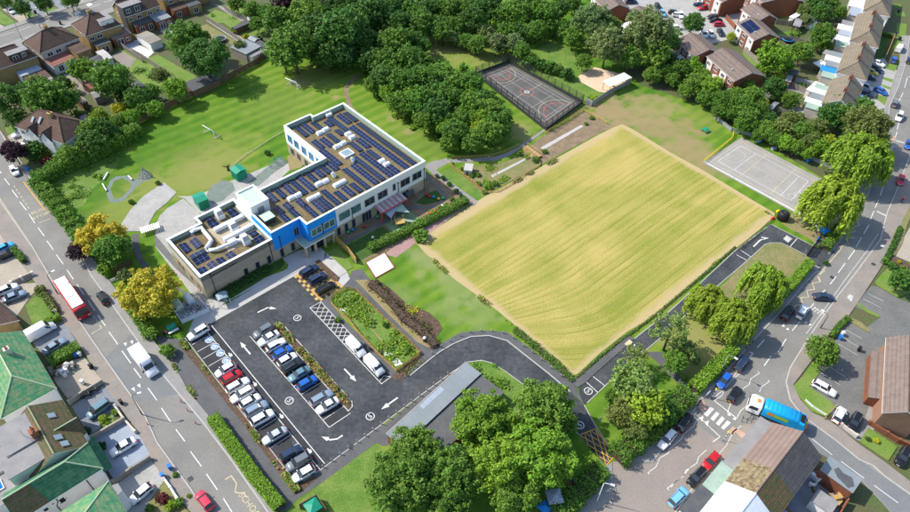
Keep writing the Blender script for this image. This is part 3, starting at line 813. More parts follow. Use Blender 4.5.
for cx,cy in((525,32),(547,18)):
 k=MB()
 k.sheet(GL(zz(0,382,[(cx-8,cy-4),(cx+4,cy-12),(cx+8,cy+6)],3.939)),.066)
 k.build("give_way_mark",M['line_white'],west_road)
for p,q in[((1,36),(14,32)),((19,31),(31,26.5)),((36,25),(48,21)),((53,19),(68,14)),((90,8.5),(100,4.5)),((104,2.5),(112,.5))]:
 dash1(north_road,p,q,.16)
for px in([(73.5,13),(79,11),(81.5,13.5),(76,15.5)],[(86,4.5),(90,3),(93,5),(88.5,7)]):
 k=MB()
 k.sheet(GL(px),.066)
 k.build("painted_block",M['line_white'],north_road)
for p,q in[((907.5,77),(904.5,88)),((903,93),(899,101)),((899,122),(897,130)),((897,132),(894,141)),((893,146),(889,156)),((887,174),(884,180)),((883,187),(880,196)),((878.5,200),(875,208)),((874,211),(870,220)),((869,225),(863.5,234)),((861.5,237.5),(856,247)),((854.5,250.5),(848,259.5)),((845,263.5),(838,273)),((836,276.5),(830,284.5)),((825,290),(821,294)),((814,303.5),(809,309)),((800,321.5),(792,331)),((786,339),(778,352.5)),((771,356),(764,366)),]:
 dash1(east_road,p,q,.17)
Z1=zz(740,270,[(700,5),(640,55),(660,100),(595,110),(615,160),(550,170),(565,225),(500,230),(520,280),(445,300),(465,340)])
line(east_road,Z1,.17,'line_cream',.066,"zigzag_line")
line(east_road,zz(800,220,[(465,0),(490,45),(430,60),(460,95),(395,105),(430,150),(375,150),(400,200),(345,215),(330,250),(150,460),(170,512)]),.17,'line_cream',.066,"zigzag_line")
line(east_road,[(878,234),(866,252),(842,284),(826,307),(806,334)],.14,'line_worn',.066)
for z in(zz(660,340,[(440,480),(540,400),(600,330),(640,290),(740,250),(700,290)]),zz(640,380,[(330,500),(370,440),(440,385),(470,330),(520,300)]),zz(660,340,[(450,500),(510,460),(540,390),(610,300),(630,270)]),zz(660,340,[(680,405),(735,370),(750,320),(820,275),(805,258)]),zz(660,340,[(820,430),(835,390),(900,345),(890,330)]),zz(640,380,[(720,275),(745,200),(750,190)]),zz(640,380,[(800,310),(830,255),(908,190)]),zz(670,450,[(300,0),(235,60),(220,110),(130,170),(110,220),(35,270),(10,310)]),zz(560,440,[(840,0),(770,60),(755,95),(700,125),(670,190),(615,230),(625,240)],7),zz(560,440,[(908,195),(860,255),(800,300),(750,340),(765,355)],7)):
 line(east_road,z,.11,'line_white',.068,"zigzag_line")
line(east_road,zz(640,380,[(490,310),(660,470)]),.14,'line_white',.069)
line(east_road,zz(640,380,[(610,170),(800,320)]),.16,'line_white',.069)
line(east_road,zz(640,380,[(660,470),(600,512)]),.14,'line_white',.069)
for px in([(525,285),(580,225),(610,240),(555,305)],[(580,320),(630,262),(655,280),(605,340)],[(625,360),(675,300),(700,320),(650,380)],[(668,395),(720,335),(748,355),(690,412)]):
 k=MB()
 k.sheet(GL(zz(640,380,px)),.069)
 k.build("zebra_stripe",M['line_white'],east_road)
for px in([(490,310),(525,305),(510,345)],[(530,350),(570,335),(555,380)],[(720,290),(735,270),(750,300)],[(760,320),(790,310),(790,335)]):
 k=MB()
 k.sheet(GL(zz(640,380,px)),.0695)
 k.build("give_way_mark",M['line_white'],east_road)
for px in([(525,440),(545,425),(560,440)],[(340,465),(360,445),(370,475)],[(375,490),(400,475),(405,500)],[(560,460),(580,440),(590,460)]):
 k=MB()
 k.sheet(GL(zz(740,270,px)),.069)
 k.build("give_way_mark",M['line_white'],east_road)
for i in range(5):
 line(east_road,zz(740,270,[(590+i*22,335+i*14),(620+i*22,310+i*14),(625+i*22,325+i*14)]),.3,'line_worn',.067,"painted_block")
for px in([(300,200),(310,195),(345,220),(335,228)],[(340,230),(370,215),(390,235),(360,255)],[(385,150),(405,120),(440,135),(420,185)]):
 k=MB()
 k.sheet(GL(zz(800,280,px)),.069 if px[0][0]!=385 else.184)
 k.build("painted_block",M['line_worn'],east_road)
line(east_road,zz(660,340,[(800,65),(860,0)]),.2,'line_white',.068,"painted_block")
line(east_road,zz(660,340,[(740,150),(765,110),(735,100)]),.2,'line_white',.068,"painted_block")
line(east_road,zz(800,160,[(635,425),(715,465)]),.6,'line_worn',.068,"painted_block")
line(east_road,zz(800,110,[(790,255),(865,275)]),.6,'line_worn',.068,"painted_block")
for p,q in[((812,439),(832,455)),((841,461.5),(864,478.5)),((874,485.5),(898,503))]:
 dash1(east_road,p,q,.13)
line(east_road,zz(710,400,[(500,155),(520,140),(545,170)]),.3,'line_white',.068,"painted_block")
for px in([(140,270),(185,220),(295,285),(260,320),(210,270),(175,290)],):
 k=MB()
 k.sheet(GL(zz(710,400,px)),.182)
 k.build("tactile_paving",M['tactile'],east_road)
k=MB()
k.sheet(GL(zz(640,380,[(440,190),(520,160),(560,240),(500,260)])),.182)
k.build("tactile_paving",M['tactile'],east_road)
k=MB()
k.sheet(GL(zz(800,110,[(700,210),(785,220),(790,255),(735,250)])),.068)
k.build("painted_block",M['tactile'],east_road)
yard_bays=[((868,294),(883,301)),((863,299),(881,308)),((844,329),(862,339)),((840,336),(858,347)),((838,344),(857,355)),((825,364),(845,377)),((819,372),(840,385))]
sy=bpy.data.objects["service_yard"]
for p,q in yard_bays:
 line(sy,[p,q],.1,'line_worn',.07,"bay_line")
ZL=.078
line(car_park,[(208,333),(319.7,469.3)],.12,'line_white',ZL,"bay_line")
line(car_park,[(211.5,325.5),(324.6,463.7)],.14,'line_white',ZL,"bay_line")
line(car_park,[(185,338),(297,484)],.14,'kerb',ZL,"edging_line")
line(car_park,[(210.6,323.6),(295,275.6)],.15,'kerb',ZL,"edging_line")
line(car_park,[(303.4,481),(321.5,469.3),(435.7,384.2),(452,372.5),(469,361.5)],.16,'kerb',ZL,"edging_line")
A0,A1,B0,B1=Vector((185,338)),Vector((297,484)),Vector((208,333)),Vector((319.7,469.3))
for p,q in[((192,345),(209.5,335.5)),((197.5,352),(216,341.5)),((203,359),(221.5,348.5)),((208.5,366.5),(227.5,355.5)),((214,374),(233,363)),((258.5,430),(276.8,418.5)),((271.5,447.5),(290.8,435)),((286,465.5),(305.5,452)),((292.5,473.5),(313,461.5)),((220,381),(239,371)),((226.5,388.5),(245,379)),((232,396),(251,386.5)),((238.5,404),(257,394)),((245,412),(263.5,402.5)),((251.5,420.5),(270,410.5)),((265,439),(283.5,427)),((278.5,456.5),(298,443.5))]:
 line(car_park,[p,q],.1,'line_white',ZL,"bay_line")
line(car_park,[(250,336.3),(329.2,427.5),(350.5,413.3)],.12,'line_white',ZL,"bay_line")
for t in np.linspace(0.09,.92,10):
 p=Vector((250,336.3)).lerp(Vector((329.2,427.5)),t)
 q=Vector((272,325)).lerp(Vector((350.5,413.3)),t)
 line(car_park,[p,q],.1,'line_white',ZL,"bay_line")
line(car_park,[(310,308),(381.5,384),(391,377)],.12,'line_white',ZL,"bay_line")
line(car_park,[(310,308),(321,302),(354,338)],.1,'line_white',ZL,"bay_line")
for i in range(11):
 t0,t1=i/19.0,(i+1.6)/19.0
 a,c=Vector((310,308)),Vector((381.5,384))
 e,f=Vector((321,302)),Vector((391,377))
 line(car_park,[a.lerp(c,t0),e.lerp(f,min(t1,.6))],.1,'line_white',ZL+.002,"hatch_line")
 line(car_park,[e.lerp(f,t0),a.lerp(c,t1)],.1,'line_white',ZL+.004,"hatch_line")
line(car_park,[(379,382),(384,376),(391,377)],.1,'line_white',ZL,"hatch_line")
k=MB()
k.sheet(GL([(293.6,276.7),(318.5,261.4),(341.4,288),(318.5,303.3)]),.074)
bb=k.build("block_paving",M['block_dark'],car_park)
p00,p10,p01=G(293.6,276.7),G(318.5,261.4),G(318.5,303.3)
k=MB()
for i in range(10):
 for j in range(12):
  if(i+j)%2==0 or random.random()<.35:
   u0,u1,v0,v1=i/10,(i+.94)/10,j/12,(j+.94)/12
   ex,ey=p10-p00,p01-p00
   k.prism([p00+ex*a+ey*c for a,c in((u0,v0),(u1,v0),(u1,v1),(u0,v1))],.074,.086)
o=k.build("paving_block",M['block_yellow'],bb)
o["kind"]="stuff"
def arrow(parent,path,w,z,head=1.0,mt='line_white'):
 pts=GL(path)
 k=MB()
 d=(pts[-1]-pts[-2]).normalized()
 L=head*1.6
 body=pts[:-1]+[pts[-1]-d*L]
 k.strip(body,w,z)
 n=Vector((-d.y,d.x,0))
 t=pts[-1]
 k.sheet([t,t-d*L+n*head*.5,t-d*L-n*head*.5],z)
 k.build("direction_arrow",M[mt],parent)
arrow(car_park,zz(180,320,[(580,283),(497,183)]),.28,ZL,.9)
arrow(car_park,zz(170,250,[(345,247),(385,228),(420,232)],3.939),.25,ZL,.8)
arrow(car_park,zz(330,330,[(118,322),(218,428)]),.28,ZL,.9)
arrow(car_park,zz(370,350,[(192,330),(78,412)],6.915),.28,ZL,.9)
arrow(car_park,zz(250,420,[(765,127),(720,158),(660,165),(590,138)]),.25,ZL,.8)
arrow(drive,zz(740,210,[(110,305),(160,255),(195,235),(238,234)]),.3,ZL,1.0)
for px in(zz(740,210,[(470,238),(413,303)]),zz(740,210,[(0,330),(88,388)]),zz(740,210,[(-30,370),(50,415)]),zz(560,370,[(215,100),(310,185)]),zz(560,370,[(272,55),(368,130)])):
 line(drive,px,.14,'line_white',ZL,"cross_line")
line(drive,[(586,382),(597.5,371),(632.7,340),(670,311),(736,250),(771,224.5),(813,246)],.16,'kerb',ZL,"edging_line")
line(drive,[(587,403),(620,372),(660.5,338),(712,290.6),(740,267),(765,244.5),(770,243),(781,243),(790,247),(807,256)],.16,'kerb',ZL,"edging_line")
line(car_park,[(584,405),(595,425),(615,456)],.16,'kerb',ZL,"edging_line")
line(car_park,[(469,362),(481.5,360.4),(491.7,363),(504,370.6),(517,380),(540,397),(560,412),(573,429),(580,436),(606,466)],.16,'kerb',ZL,"edging_line")
for px in([(600,300),(615,280),(622,295),(607,315)],[(575,310),(590,305),(592,318)],[(655,345),(675,330),(683,350),(665,360)]):
 k=MB()
 k.sheet(GL(zz(560,310,px)),ZL)
 k.build("painted_block",M['line_white'],drive)
k=MB()
k.sheet(GL(zz(560,310,[(528,285),(570,247),(600,270),(560,305)])),.178)
k.build("tactile_paving",M['line_cream'],drive)
k=MB()
k.sheet(GL(zz(740,210,[(355,240),(385,210),(430,240),(395,272)])),ZL)
k.build("painted_block",M['line_worn'],drive)
YB=[Vector((579,435.3)),Vector((595.4,429)),Vector((615,455.6)),Vector((606,465.6))]
line(car_park,[tuple(v)for v in YB]+[tuple(YB[0])],.16,'line_yellow',ZL,"box_line")
for t in np.linspace(-.7,1.0,6):
 for s in(0,1):
  pts=[]
  for q in np.linspace(0,1,24):
   u=q
   v=(t+q)if s==0 else(1-t-q)
   if 0<=v<=1:
    pts.append((u,v))
  if len(pts)>1:
   f=lambda u,v:YB[0].lerp(YB[1],u).lerp(YB[3].lerp(YB[2],u),v)
   line(car_park,[f(*pts[0]),f(*pts[-1])],.12,'line_yellow',ZL+.002+.002*s,"box_line")
def ring(parent,c,r,w,z,m='line_white',n=24,name="painted_ring",sq=1.0,az=0):
 k=MB()
 a=[]
 for i in range(n):
  t0,t1=2*pi*i/n,2*pi*(i+1)/n
  f=lambda t,q:(c.x+cos(az)*q*cos(t)-sin(az)*q*sq*sin(t),c.y+sin(az)*q*cos(t)+cos(az)*q*sq*sin(t),z)
  k.add([f(t0,r),f(t1,r),f(t1,r-w),f(t0,r-w)],[(0,1,2,3)])
 return k.build(name,M[m],parent)
def ground_text(parent,s,c,size,az,z,m='line_white',name="road_lettering",sx=1.0):
 cu=bpy.data.curves.new(name,'FONT')
 cu.body=s
 cu.size=size
 cu.align_x='CENTER'
 cu.align_y='CENTER'
 cu.resolution_u=2
 o=bpy.data.objects.new(name+"_curve",cu)
 me=bpy.data.meshes.new_from_object(o)
 bpy.data.objects.remove(o)
 bpy.data.curves.remove(cu)
 me.materials.clear()
 me.materials.append(M[m])
 me.name=name
 o=bpy.data.objects.new(name,me)
 COL.objects.link(o)
 o.location=(c.x,c.y,z)
 o.rotation_euler=(0,0,az)
 o.scale=(sx,1,1)
 if parent:
  o.parent=parent
 return o
AZ1,AZ2=radians(44),radians(-46)
for c,az in((zz(230,370,[(490,255)])[0],AZ2+pi/2),(zz(220,382,[(592,136)],3.939)[0],AZ1+pi/2),(zz(170,250,[(502,268)],3.939)[0],AZ2+pi/2),(zz(560,370,[(233,175)])[0],AZ1),(zz(560,370,[(163,457)])[0],AZ1+pi/2)):
 g=G(*c)
 ring(car_park,g,.78,.14,ZL+.004)
 ground_text(car_park,"5",g,1.25,az-pi/2,ZL+.004,name="speed_number")
for c in((209.3,340),(215,346.7),(220.6,353.4),(226.4,360.8)):
 g=G(*c)
 k=MB()
 k.sheet([(g.x+.78*cos(t),g.y+.78*sin(t))for t in np.linspace(0,2*pi,20,endpoint=False)],ZL)
 k.build("blue_roundel",M['line_blue'],car_park)
 ring(car_park,g,.78,.1,ZL+.005)
 ring(car_park,g+Vector((-.08,-.1,0)),.38,.12,ZL+.005,n=16,name="wheelchair_mark")
 k=MB()
 d=Vector((cos(AZ2),sin(AZ2),0))
 n=Vector((-d.y,d.x,0))
 k.strip([g-d*.5,g+d*.05,g+d*.05+n*.38,g+d*.45+n*.4],.13,ZL+.007)
 k.build("wheelchair_mark",M['line_white'],car_park)
for c in(zz(180,320,[(415,288)])[0],zz(230,370,[(205,117)])[0],zz(230,370,[(425,382)])[0],zz(250,420,[(490,255)])[0]):
 g=G(*c)
 k=MB()
 d=Vector((cos(AZ2),sin(AZ2),0))
 n=Vector((-d.y,d.x,0))
 k.strip([g-d*.55,g+d*.1],.22,ZL+.004)
 k.sheet([(g+n*.2+d*.5),(g+n*.35-d*.1),(g-n*.35-d*.1),(g-n*.2+d*.5)],ZL+.006)
 k.build("pedestrian_mark",M['line_white'],car_park)
ground_text(west_road,"SCHOOL",G(*zz(220,382,[(122,492)],3.939)[0]),1.5,atan2((G(256,515)-G(240,494)).y,(G(256,515)-G(240,494)).x),.07,'line_cream')
ground_text(west_road,"BUS",G(*zz(0,210,[(308,15)])[0]),1.5,radians(42),.07,'line_cream')
ground_text(west_road,"STOP",G(*zz(0,210,[(338,50)])[0]),1.5,radians(42),.07,'line_cream')
def quadmap(q):
 a,b_,c,d=[G(*p)for p in q]
 return lambda u,v:a.lerp(b_,u).lerp(d.lerp(c,u),v)
QM=quadmap([(475.5,75.5),(546,130.5),(582,104),(508.5,63.5)])
def qline(par,Q,pts,w,m,z,name="court_line"):
 k=MB()
 k.strip([Q(*p)for p in pts],w,z)
 k.build(name,M[m],par)
def qarc(par,Q,cu,cv,ru,rv,t0,t1,w,m,z):
 pts=[(cu+ru*cos(t),cv+rv*sin(t))for t in np.linspace(t0,t1,20)]
 qline(par,Q,pts,w,m,z)
rect=lambda u0,u1,v0,v1:[(u0,v0),(u1,v0),(u1,v1),(u0,v1),(u0,v0)]
qline(muga_ground,QM,rect(.05,.95,.07,.93),.1,'line_cream',.068)
qline(muga_ground,QM,rect(.09,.91,.15,.85),.1,'line_worn',.070)
qline(muga_ground,QM,rect(.12,.88,.25,.75),.08,'line_worn',.072)
qline(muga_ground,QM,[(.5,.07),(.5,.93)],.1,'line_cream',.074)
qline(muga_ground,QM,[(.3,.15),(.3,.85)],.08,'line_cream',.074)
qline(muga_ground,QM,[(.7,.15),(.7,.85)],.08,'line_cream',.074)
qline(muga_ground,QM,[(.09,.5),(.91,.5)],.07,'line_worn',.075)
qarc(muga_ground,QM,.5,.5,.07,.13,0,2*pi,.12,'line_red',.077)
qarc(muga_ground,QM,.5,.5,.022,.04,0,2*pi,.2,'line_white',.079)
for s in(0,1):
 f=(lambda u:u)if s==0 else(lambda u:1-u)
 for rr_,m_ in((.2,'line_cream'),(.15,'line_red')):
  pts=[(f(.07+rr_*cos(t)),.5+rr_*1.9*sin(t))for t in np.linspace(-pi/2,pi/2,20)]
  qline(muga_ground,QM,pts,.12,m_,.081)
 qline(muga_ground,QM,[(f(.05),.38),(f(.22),.38),(f(.22),.62),(f(.05),.62)],.1,'line_red',.083)
QO=quadmap([(702.8,163),(799.3,215),(826,182),(741.5,137.5)])
qline(old_court,QO,rect(.04,.93,.10,.9),.1,'line_cream',.078)
qline(old_court,QO,rect(.08,.86,.2,.8),.1,'line_white',.080)
qline(old_court,QO,[(.35,.1),(.35,.9)],.12,'line_cream',.082)
qline(old_court,QO,[(.68,.1),(.68,.9)],.12,'line_cream',.082)
qline(old_court,QO,[(.26,.2),(.26,.8)],.1,'line_white',.082)
qline(old_court,QO,[(.76,.2),(.76,.8)],.1,'line_white',.082)
qline(old_court,QO,[(.35,.5),(.68,.5)],.08,'line_worn',.084)
qline(old_court,QO,[(-.0,.04),(1.0,.03)],.35,'line_white',.084)
qline(old_court,QO,[(.08,.5),(.12,.32),(.2,.36),(.24,.5),(.2,.66),(.12,.7),(.08,.6)],.1,'line_worn',.086)
for i in range(5):
 g=QO(.84+.03*i,.3+.1*i)
 ring(old_court,g,.9,.14,.088+.001*i,'line_worn',name="court_line")
# ================================================================== the school
SO=G(200,277.6,6.3)
SO.z=0
SAZ=radians(44.0)
school=thing("school_building","flat roofed school with white upper storey, blue corner and rows of solar panels","school",SO,SAZ)
HM,HW,ROOF_M,ROOF_W=8.0,6.3,6.85,5.2
main_fp=[(16.1,0),(22.9,0),(22.9,-2.6),(55.0,-2.6),(55.0,28.7),(46.0,28.7),(46.0,30.0),(38.4,30.0),(38.4,13.3),(16.1,13.3)]
wing_fp=[(0,0),(16.095,0),(16.095,13.3),(16.6,13.3),(16.6,16.2),(7.3,16.2),(7.3,14.0),(0,14.0)]
def inset(pts,d):
 n=len(pts)
 a=sum(pts[i][0]*pts[(i+1)%n][1]-pts[(i+1)%n][0]*pts[i][1]for i in range(n))
 s=1 if a>0 else-1
 out=[]
 for i in range(n):
  p0,p,p1=Vector(pts[i-1]),Vector(pts[i]),Vector(pts[(i+1)%n])
  d0,d1=(p-p0).normalized(),(p1-p).normalized()
  n0,n1=Vector((-d0.y,d0.x))*s,Vector((-d1.y,d1.x))*s
  k=n0+n1
  k=k/max(.2,(1+n0.dot(n1)))
  out.append(p+k*d)
 return out
def ringwall(mb,outer,d,z0,z1,m_out=0,m_in=0,m_top=0):
 inn=inset(outer,d)
 n=len(outer)
 for i in range(n):
  j=(i+1)%n
  a,b_,c,e=outer[i],outer[j],inn[j],inn[i]
  mb.add([(*a,z0),(*b_,z0),(*b_,z1),(*a,z1)],[(0,1,2,3)],m_out)
  mb.add([(*c,z0),(*e,z0),(*e,z1),(*c,z1)],[(0,1,2,3)],m_in)
  mb.add([(*a,z1),(*b_,z1),(*c,z1),(*e,z1)],[(0,1,2,3)],m_top)
b=MB()
n=len(main_fp)
for i in range(n):
 p,q=main_fp[i],main_fp[(i+1)%n]
 if i==n-1:
  continue
 b.add([(*p,0),(*q,0),(*q,3.1),(*p,3.1)],[(0,1,2,3)],0)
b.build("brick_wall",M['beige_brick'],school)
b=MB()
up=[(a[0],a[1])for a in main_fp]
for i in range(n):
 p,q=up[i],up[(i+1)%n]
 d=(Vector(q)-Vector(p)).normalized()
 o_=Vector((d.y,-d.x))*.06
 blue=i in(0,1,n-1)
 if i==2:
  m_=Vector((30.0,-2.6))
  b.add([(p[0]+o_.x-.06,p[1]+o_.y,3.0),(m_.x,m_.y+o_.y,3.0),(m_.x,m_.y+o_.y,HM),(p[0]+o_.x-.06,p[1]+o_.y,HM)],[(0,1,2,3)],1)
  b.add([(m_.x,m_.y+o_.y,3.0),(q[0]+.06,q[1]+o_.y,3.0),(q[0]+.06,q[1]+o_.y,HM),(m_.x,m_.y+o_.y,HM)],[(0,1,2,3)],0)
  continue
 P0,P1=Vector(p)-d*.06+o_,Vector(q)+d*.06+o_
 if i==n-1:
  mid=P0.lerp(P1,.42)
  b.add([(*P0,ROOF_W-.2),(*mid,ROOF_W-.2),(*mid,HM),(*P0,HM)],[(0,1,2,3)],0)
  b.add([(*mid,ROOF_W-.2),(*P1,ROOF_W-.2),(*P1,HM),(*mid,HM)],[(0,1,2,3)],1)
  continue
 b.add([(*P0,3.0),(*P1,3.0),(*P1,HM),(*P0,HM)],[(0,1,2,3)],1 if blue else 0)
 b.add([(*P0,3.0),(*p,3.0),(*q,3.0),(*P1,3.0)],[(0,1,2,3)],0)
b.build("upper_wall",[M['white_wall'],M['blue_wall']],school)
b=MB()
fp=[(p[0],p[1])for p in main_fp]
ringwall(b,inset(fp,.0),.42,ROOF_M-.3,HM-.001,0,0,0)
b.build("parapet",M['membrane'],school)
b=MB()
ringwall(b,inset(fp,-.1),.46,HM,HM+.07,0,0,0)
b.build("coping",M['white_paint'],school)
b=MB()
b.sheet(inset(fp,.4),ROOF_M)
b.build("green_roof",M['sedum'],school)
b=MB()
n=len(wing_fp)
for i in range(n):
 p,q=wing_fp[i],wing_fp[(i+1)%n]
 if i==1:
  continue
 b.add([(*p,0),(*q,0),(*q,2.9),(*p,2.9)],[(0,1,2,3)],0)
 b.add([(*p,2.9),(*q,2.9),(*q,HW),(*p,HW)],[(0,1,2,3)],1 if i==0 else 2)
b.build("wing_wall",[M['beige_brick'],M['tan_cladding'],M['pale_render']],school)
b=MB()
ringwall(b,wing_fp,.4,ROOF_W-.3,HW-.001)
b.build("parapet",M['membrane'],school)
b=MB()
inn,out=inset(wing_fp,.46),inset(wing_fp,-.08)
ringwall(b,out,.54,HW,HW+.07)
b.build("coping",M['white_paint'],school)
b=MB()
b.sheet(inset(wing_fp,.38),ROOF_W,0)
b.build("green_roof",M['sedum'],school)
b=MB()
b.prism([(8.0,3.6),(15.7,3.6),(15.7,12.2),(8.0,12.2)],ROOF_W,ROOF_W+.05)
b.build("gravel_walkway",M['gravel_roof'],school)
b=MB()
tw=[(16.2,7.3),(20.4,7.3),(20.4,13.3),(16.2,13.3)]
for i in range(4):
 p,q=tw[i],tw[(i+1)%4]
 b.add([(*p,ROOF_W-.2),(*q,ROOF_W-.2),(*q,10.0),(*p,10.0)],[(0,1,2,3)],0)
tower=b.build("stair_tower",M['white_wall'],school)
b=MB()
b.sheet(inset(tw,.2),9.75)
b.build("tower_roof",M['membrane_pale'],tower)
b=MB()
ringwall(b,inset(tw,-.06),.36,9.7,10.06)
b.build("coping",M['white_paint'],tower)
b=MB()
b.box(17.6,19.0,7.2,7.28,ROOF_M+.05,ROOF_M+2.1)
b.build("door",M['grey_metal'],tower)
b=MB()
b.box(16.1,16.18,10.5,11.3,ROOF_W+.1,ROOF_W+2.1)
b.build("door",M['grey_metal'],tower)
def solar_array(a,b0,b1,w=1.75,tilt=0,z=ROOF_M,along='y',at=None):
 """one tilted row of panels; local y = -b"""
 L=abs(b1-b0)
 npan=max(1,round(L/1.05))
 mb=MB()
 zl,zh=z+.12,z+.42
 for side in(0,1):
  x0,x1=-w/2+side*w/2,side*w/2
  for i in range(npan):
   y0,y1=-L/2+L*i/npan,-L/2+L*(i+1)/npan
   g=.03
   za=zl+(zh-zl)*(x0+w/2)/w if tilt>=0 else zh-(zh-zl)*(x0+w/2)/w
   zb=zl+(zh-zl)*(x1+w/2)/w if tilt>=0 else zh-(zh-zl)*(x1+w/2)/w
   mb.add([(x0,y0,za),(x1,y0,zb),(x1,y1,zb),(x0,y1,za)],[(0,1,2,3)],1)
   mb.add([(x0+g,y0+g,za+.012),(x1-g,y0+g,zb+.012),(x1-g,y1-g,zb+.012),(x0+g,y1-g,za+.012)],[(0,1,2,3)],0)
 z0_,z1_=(zl,zh)if tilt>=0 else(zh,zl)
 for(xa,h)in((-w/2+.02,z0_),(w/2-.02,z1_)):
  mb.add([(xa,-L/2,z+.0),(xa,L/2,z),(xa,L/2,h-.01),(xa,-L/2,h-.01)],[(0,1,2,3)],2)
 for yy in(-L/2+.02,L/2-.02):
  mb.add([(-w/2,yy,z),(w/2,yy,z),(w/2,yy,z1_-.01),(-w/2,yy,z0_-.01)],[(0,1,2,3)],2)
 o=mb.build("solar_panel_row",[M['solar'],M['solar_frame'],M['dark_metal']],school)
 if along=='y':
  o.location=(a,-(b0+b1)/2,0)
 else:
  o.location=(at[0],at[1],0)
  o.rotation_euler=(0,0,pi/2)
 return o
rows=[(41.0,-28.8,-24.1),(42.8,-28.8,-24.2),(45.2,-28,-24.3),(47.8,-26.3,-23.7),(49.5,-27,-19.2),(51.7,-26.5,-21.8),(53.6,-26.2,-21.5),(51.1,-20.4,1.0),(53.4,-20.4,1.1),(42.9,-21.1,-16.9),(45.2,-21.6,-17.2),(40.9,-21.6,-17.9),(47.7,-21.6,-19.0),(49.2,-15.2,-11.0),(47.2,-15.4,-11.1),(40.3,-17.6,-10.0),(48.5,-10.2,-5.8),(46.6,-10.4,1.0),(44.5,-10.2,.8),(42.5,-8.3,.7),(40.2,-8.2,.9),(48.4,-2.3,1.1),(38.3,-3,.6),(36.2,-3.2,.5),(34.1,-3.0,1.0),(22.6,-12.3,-8.6),(24.8,-12.4,-8.5),(26.9,-12.5,-8.5),(28.9,-12.6,-6.6),(30.8,-12.7,-6.5),(33,-12.6,-8.6),(35,-12.5,-9),(36.9,-12.4,-9.1),(38.7,-12.4,-9),(32.2,-5.2,1.1),(21.5,-7.2,-4.7),(21.2,-4.3,-1.2),(23.6,-7,-4.7),(23.5,-4.4,-1.3),(26.3,-6.1,-3.6),(26.4,-3.2,1.1),(28.6,-3.3,.8),(30.3,-3.3,.9)]
for i,(a,b0,b1)in enumerate(rows):
 solar_array(a,b0,b1,1.45,1 if i%2 else-1)
for i,(a,b0,b1)in enumerate([(2.0,-11.8,-8.9),(4.2,-11.6,-8.6),(1.6,-3.2,-1.3),(3.6,-3.4,-1.4),(5.6,-3.2,-1.3),(7.7,-3.4,-1.6)]):
 solar_array(a,b0,b1,1.6,1 if i%2 else-1,ROOF_W)
for i,(x,y,L)in enumerate([(3.0,7.0,3.2),(2.8,5.1,3.0),(9.8,14.8,1.7),(9.7,12.8,1.9),(14.5,14.5,1.7),(14.5,12.7,1.8),(14.4,4.8,1.7),(14.4,2.6,1.9)]):
 solar_array(0,-L/2,L/2,1.5,1 if i%2 else-1,ROOF_W,'x',(x,y))
def skylight(x,y,az=0):
 mb=MB()
 mb.box(-.75,.75,-.62,.62,0,.35,0)
 o=mb.build("skylight",M['white_paint'],school)
 o.location=(x,y,ROOF_M)
 o.rotation_euler=(0,0,az)
 d=MB()
 n=8
 for i in range(n):
  t0,t1=pi*i/n,pi*(i+1)/n
  f=lambda t:(.58*cos(t),.35+.42*sin(t))
  (ya,za),(yb,zb)=f(t0),f(t1)
  d.add([(-.72,ya,za),(.72,ya,za),(.72,yb,zb),(-.72,yb,zb)],[(0,1,2,3)],0,True)
 for xx in(-.72,.72):
  d.poly([(xx,.58*cos(pi*i/n),.35+.42*sin(pi*i/n))for i in range(n+1)])
 d.build("dome",M['white_metal'],o)
for(x,y,az)in[(43.8,23.1,0),(45.7,23.3,0),(48.7,18.3,0),(48.6,16.6,0),(43.7,16,0),(45.6,16.1,0),(48.2,4.8,0),(48.3,3.1,0),(34.4,7.3,0),(32.7,7.5,0),(35.5,4.6,0),(37.1,4.6,0),(25.5,7.4,0),(27.2,7.3,0),(28.5,4.5,0),(30.1,4.4,0)]:
 skylight(x,y,az)
b=MB()
b.box(42.6,45.3,11.2,13.6,ROOF_M,ROOF_M+.5,0)
ac=b.build("access_skylight",M['white_paint'],school)
b=MB()
b.box(42.9,45.0,11.5,13.3,ROOF_M+.5,ROOF_M+.6)
b.build("pane",M['glass_roof'],ac)
for x,y in((43.5,9.2),(37.0,7.6)):
 b=MB()
 b.cyl(x,y,ROOF_M,ROOF_M+.5,.42,.42)
 b.tube([(x,y,ROOF_M+.5),(x,y,ROOF_M+.85),(x-.3,y,ROOF_M+1.05),(x-.65,y,ROOF_M+1.0)],.32,10)
 b.build("roof_vent",M['white_metal'],school)
b=MB()
b.box(49.0,50.6,27.4,28.2,ROOF_M,ROOF_M+.7)
b.tube([(49.2,27.8,ROOF_M+.7),(49.2,27.8,ROOF_M+2.2)],.06)
b.tube([(50.4,27.8,ROOF_M+.7),(50.4,27.8,ROOF_M+2.0)],.06)
b.build("roof_hatch",M['white_paint'],school)
b=MB()
b.box(17.0,19.3,3.6,5.9,ROOF_M,ROOF_M+1.3)
pl_=b.build("plant_housing",M['dark_metal'],school)
b=MB()
b.box(16.9,19.4,3.5,6.0,ROOF_M+1.3,ROOF_M+1.4)
b.build("housing_roof",M['membrane_pale'],pl_)
for(x0,x1,y)in((8.7,15.4,10.4),(8.7,15.5,6.65)):
 b=MB()
 b.box(x0,x1,y-.42,y+.42,ROOF_W+.35,ROOF_W+1.15)
 for t in range(5):
  xx=x0+(x1-x0)*(t+.5)/5
  b.box(xx-.04,xx+.04,y-.46,y+.46,ROOF_W,ROOF_W+1.19)
 b.build("duct",M['white_metal'],school)
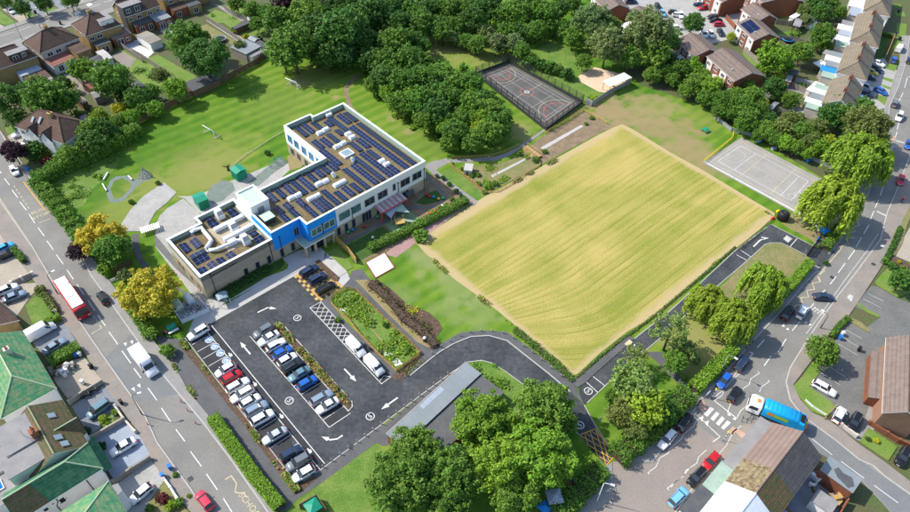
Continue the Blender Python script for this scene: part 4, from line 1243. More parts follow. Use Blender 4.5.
for(x,y)in((11.9,14.0),(12.1,8.6),(12.0,3.7)):
 b=MB()
 b.box(x-.75,x+.75,y-.9,y+.9,ROOF_W,ROOF_W+1.25,0)
 v=[(x-.75,y-.9,ROOF_W+1.25),(x+.75,y-.9,ROOF_W+1.25),(x+.75,y+.9,ROOF_W+1.25),(x-.75,y+.9,ROOF_W+1.25),(x-.6,y-.2,ROOF_W+1.9),(x+.6,y-.2,ROOF_W+1.9),(x+.6,y+.9,ROOF_W+1.9),(x-.6,y+.9,ROOF_W+1.9)]
 b.add(v,[(4,5,6,7),(1,2,6,5),(2,3,7,6),(3,0,4,7)],0)
 b.add([v[0],v[1],v[5],v[4]],[(0,1,2,3)],1)
 b.build("air_handling_unit",[M['white_metal'],M['grey_metal']],school)
b=MB()
zd=ROOF_W+.7
b.tube([(5.0,13.2,ROOF_W),(5.0,13.2,zd),(5.6,13.1,zd+.1),(7.2,12.9,zd),(7.0,12.0,zd),(6.9,9.6,zd),(6.8,8.2,zd),(5.6,7.3,zd),(5.0,6.9,zd),(4.9,6.6,ROOF_W)],.42,10)
b.build("round_duct",M['white_metal'],school)
b=MB()
b.tube([(5.2,6.2,ROOF_W),(5.2,6.0,zd),(6.2,5.3,zd),(8.2,5.0,zd),(10.4,4.9,zd),(11.6,4.2,zd)],.36,10)
b.box(8.9,10.6,4.5,5.5,ROOF_W+.2,ROOF_W+1.2)
b.build("round_duct",M['white_metal'],school)
def window(parent,face,x,z,w,h,glass='glass',frame='upvc',bars=1,name="window",fr=.09,proud=.05):
 """face = (origin2d, axis2d) of a wall seen from outside, x along it"""
 o,d=Vector(face[0]),Vector(face[1]).normalized()
 n=Vector((d.y,-d.x))
 P=lambda t,k,zz_:((o+d*t+n*k).x,(o+d*t+n*k).y,zz_)
 mb=MB()
 def bar(x0,x1,z0,z1):
  v=[P(x0,.0,z0),P(x1,.0,z0),P(x1,proud,z0),P(x0,proud,z0),P(x0,.0,z1),P(x1,.0,z1),P(x1,proud,z1),P(x0,proud,z1)]
  mb.add(v,[(0,1,2,3),(4,7,6,5),(3,2,6,7),(1,5,6,2),(0,3,7,4)],0)
 x0,x1=x-w/2,x+w/2
 bar(x0,x1,z,z+fr)
 bar(x0,x1,z+h-fr,z+h)
 bar(x0,x0+fr,z+fr,z+h-fr)
 bar(x1-fr,x1,z+fr,z+h-fr)
 for i in range(bars):
  xm=x0+w*(i+1)/(bars+1)
  bar(xm-fr/2,xm+fr/2,z+fr,z+h-fr)
 wi=mb.build(name,M[frame],parent)
 mb=MB()
 mb.add([P(x0+fr/2,.02,z+fr/2),P(x1-fr/2,.02,z+fr/2),P(x1-fr/2,.02,z+h-fr/2),P(x0+fr/2,.02,z+h-fr/2)],[(0,1,2,3)])
 mb.build("pane",M[glass],wi)
 return wi
F_MAIN=((0,-2.66),(1,0))
for i,(x0,x1)in enumerate(((30.7,33.5),(33.9,36.4),(37.5,40.2),(41.1,43.8),(47.6,50.3),(51.1,53.8))):
 window(school,F_MAIN,(x0+x1)/2,4.2,x1-x0,2.0,'glass_teal_reflect' if i<2 else 'glass','grey_metal',1,proud=.12)
window(school,F_MAIN,45.75,4.5,.8,1.9,'glass','grey_metal',0,proud=.12)
for x0,x1 in((23.5,26.2),(26.6,29.5)):
 window(school,F_MAIN,(x0+x1)/2,4.0,x1-x0,2.0,'glass_teal_reflect','stone_pale',1,proud=.12,fr=.14)
F_BLUE=((0,-.06),(1,0))
window(school,F_BLUE,21.6,3.9,1.2,2.2,'glass','grey_metal',1)
F_LOW=((0,-2.6),(1,0))
for x in(30.2,32.2,34.2):
 window(school,F_LOW,x,.3,1.0,2.3,'glass','grey_metal',0)
window(school,F_LOW,37.8,.1,2.6,2.6,'glass','grey_metal',2)
for x in(41.5,44.5,49.0):
 window(school,F_LOW,x,.1,2.0,2.4,'glass','grey_metal',1)
F_LOW0=((0,0),(1,0))
for x in(9.0,11.7,14.4,17.5,20.2):
 window(school,F_LOW0,x,.3,1.0,2.3,'glass','grey_metal',0)
F_W=((38.34,30),(0,-1))
for x in(2.0,4.8,8.0,11.0,14.0):
 window(school,F_W,x,4.3,1.5,1.9,'glass_teal_reflect','blue_paint',0,proud=.14)
 window(school,((38.4,30),(0,-1)),x,.4,1.6,2.0,'glass','grey_metal',1)
F_WW=((0,14),(0,-1))
for x in(3.0,4.6,8.2,11.0):
 window(school,F_WW,x,.5,1.0,1.9,'glass','yellow_brick',0)
b=MB()
b.box(2.0,7.6,-.05,0,5.1,5.32)
b.build("louvre",M['dark_metal'],school)
for(x,y)in((15.2,-.08),(17.6,-.14),(26.4,-2.78),(34.0,-2.78),(46.9,-2.78),(54.6,-2.78),(2.0,-.1)):  # the one nearest the wing corner stands for a free-standing lamp post
 b=MB()
 b.tube([(x,y,.1),(x,y,6.0)],.07,6)
 b.box(x-.15,x+.15,y-.12,y+.08,5.9,6.2)
 b.build("downpipe_or_lamp_pole",M['dark_metal'],school)
b=MB()
b.prism([(21.0,-.07),(22.7,-.07),(22.7,-2.8),(28.5,-2.8),(28.5,-3.7),(21.0,-3.7)],3.0,3.3,0,1)
cano=b.build("entrance_canopy",[M['white_wall'],M['membrane']],school)
for x,y in((21.3,-3.4),(23.6,-3.4),(26.0,-3.4),(28.2,-3.4)):
 b=MB()
 b.box(x-.25,x+.25,y-.25,y+.25,0,3.0)
 b.build("column",M['beige_brick'],cano)
b=MB()
b.box(22.96,27.0,-2.66,-2.61,.1,2.7)
b.build("entrance_door",M['glass'],school)
pc=thing("play_canopy","red and pink striped canopy over nursery door, on red posts","canopy",SO,SAZ)
b=MB()
for i in range(12):
 x0=39.7+7.5*i/12
 b.add([(x0,-2.75,3.35),(x0+.6,-2.75,3.35),(x0+.6,-5.5,3.0),(x0,-5.5,3.0)],[(0,1,2,3)],i%2)
 b.add([(x0,-2.75,3.3),(x0+.6,-2.75,3.3),(x0+.6,-5.5,2.95),(x0,-5.5,2.95)],[(3,2,1,0)],i%2)
b.build("striped_roof",[M['pink_roof'],M['line_worn']],pc)
b=MB()
b.box(39.6,47.3,-5.62,-5.5,2.85,3.1)
b.build("front_beam",M['pink_paint'],pc)
for x in(39.8,43.4,47.1):
 b=MB()
 b.box(x-.1,x+.1,-5.6,-5.42,0,2.85)
 b.build("post",M['pink_paint'],pc)
# ================================================================== house builder
def px_frame(p0,p1,p2,z):
 """rectangle from three survey points at height z: p0->p1 one edge, p1->p2 the next"""
 a,b_,c=G(*p0,z),G(*p1,z),G(*p2,z)
 x=(b_-a)
 L=x.length
 x.normalize()
 nn=Vector((-x.y,x.x,0))
 W=(c-b_).dot(nn)
 sk=(c-b_).dot(x)
 da=0.5*math.atan2(-sk if W>0 else sk,abs(W))
 if abs(da)<.3:
  q=Matrix.Rotation(-da if W<0 else-da,3,'Z')if False else Matrix.Rotation((atan2(W,sk)-(pi/2 if W>0 else-pi/2))*.5,3,'Z')
  x=q@x
  nn=Vector((-x.y,x.x,0))
  W=(c-b_).dot(nn)
  a=b_-x*L
 if W<0:
  a,b_,x,W=b_,a,-x,-W
 return Vector((a.x,a.y,0)),atan2(x.y,x.x),L,W
def loc_of(o,px,z):
 """px at height z -> coordinates in a thing's own frame"""
 p=G(*px,z)-Vector(o.location)
 a=-o.rotation_euler.z
 return Vector((p.x*cos(a)-p.y*sin(a),p.x*sin(a)+p.y*cos(a)))
def roof_mesh(x0,x1,y0,y1,ze,zr,h0,h1,ov=.3,m_side=0,axis='x'):
 """hipped / gabled roof as a closed solid; h0, h1 = hip insets (0: gable)"""
 mb=MB()
 X0,X1=x0-(ov if h0 or True else 0),x1+ov
 Y0,Y1=y0-ov,y1+ov
 ym=(y0+y1)/2
 t=.16
 rx0,rx1=(X0 if not h0 else x0+h0),(X1 if not h1 else x1-h1)
 for dz,flip in((t,False),(0,True)):
  A,B,C,D=(X0,Y0,ze+dz),(X1,Y0,ze+dz),(X1,Y1,ze+dz),(X0,Y1,ze+dz)
  R0,R1=(rx0,ym,zr+dz),(rx1,ym,zr+dz)
  fs=[[A,B,R1,R0],[C,D,R0,R1]]
  if h1:
   fs.append([B,C,R1])
  if h0:
   fs.append([D,A,R0])
  for f in fs:
   mb.poly(f[::-1]if flip else f,0)
 A,B,C,D=(X0,Y0),(X1,Y0),(X1,Y1),(X0,Y1)
 for p,q in((A,B),(C,D))+(((B,C),)if h1 else())+(((D,A),)if h0 else()):
  mb.add([(*p,ze),(*q,ze),(*q,ze+t),(*p,ze+t)],[(0,1,2,3)],1)
 if not h1:
  for p,q in(((X1,Y0,ze),(X1,ym,zr)),((X1,ym,zr),(X1,Y1,ze))):
   mb.add([p,q,(q[0],q[1],q[2]+t),(p[0],p[1],p[2]+t)],[(0,1,2,3)],1)
 if not h0:
  for p,q in(((X0,ym,zr),(X0,Y0,ze)),((X0,Y1,ze),(X0,ym,zr))):
   mb.add([p,q,(q[0],q[1],q[2]+t),(p[0],p[1],p[2]+t)],[(0,1,2,3)],1)
 return mb,(rx0,rx1,ym,zr+t,X0,X1,Y0,Y1,ze+t)
def gable_walls(mb,x0,x1,y0,y1,ze,zr,h0,h1,m=0):
 ym=(y0+y1)/2
 if not h0:
  mb.poly([(x0,y1,ze),(x0,y0,ze),(x0,ym,zr)],m)
 if not h1:
  mb.poly([(x1,y0,ze),(x1,y1,ze),(x1,ym,zr)],m)
def four_walls(mb,x0,x1,y0,y1,z0,z1,m=0,ms=None):
 ms=ms or[m]*4
 c=[(x0,y0),(x1,y0),(x1,y1),(x0,y1)]
 for i in range(4):
  p,q=c[i],c[(i+1)%4]
  mb.add([(*p,z0),(*q,z0),(*q,z1),(*p,z1)],[(0,1,2,3)],ms[i])
def ridge_tiles(par,rf,h0,h1,m):
 rx0,rx1,ym,zt,X0,X1,Y0,Y1,ze=rf
 mb=MB()
 mb.tube([(rx0,ym,zt),(rx1,ym,zt)],.13,6)
 for on,rx,X in((h0,rx0,X0),(h1,rx1,X1)):
  if on:
   for Y in(Y0,Y1):
    mb.tube([(rx,ym,zt),(X,Y,ze)],.12,6)
 mb.build("ridge_tiles",M[m],par)
def chimney(par,x,y,z0,z1,m='red_brick',w=.5,d=.9,pots=2):
 mb=MB()
 mb.box(x-w,x+w,y-d/2,y+d/2,z0,z1)
 mb.box(x-w-.08,x+w+.08,y-d/2-.08,y+d/2+.08,z1,z1+.12)
 c=mb.build("chimney",M[m],par)
 for i in range(pots):
  q=MB()
  xx=x+(i-(pots-1)/2)*.5
  q.cyl(xx,y,z1+.12,z1+.6,.15,.12,8)
  q.build("chimney_pot",M['tile_red'],c)
 return c
def roof_window(par,x,y,z,slope,w=.8,l=1.2,side=-1,m='glass_roof'):
 """slope: rise per metre of y towards the ridge; side -1 = front slope (y rising), +1 = back slope"""
 s=slope if side<0 else-slope
 mb=MB()
 f=lambda dx,dy,k:(x+dx,y+dy,z+dy*s+k)
 v=[f(-w/2,-l/2,0),f(w/2,-l/2,0),f(w/2,l/2,0),f(-w/2,l/2,0)]
 u=[f(-w/2,-l/2,.1),f(w/2,-l/2,.1),f(w/2,l/2,.1),f(-w/2,l/2,.1)]
 mb.add(v+u,[(4,5,6,7),(0,1,5,4),(1,2,6,5),(2,3,7,6),(3,0,4,7)],0)
 rw=mb.build("roof_window",M['grey_metal'],par)
 mb=MB()
 k=.8
 mb.poly([f(-w/2*k,-l/2*k,.115),f(w/2*k,-l/2*k,.115),f(w/2*k,l/2*k,.115),f(-w/2*k,l/2*k,.115)])
 mb.build("pane",M[m],rw)
def house(name,label,cat,p0,p1,p2,ze,zr,hips=(0,0),wall='red_brick',roof='tile_brown',ridge='tile_brown',group=None,wins=(),chims=(),walls=None,gable=None,ridge_along_short=False):
 """wins: (side, x, z, w, h, bars); side F front(y=0) R(x=L) B(y=W) L(x=0)"""
 loc,az,L,W=px_frame(p0,p1,p2,ze)
 if ridge_along_short:
  loc=loc+Vector((cos(az),sin(az),0))*L
  az+=pi/2
  L,W=W,L
 h=thing(name,label,cat,loc,az,group)
 mb=MB()
 mats=[M[wall]]+[M[x]for x in(walls or[])]
 four_walls(mb,0,L,0,W,-.3,ze+.02,0)
 gable_walls(mb,0,L,0,W,ze,zr-.05,hips[0],hips[1],0)
 wl=mb.build("wall",mats,h)
 rm,rf=roof_mesh(0,L,0,W,ze,zr,hips[0],hips[1])
 r=rm.build("roof",[M[roof],M['white_paint']],h)
 ridge_tiles(r,rf,hips[0],hips[1],ridge)
 for(x,y,m)in chims:
  chimney(r,x*L,y*W,ze,zr+.9,m)
 faces=dict(F=((0,0),(1,0)),R=((L,0),(0,1)),B=((L,W),(-1,0)),L=((0,W),(0,-1)))
 for wn_ in wins:
  s,x,z,w,hh=wn_[:5]
  bars=wn_[5]if len(wn_)>5 else 1
  ln=L if s in 'FB' else W
  window(h,faces[s],x*ln,z,w,hh,bars=bars)
 h['_']=0
 del h['_']
 return h,L,W,r
def annex(par,x0,x1,y0,y1,h,wall='red_brick',roof='felt_dark',slope=0.0,name="extension",wins=(),lip=.12):
 """flat or lean-to roofed extension; slope lifts the far (y1) edge"""
 mb=MB()
 c=[(x0,y0),(x1,y0),(x1,y1),(x0,y1)]
 hz=[h,h,h+slope,h+slope]
 for i in range(4):
  j=(i+1)%4
  mb.add([(*c[i],-.3),(*c[j],-.3),(*c[j],hz[j]),(*c[i],hz[i])],[(0,1,2,3)],0)
 e=mb.build(name,M[wall],par)
 mb=MB()
 o=.12
 q=[(x0-o,y0-o),(x1+o,y0-o),(x1+o,y1+o),(x0-o,y1+o)]
 lo=[(*q[i],hz[i]+.01)for i in range(4)]
 hi=[(*q[i],hz[i]+.01+lip)for i in range(4)]
 mb.add(lo+hi,[(4,5,6,7),(3,2,1,0),(0,1,5,4),(1,2,6,5),(2,3,7,6),(3,0,4,7)],0)
 mb.build("roof",M[roof],e)
 faces=dict(F=((x0,y0),(1,0),x1-x0),R=((x1,y0),(0,1),y1-y0),B=((x1,y1),(-1,0),x1-x0),L=((x0,y1),(0,-1),y1-y0))
 for s,x,z,w,hh in wins:
  f=faces[s]
  window(e,f[:2],x*f[2],z,w,hh)
 return e
def flat_building(name,label,cat,p0,p1,p2,h,wall,roof,parapet=0.0,group=None,slope=0.0,lip=.15):
 loc,az,L,W=px_frame(p0,p1,p2,h)
 t=thing(name,label,cat,loc,az,group)
 mb=MB()
 c=[(0,0),(L,0),(L,W),(0,W)]
 hz=[h,h,h+slope,h+slope]
 for i in range(4):
  j=(i+1)%4
  mb.add([(*c[i],-.3),(*c[j],-.3),(*c[j],hz[j]),(*c[i],hz[i])],[(0,1,2,3)],0)
 mb.build("wall",M[wall],t)
 o=.15
 q=[(-o,-o),(L+o,-o),(L+o,W+o),(-o,W+o)]
 mb=MB()
 lo=[(*q[i],hz[i]+.01)for i in range(4)]
 hi=[(*q[i],hz[i]+.01+lip)for i in range(4)]
 mb.add(lo+hi,[(4,5,6,7),(3,2,1,0),(0,1,5,4),(1,2,6,5),(2,3,7,6),(3,0,4,7)],0)
 mb.build("roof",M[roof],t)
 return t,L,W
def shed(label,p0,p1,p2,h,roof='felt_dark',wall='timber_brown',group=None,name="garden_shed",cat="shed",pitch=.5):
 """small pitched shed with a door"""
 loc,az,L,W=px_frame(p0,p1,p2,h)
 t=thing(name,label,cat,loc,az,group)
 mb=MB()
 four_walls(mb,0,L,0,W,-.1,h+.01)
 gable_walls(mb,0,L,0,W,h,h+pitch-.03,0,0)
 mb.build("wall",M[wall],t)
 rm,rf=roof_mesh(0,L,0,W,h,h+pitch,0,0,.12)
 rm.build("roof",[M[roof],M[roof]],t)
 mb=MB()
 mb.box(L*.35,L*.35+.8,-.05,.0,.05,min(1.9,h))
 mb.build("door",M['timber_grey'],t)
 return t
# ================================================================== houses
def loc3(h,px,z):
 return loc_of(h,px,z)
def annex_px(h,px,z,wall='red_brick',roof='felt_dark',slope=0.0,name="extension",wins=(),lip=.12):
 q=[loc_of(h,p,z)for p in px]
 x0,x1=min(p.x for p in q),max(p.x for p in q)
 y0,y1=min(p.y for p in q),max(p.y for p in q)
 return annex(h,x0,x1,y0,y1,z,wall,roof,slope,name,wins,lip)
Wn=lambda s,n,z,w=1.5,hh=1.15,a=.15,b_=.85:[(s,a+(b_-a)*i/max(1,n-1)if n>1 else.5,z,w,hh)for i in range(n)]
GT="semi detached houses along the north road"
h1,L,W,r=house("semi_detached_house","brown tiled house at the frame's left edge with boxy rear dormer","house",(-22,60),(-12,73.5),(35,55),5.2,8.2,(0,3.5),'yellow_brick','tile_brown',group=GT,ridge_along_short=True,wins=Wn('R',1,3.2))
for px,z in(((4,69),3.3),((18,63),3.3)):
 pass
q=[loc_of(h1,p,7.6)for p in((2,49.7),(18,42.4),(25,47),(7,55))]
annex(h1,min(p.x for p in q),max(p.x for p in q),min(p.y for p in q)-.6,max(p.y for p in q),7.5,'tile_brown','felt_grey',0,"dormer",[('F',.3,5.8,1.5,1.2),('F',.72,5.9,1.1,1.2),('R',.5,5.9,1.2,1.2)])
annex_px(h1,zz(0,50,[(130,180),(270,110),(335,150),(190,215)]),2.9,'white_wall','drive_blue')
annex_px(h1,zz(0,50,[(190,220),(340,150),(410,220),(260,290)]),2.3,'timber_brown','tile_brown',.4)
h2,L,W,r=house("semi_detached_house","brown hipped house with salmon tiled lean-to on the north road","house",(26,42.4),(40.6,53.3),(77.5,37.5),5.2,8.6,(4.2,4.2),'pale_render','tile_brown',group=GT,ridge_along_short=True,wins=[('F',.2,3.4,1.6,1.2),('F',.42,3.4,1.6,1.2),('F',.68,3.4,1.6,1.2),('F',.9,3.4,1.2,1.2),('B',.3,3.4,1.5,1.2),('L',.5,3.4,1.0,1.0)],chims=[(.5,.55,'yellow_brick')])
annex_px(h2,zz(0,50,[(355,60),(510,0),(590,75),(440,140)]),2.6,'white_wall','tile_red',.7,wins=[('F',.3,.5,1.5,1.8),('F',.7,.5,1.2,1.2)])
annex_px(h2,zz(0,0,[(590,380),(650,350),(700,420),(640,450)]),4.0,'yellow_brick','tile_brown',.4,wins=[('F',.5,1.2,1.2,1.2)])
h3,L,W,r=house("semi_detached_house","brown hipped house with glazed rear roof and plum lean-to on the north road","house",(69.7,26),(86.6,36.3),(122,26),5.2,8.6,(4.2,4.2),'yellow_brick','tile_brown',group=GT,ridge_along_short=True,wins=[('F',.12,3.4,1.4,1.2),('F',.34,3.4,1.6,1.2),('L',.5,3.4,1.0,1.0)],chims=[(.45,.6,'yellow_brick')])
annex_px(h3,zz(90,0,[(45,120),(110,90),(140,150),(80,185)]),7.4,'white_wall','felt_grey',0,"dormer",[('F',.5,5.6,1.2,1.0)])
annex_px(h3,zz(90,0,[(105,235),(230,185),(255,215),(120,270)]),3.3,'upvc','glass_roof',.3)
annex_px(h3,zz(90,0,[(130,275),(265,220),(325,265),(190,330)]),2.6,'red_brick','tile_plum',.4,wins=[('F',.35,.4,2.0,1.9),('F',.75,.8,1.2,1.2)])
annex_px(h3,zz(90,0,[(25,345),(120,310),(165,350),(60,385)]),2.8,'yellow_brick','felt_dark',0,wins=[('F',.5,.2,2.2,2.1)])
h4,L,W,r=house("semi_detached_house","house with dark slate rear dormer and sunlit yellow brick flank, north road","house",(113.6,7.3),(126.3,17),(158.5,5.5),5.2,8.6,(0,0),'yellow_brick','tile_brown',group=GT,ridge_along_short=True,wins=[('F',.1,3.4,1.2,1.2),('F',.36,3.4,1.6,1.2),('F',.68,3.4,1.5,1.2),('F',.92,3.4,1.2,1.2),('L',.3,3.4,.9,1.2),('L',.6,1.4,.9,1.4)])
annex_px(h4,zz(90,0,[(215,35),(330,0),(410,10),(280,65)]),8.0,'tile_dark','felt_grey',0,"dormer",[('F',.25,6.0,1.3,1.3),('F',.72,5.8,1.6,1.6)])
annex_px(h4,zz(90,0,[(325,185),(480,135),(500,180),(380,220)]),2.7,'red_brick','felt_dark',.5,wins=[('F',.3,.6,1.5,1.5),('F',.75,.2,1.4,2.0)])
annex_px(h4,zz(90,0,[(500,150),(590,95),(650,130),(560,180)]),2.8,'red_brick','metal_roof',.5,wins=[('F',.35,.3,1.8,2.0),('F',.8,1.0,1.0,1.0)])
h5,L,W,r=house("semi_detached_house","house cut by the top edge with brick lean-to on the north road","house",(150,-9),(163,0.5),(205,-14),5.2,8.6,(4,4),'yellow_brick','tile_brown',group=GT,ridge_along_short=True,wins=[('F',.15,3.4,1.4,1.2),('F',.4,3.4,1.4,1.2),('F',.7,3.4,1.4,1.2)])
annex_px(h5,zz(90,0,[(640,60),(760,20),(800,60),(690,95)]),2.6,'red_brick','tile_brown',.5,wins=[('F',.3,.3,1.5,1.8)])
annex_px(h5,zz(90,0,[(780,30),(870,0),(900,30),(820,60)]),2.8,'yellow_brick','felt_dark',0,wins=[('F',.5,.3,1.6,1.9)])
shed("grey pitched garden shed with white bargeboards beside leafy tree, below salmon lean-to",*zz(0,50,[(740,80),(800,45),(845,90)]),2.2,'felt_dark','white_wall')
shed("pale flat garage roof between gardens, near white patio and dark shed",*zz(90,0,[(390,300),(470,260),(560,340)]),2.3,'timber_grey','white_wall',name="garage",cat="garage",pitch=.4)
shed("long pale garage roof between two back gardens",*zz(0,50,[(795,20),(850,0),(920,70)]),2.3,'slabs_pale','white_wall',name="garage",cat="garage",pitch=.3)
shed("shed with terracotta roof under the round tree",*zz(0,50,[(690,290),(740,255),(790,310)]),2.0,'tile_red','timber_brown')
shed("small grey roofed shed beside yellow shrub",*zz(0,50,[(625,410),(665,390),(715,430)]),2.0,'timber_grey','timber_brown')
shed("weathered green-grey shed at the foot of the large leafy tree",*zz(0,50,[(750,360),(830,330),(860,375)]),2.0,'felt_grey','timber_grey')
shed("dark blue roofed shed by the fence with pale skylight half",*zz(60,60,[(570,215),(625,180),(700,245)]),2.3,'felt_dark','timber_grey')
shed("low grey lean-to shed behind the hipped house beside yellow bush",*zz(60,60,[(160,470),(210,455),(265,490)]),1.9,'felt_grey','white_wall')
shed("grey canopy shed beside timber extension and hedge",*zz(0,50,[(370,245),(410,225),(450,275)]),2.1,'felt_grey','white_wall')
flat_building("garden_building","wide flat grey roofed garden building behind the field fence","outbuilding",*zz(180,0,[(435,385),(545,450),(655,380)]),2.8,'timber_grey','metal_roof')
flat_building("garden_shed","narrow shed with pale slatted roof against the field fence, beside wide garden building","shed",*zz(180,0,[(565,455),(595,475),(705,405)]),2.2,'white_wall','felt_grey')
flat_building("garden_shed","dark grey flat roofed shed between garden building and dense trees","shed",*zz(180,0,[(630,355),(700,400),(740,375)]),2.5,'timber_brown','felt_dark')
shed("small grey shed behind wide garden building, pitched roof",*zz(180,0,[(570,320),(615,350),(655,325)]),2.1,'metal_roof','timber_grey')
shed("black roofed summerhouse with white trim on striped back lawn",*zz(180,0,[(570,120),(615,165),(660,140)]),2.2,'felt_dark','white_wall')
flat_building("garden_shed","long low black shed across the back lawn","shed",*zz(180,0,[(440,225),(460,240),(575,180)]),1.9,'timber_brown','felt_dark')
flat_building("garden_shed","dark low shed beside field fence beneath the big dark tree","shed",*zz(0,0,[(725,330),(760,360),(860,310)],3.939),1.9,'timber_brown','felt_dark')
hm,L,W,r=house("detached_house","brown hipped house with two front gables beside the school field hedge","house",(26.7,121),(64,143.6),(86.6,123),5.0,8.4,(4.2,4.6),'white_wall','tile_brown',wins=[('F',.1,3.2,1.3,1.2),('F',.3,3.2,1.4,1.2),('F',.52,3.2,1.4,1.2),('F',.75,3.2,1.4,1.2),('F',.2,.6,1.6,1.4),('F',.6,.6,1.6,1.4),('R',.4,3.2,1.2,1.2)],chims=[(.58,.45,'yellow_brick')])
def front_gable(h,r,xc,w,y_out,ze,zr,depth,wall,roof,ridge=None,L=0,name="front_gable",proud_front=True):
 """cross gable whose ridge runs along y, front face at y = y_out, tying back to depth"""
 mb=MB()
 x0,x1=xc-w/2,xc+w/2
 mb.add([(x0,y_out,-.3),(x1,y_out,-.3),(x1,y_out,ze),(xc,y_out,zr-.03),(x0,y_out,ze)],[(0,1,2,3,4)],0)
 mb.add([(x0,y_out+.9,-.3),(x0,y_out,-.3),(x0,y_out,ze),(x0,y_out+.9,ze)],[(0,1,2,3)],0)
 mb.add([(x1,y_out,-.3),(x1,y_out+.9,-.3),(x1,y_out+.9,ze),(x1,y_out,ze)],[(0,1,2,3)],0)
 g=mb.build(name,M[wall],h)
 mb=MB()
 o=.2
 s=(zr-ze)/(w/2)
 for sx in(-1,1):
  e=(xc+sx*(w/2+o),y_out-o,ze-s*o+.08)
  t0=(xc,y_out-o,zr+.08)
  t1=(xc,depth,zr+.08)
  e1=(xc+sx*(w/2+o),y_out+.3,ze-s*o+.08)
  f=[e,t0,t1,e1]if sx<0 else[t0,e,e1,t1]
  mb.poly(f[::-1])
  mb.poly([(a,b_,c-.12)for a,b_,c in f])
 rr_=mb.build("roof",M[roof],g)
 mb=MB()
 mb.tube([(xc,y_out-o,zr+.1),(xc,depth,zr+.1)],.11,6)
 mb.build("ridge_tiles",M[ridge or roof],rr_)
 return g
Lm=L
front_gable(hm,r,L*.37,3.4,-.5,5.0,6.9,2.6,'white_wall','tile_brown')
front_gable(hm,r,L*.66,3.4,-.5,5.0,6.9,2.6,'white_wall','tile_brown')
roof_window(r,L*.28,2.0,7.1,.83,.7,1.1)
roof_window(r,L*.42,2.3,7.4,.83,.7,1.3)
annex_px(hm,zz(0,100,[(215,170),(250,150),(330,230),(290,250)]),2.8,'white_wall','felt_grey')
ha,L,W,r=house("semi_detached_house","topmost bright green tiled hipped house with two small front gables by the west road","house",(22,333),(54.5,388.5),(29,403.6),5.2,8.0,(0,0.0),'white_wall','tile_green','ridge_pale')
for ch in list(ha.children):
 for g_ in list(ch.children):
  bpy.data.objects.remove(g_)
 bpy.data.objects.remove(ch)
_o,_az,_L,_W=px_frame((22,333),(54.5,388.5),(29,403.6),5.2)
az_a=radians(-46.4)
ha.location=Vector((G(22,333,5.2).x,G(22,333,5.2).y,0))+Vector((cos(az_a),sin(az_a),0))*15.6
ha.rotation_euler=(0,0,az_a+pi)
L,W=15.6,8.3
mb=MB()
four_walls(mb,0,L,0,W,-.3,5.22)
mb.build("wall",M['white_wall'],ha)
rm,rf=roof_mesh(0,L,0,W,5.2,8.1,4.3,0)
r=rm.build("roof",[M['tile_green'],M['white_paint']],ha)
ridge_tiles(r,rf,4.3,0,'ridge_pale')
mb=MB()
gable_walls(mb,0,L,0,W,5.2,8.05,4.3,0)
mb.build("gable_wall",M['white_wall'],ha)
chimney(r,10.2,3.0,6.0,8.6,'pale_render',.4,.8,2)
F_a=((L,W),(-1,0))
for x in(4.0,7.9,12.0):
 window(ha,F_a,x,3.2,2.0,1.3,bars=2)
 window(ha,F_a,x,.6,2.2,1.5,bars=2)
hb2=Matrix.Rotation(pi,4,'Z')
def back_gable(h,xc,w,W,out,ze,zr,depth,wall,roof,ridge):
 """front_gable on the y = W side"""
 g=front_gable(h,None,-xc,w,-W-out,ze,zr,-W+depth,wall,roof,ridge)
 for o in[g]+list(g.children_recursive):
  pass
 g.rotation_euler=(0,0,pi)
 return g
back_gable(ha,15.6-3.9,3.0,8.3,.45,5.2,6.6,2.2,'white_wall','tile_green_dark','ridge_pale')
back_gable(ha,15.6-7.9,3.0,8.3,.45,5.2,6.6,2.2,'white_wall','tile_green_dark','ridge_pale')
mb=MB()
mb.box(3.0,8.5,8.35,9.5,2.6,2.8)
pz=mb.build("porch_roof",M['felt_dark'],ha)
az_b=radians(-46.3)
ob=G(61.8,402.4,5.2)
hbm=thing("semi_detached_house","moss covered house pair with dark green tiled rear wing and flat grey rear dormers","house",Vector((ob.x,ob.y,0))+Vector((cos(az_b),sin(az_b),0))*15.7,az_b+pi)
mb=MB()
four_walls(mb,0,15.7,0,8.2,-.3,5.22)
four_walls(mb,0,5.2,8.2,12.0,-.3,5.22)
mb.build("wall",M['white_wall'],hbm)
rm,rf=roof_mesh(5.2,15.7,0,8.2,5.2,8.0,0,0)
r=rm.build("roof",[M['tile_moss'],M['white_paint']],hbm)
ridge_tiles(r,rf,0,0,'ridge')
mb=MB()
gable_walls(mb,5.2,15.7,0,8.2,5.2,7.95,0,0)
mb.build("gable_wall",M['white_wall'],hbm)
for x,y in((10.6+2.2,2.0),(6.3+1.6,2.6),(6.3,2.3)):
 roof_window(r,x,y,5.36+y*.68+.02+.2,.65,1.1,1.0)
front_gable(hbm,r,9.6,3.6,-.6,5.2,7.1,3.2,'white_wall','tile_moss','ridge_pale')
mb=MB()
t=.16
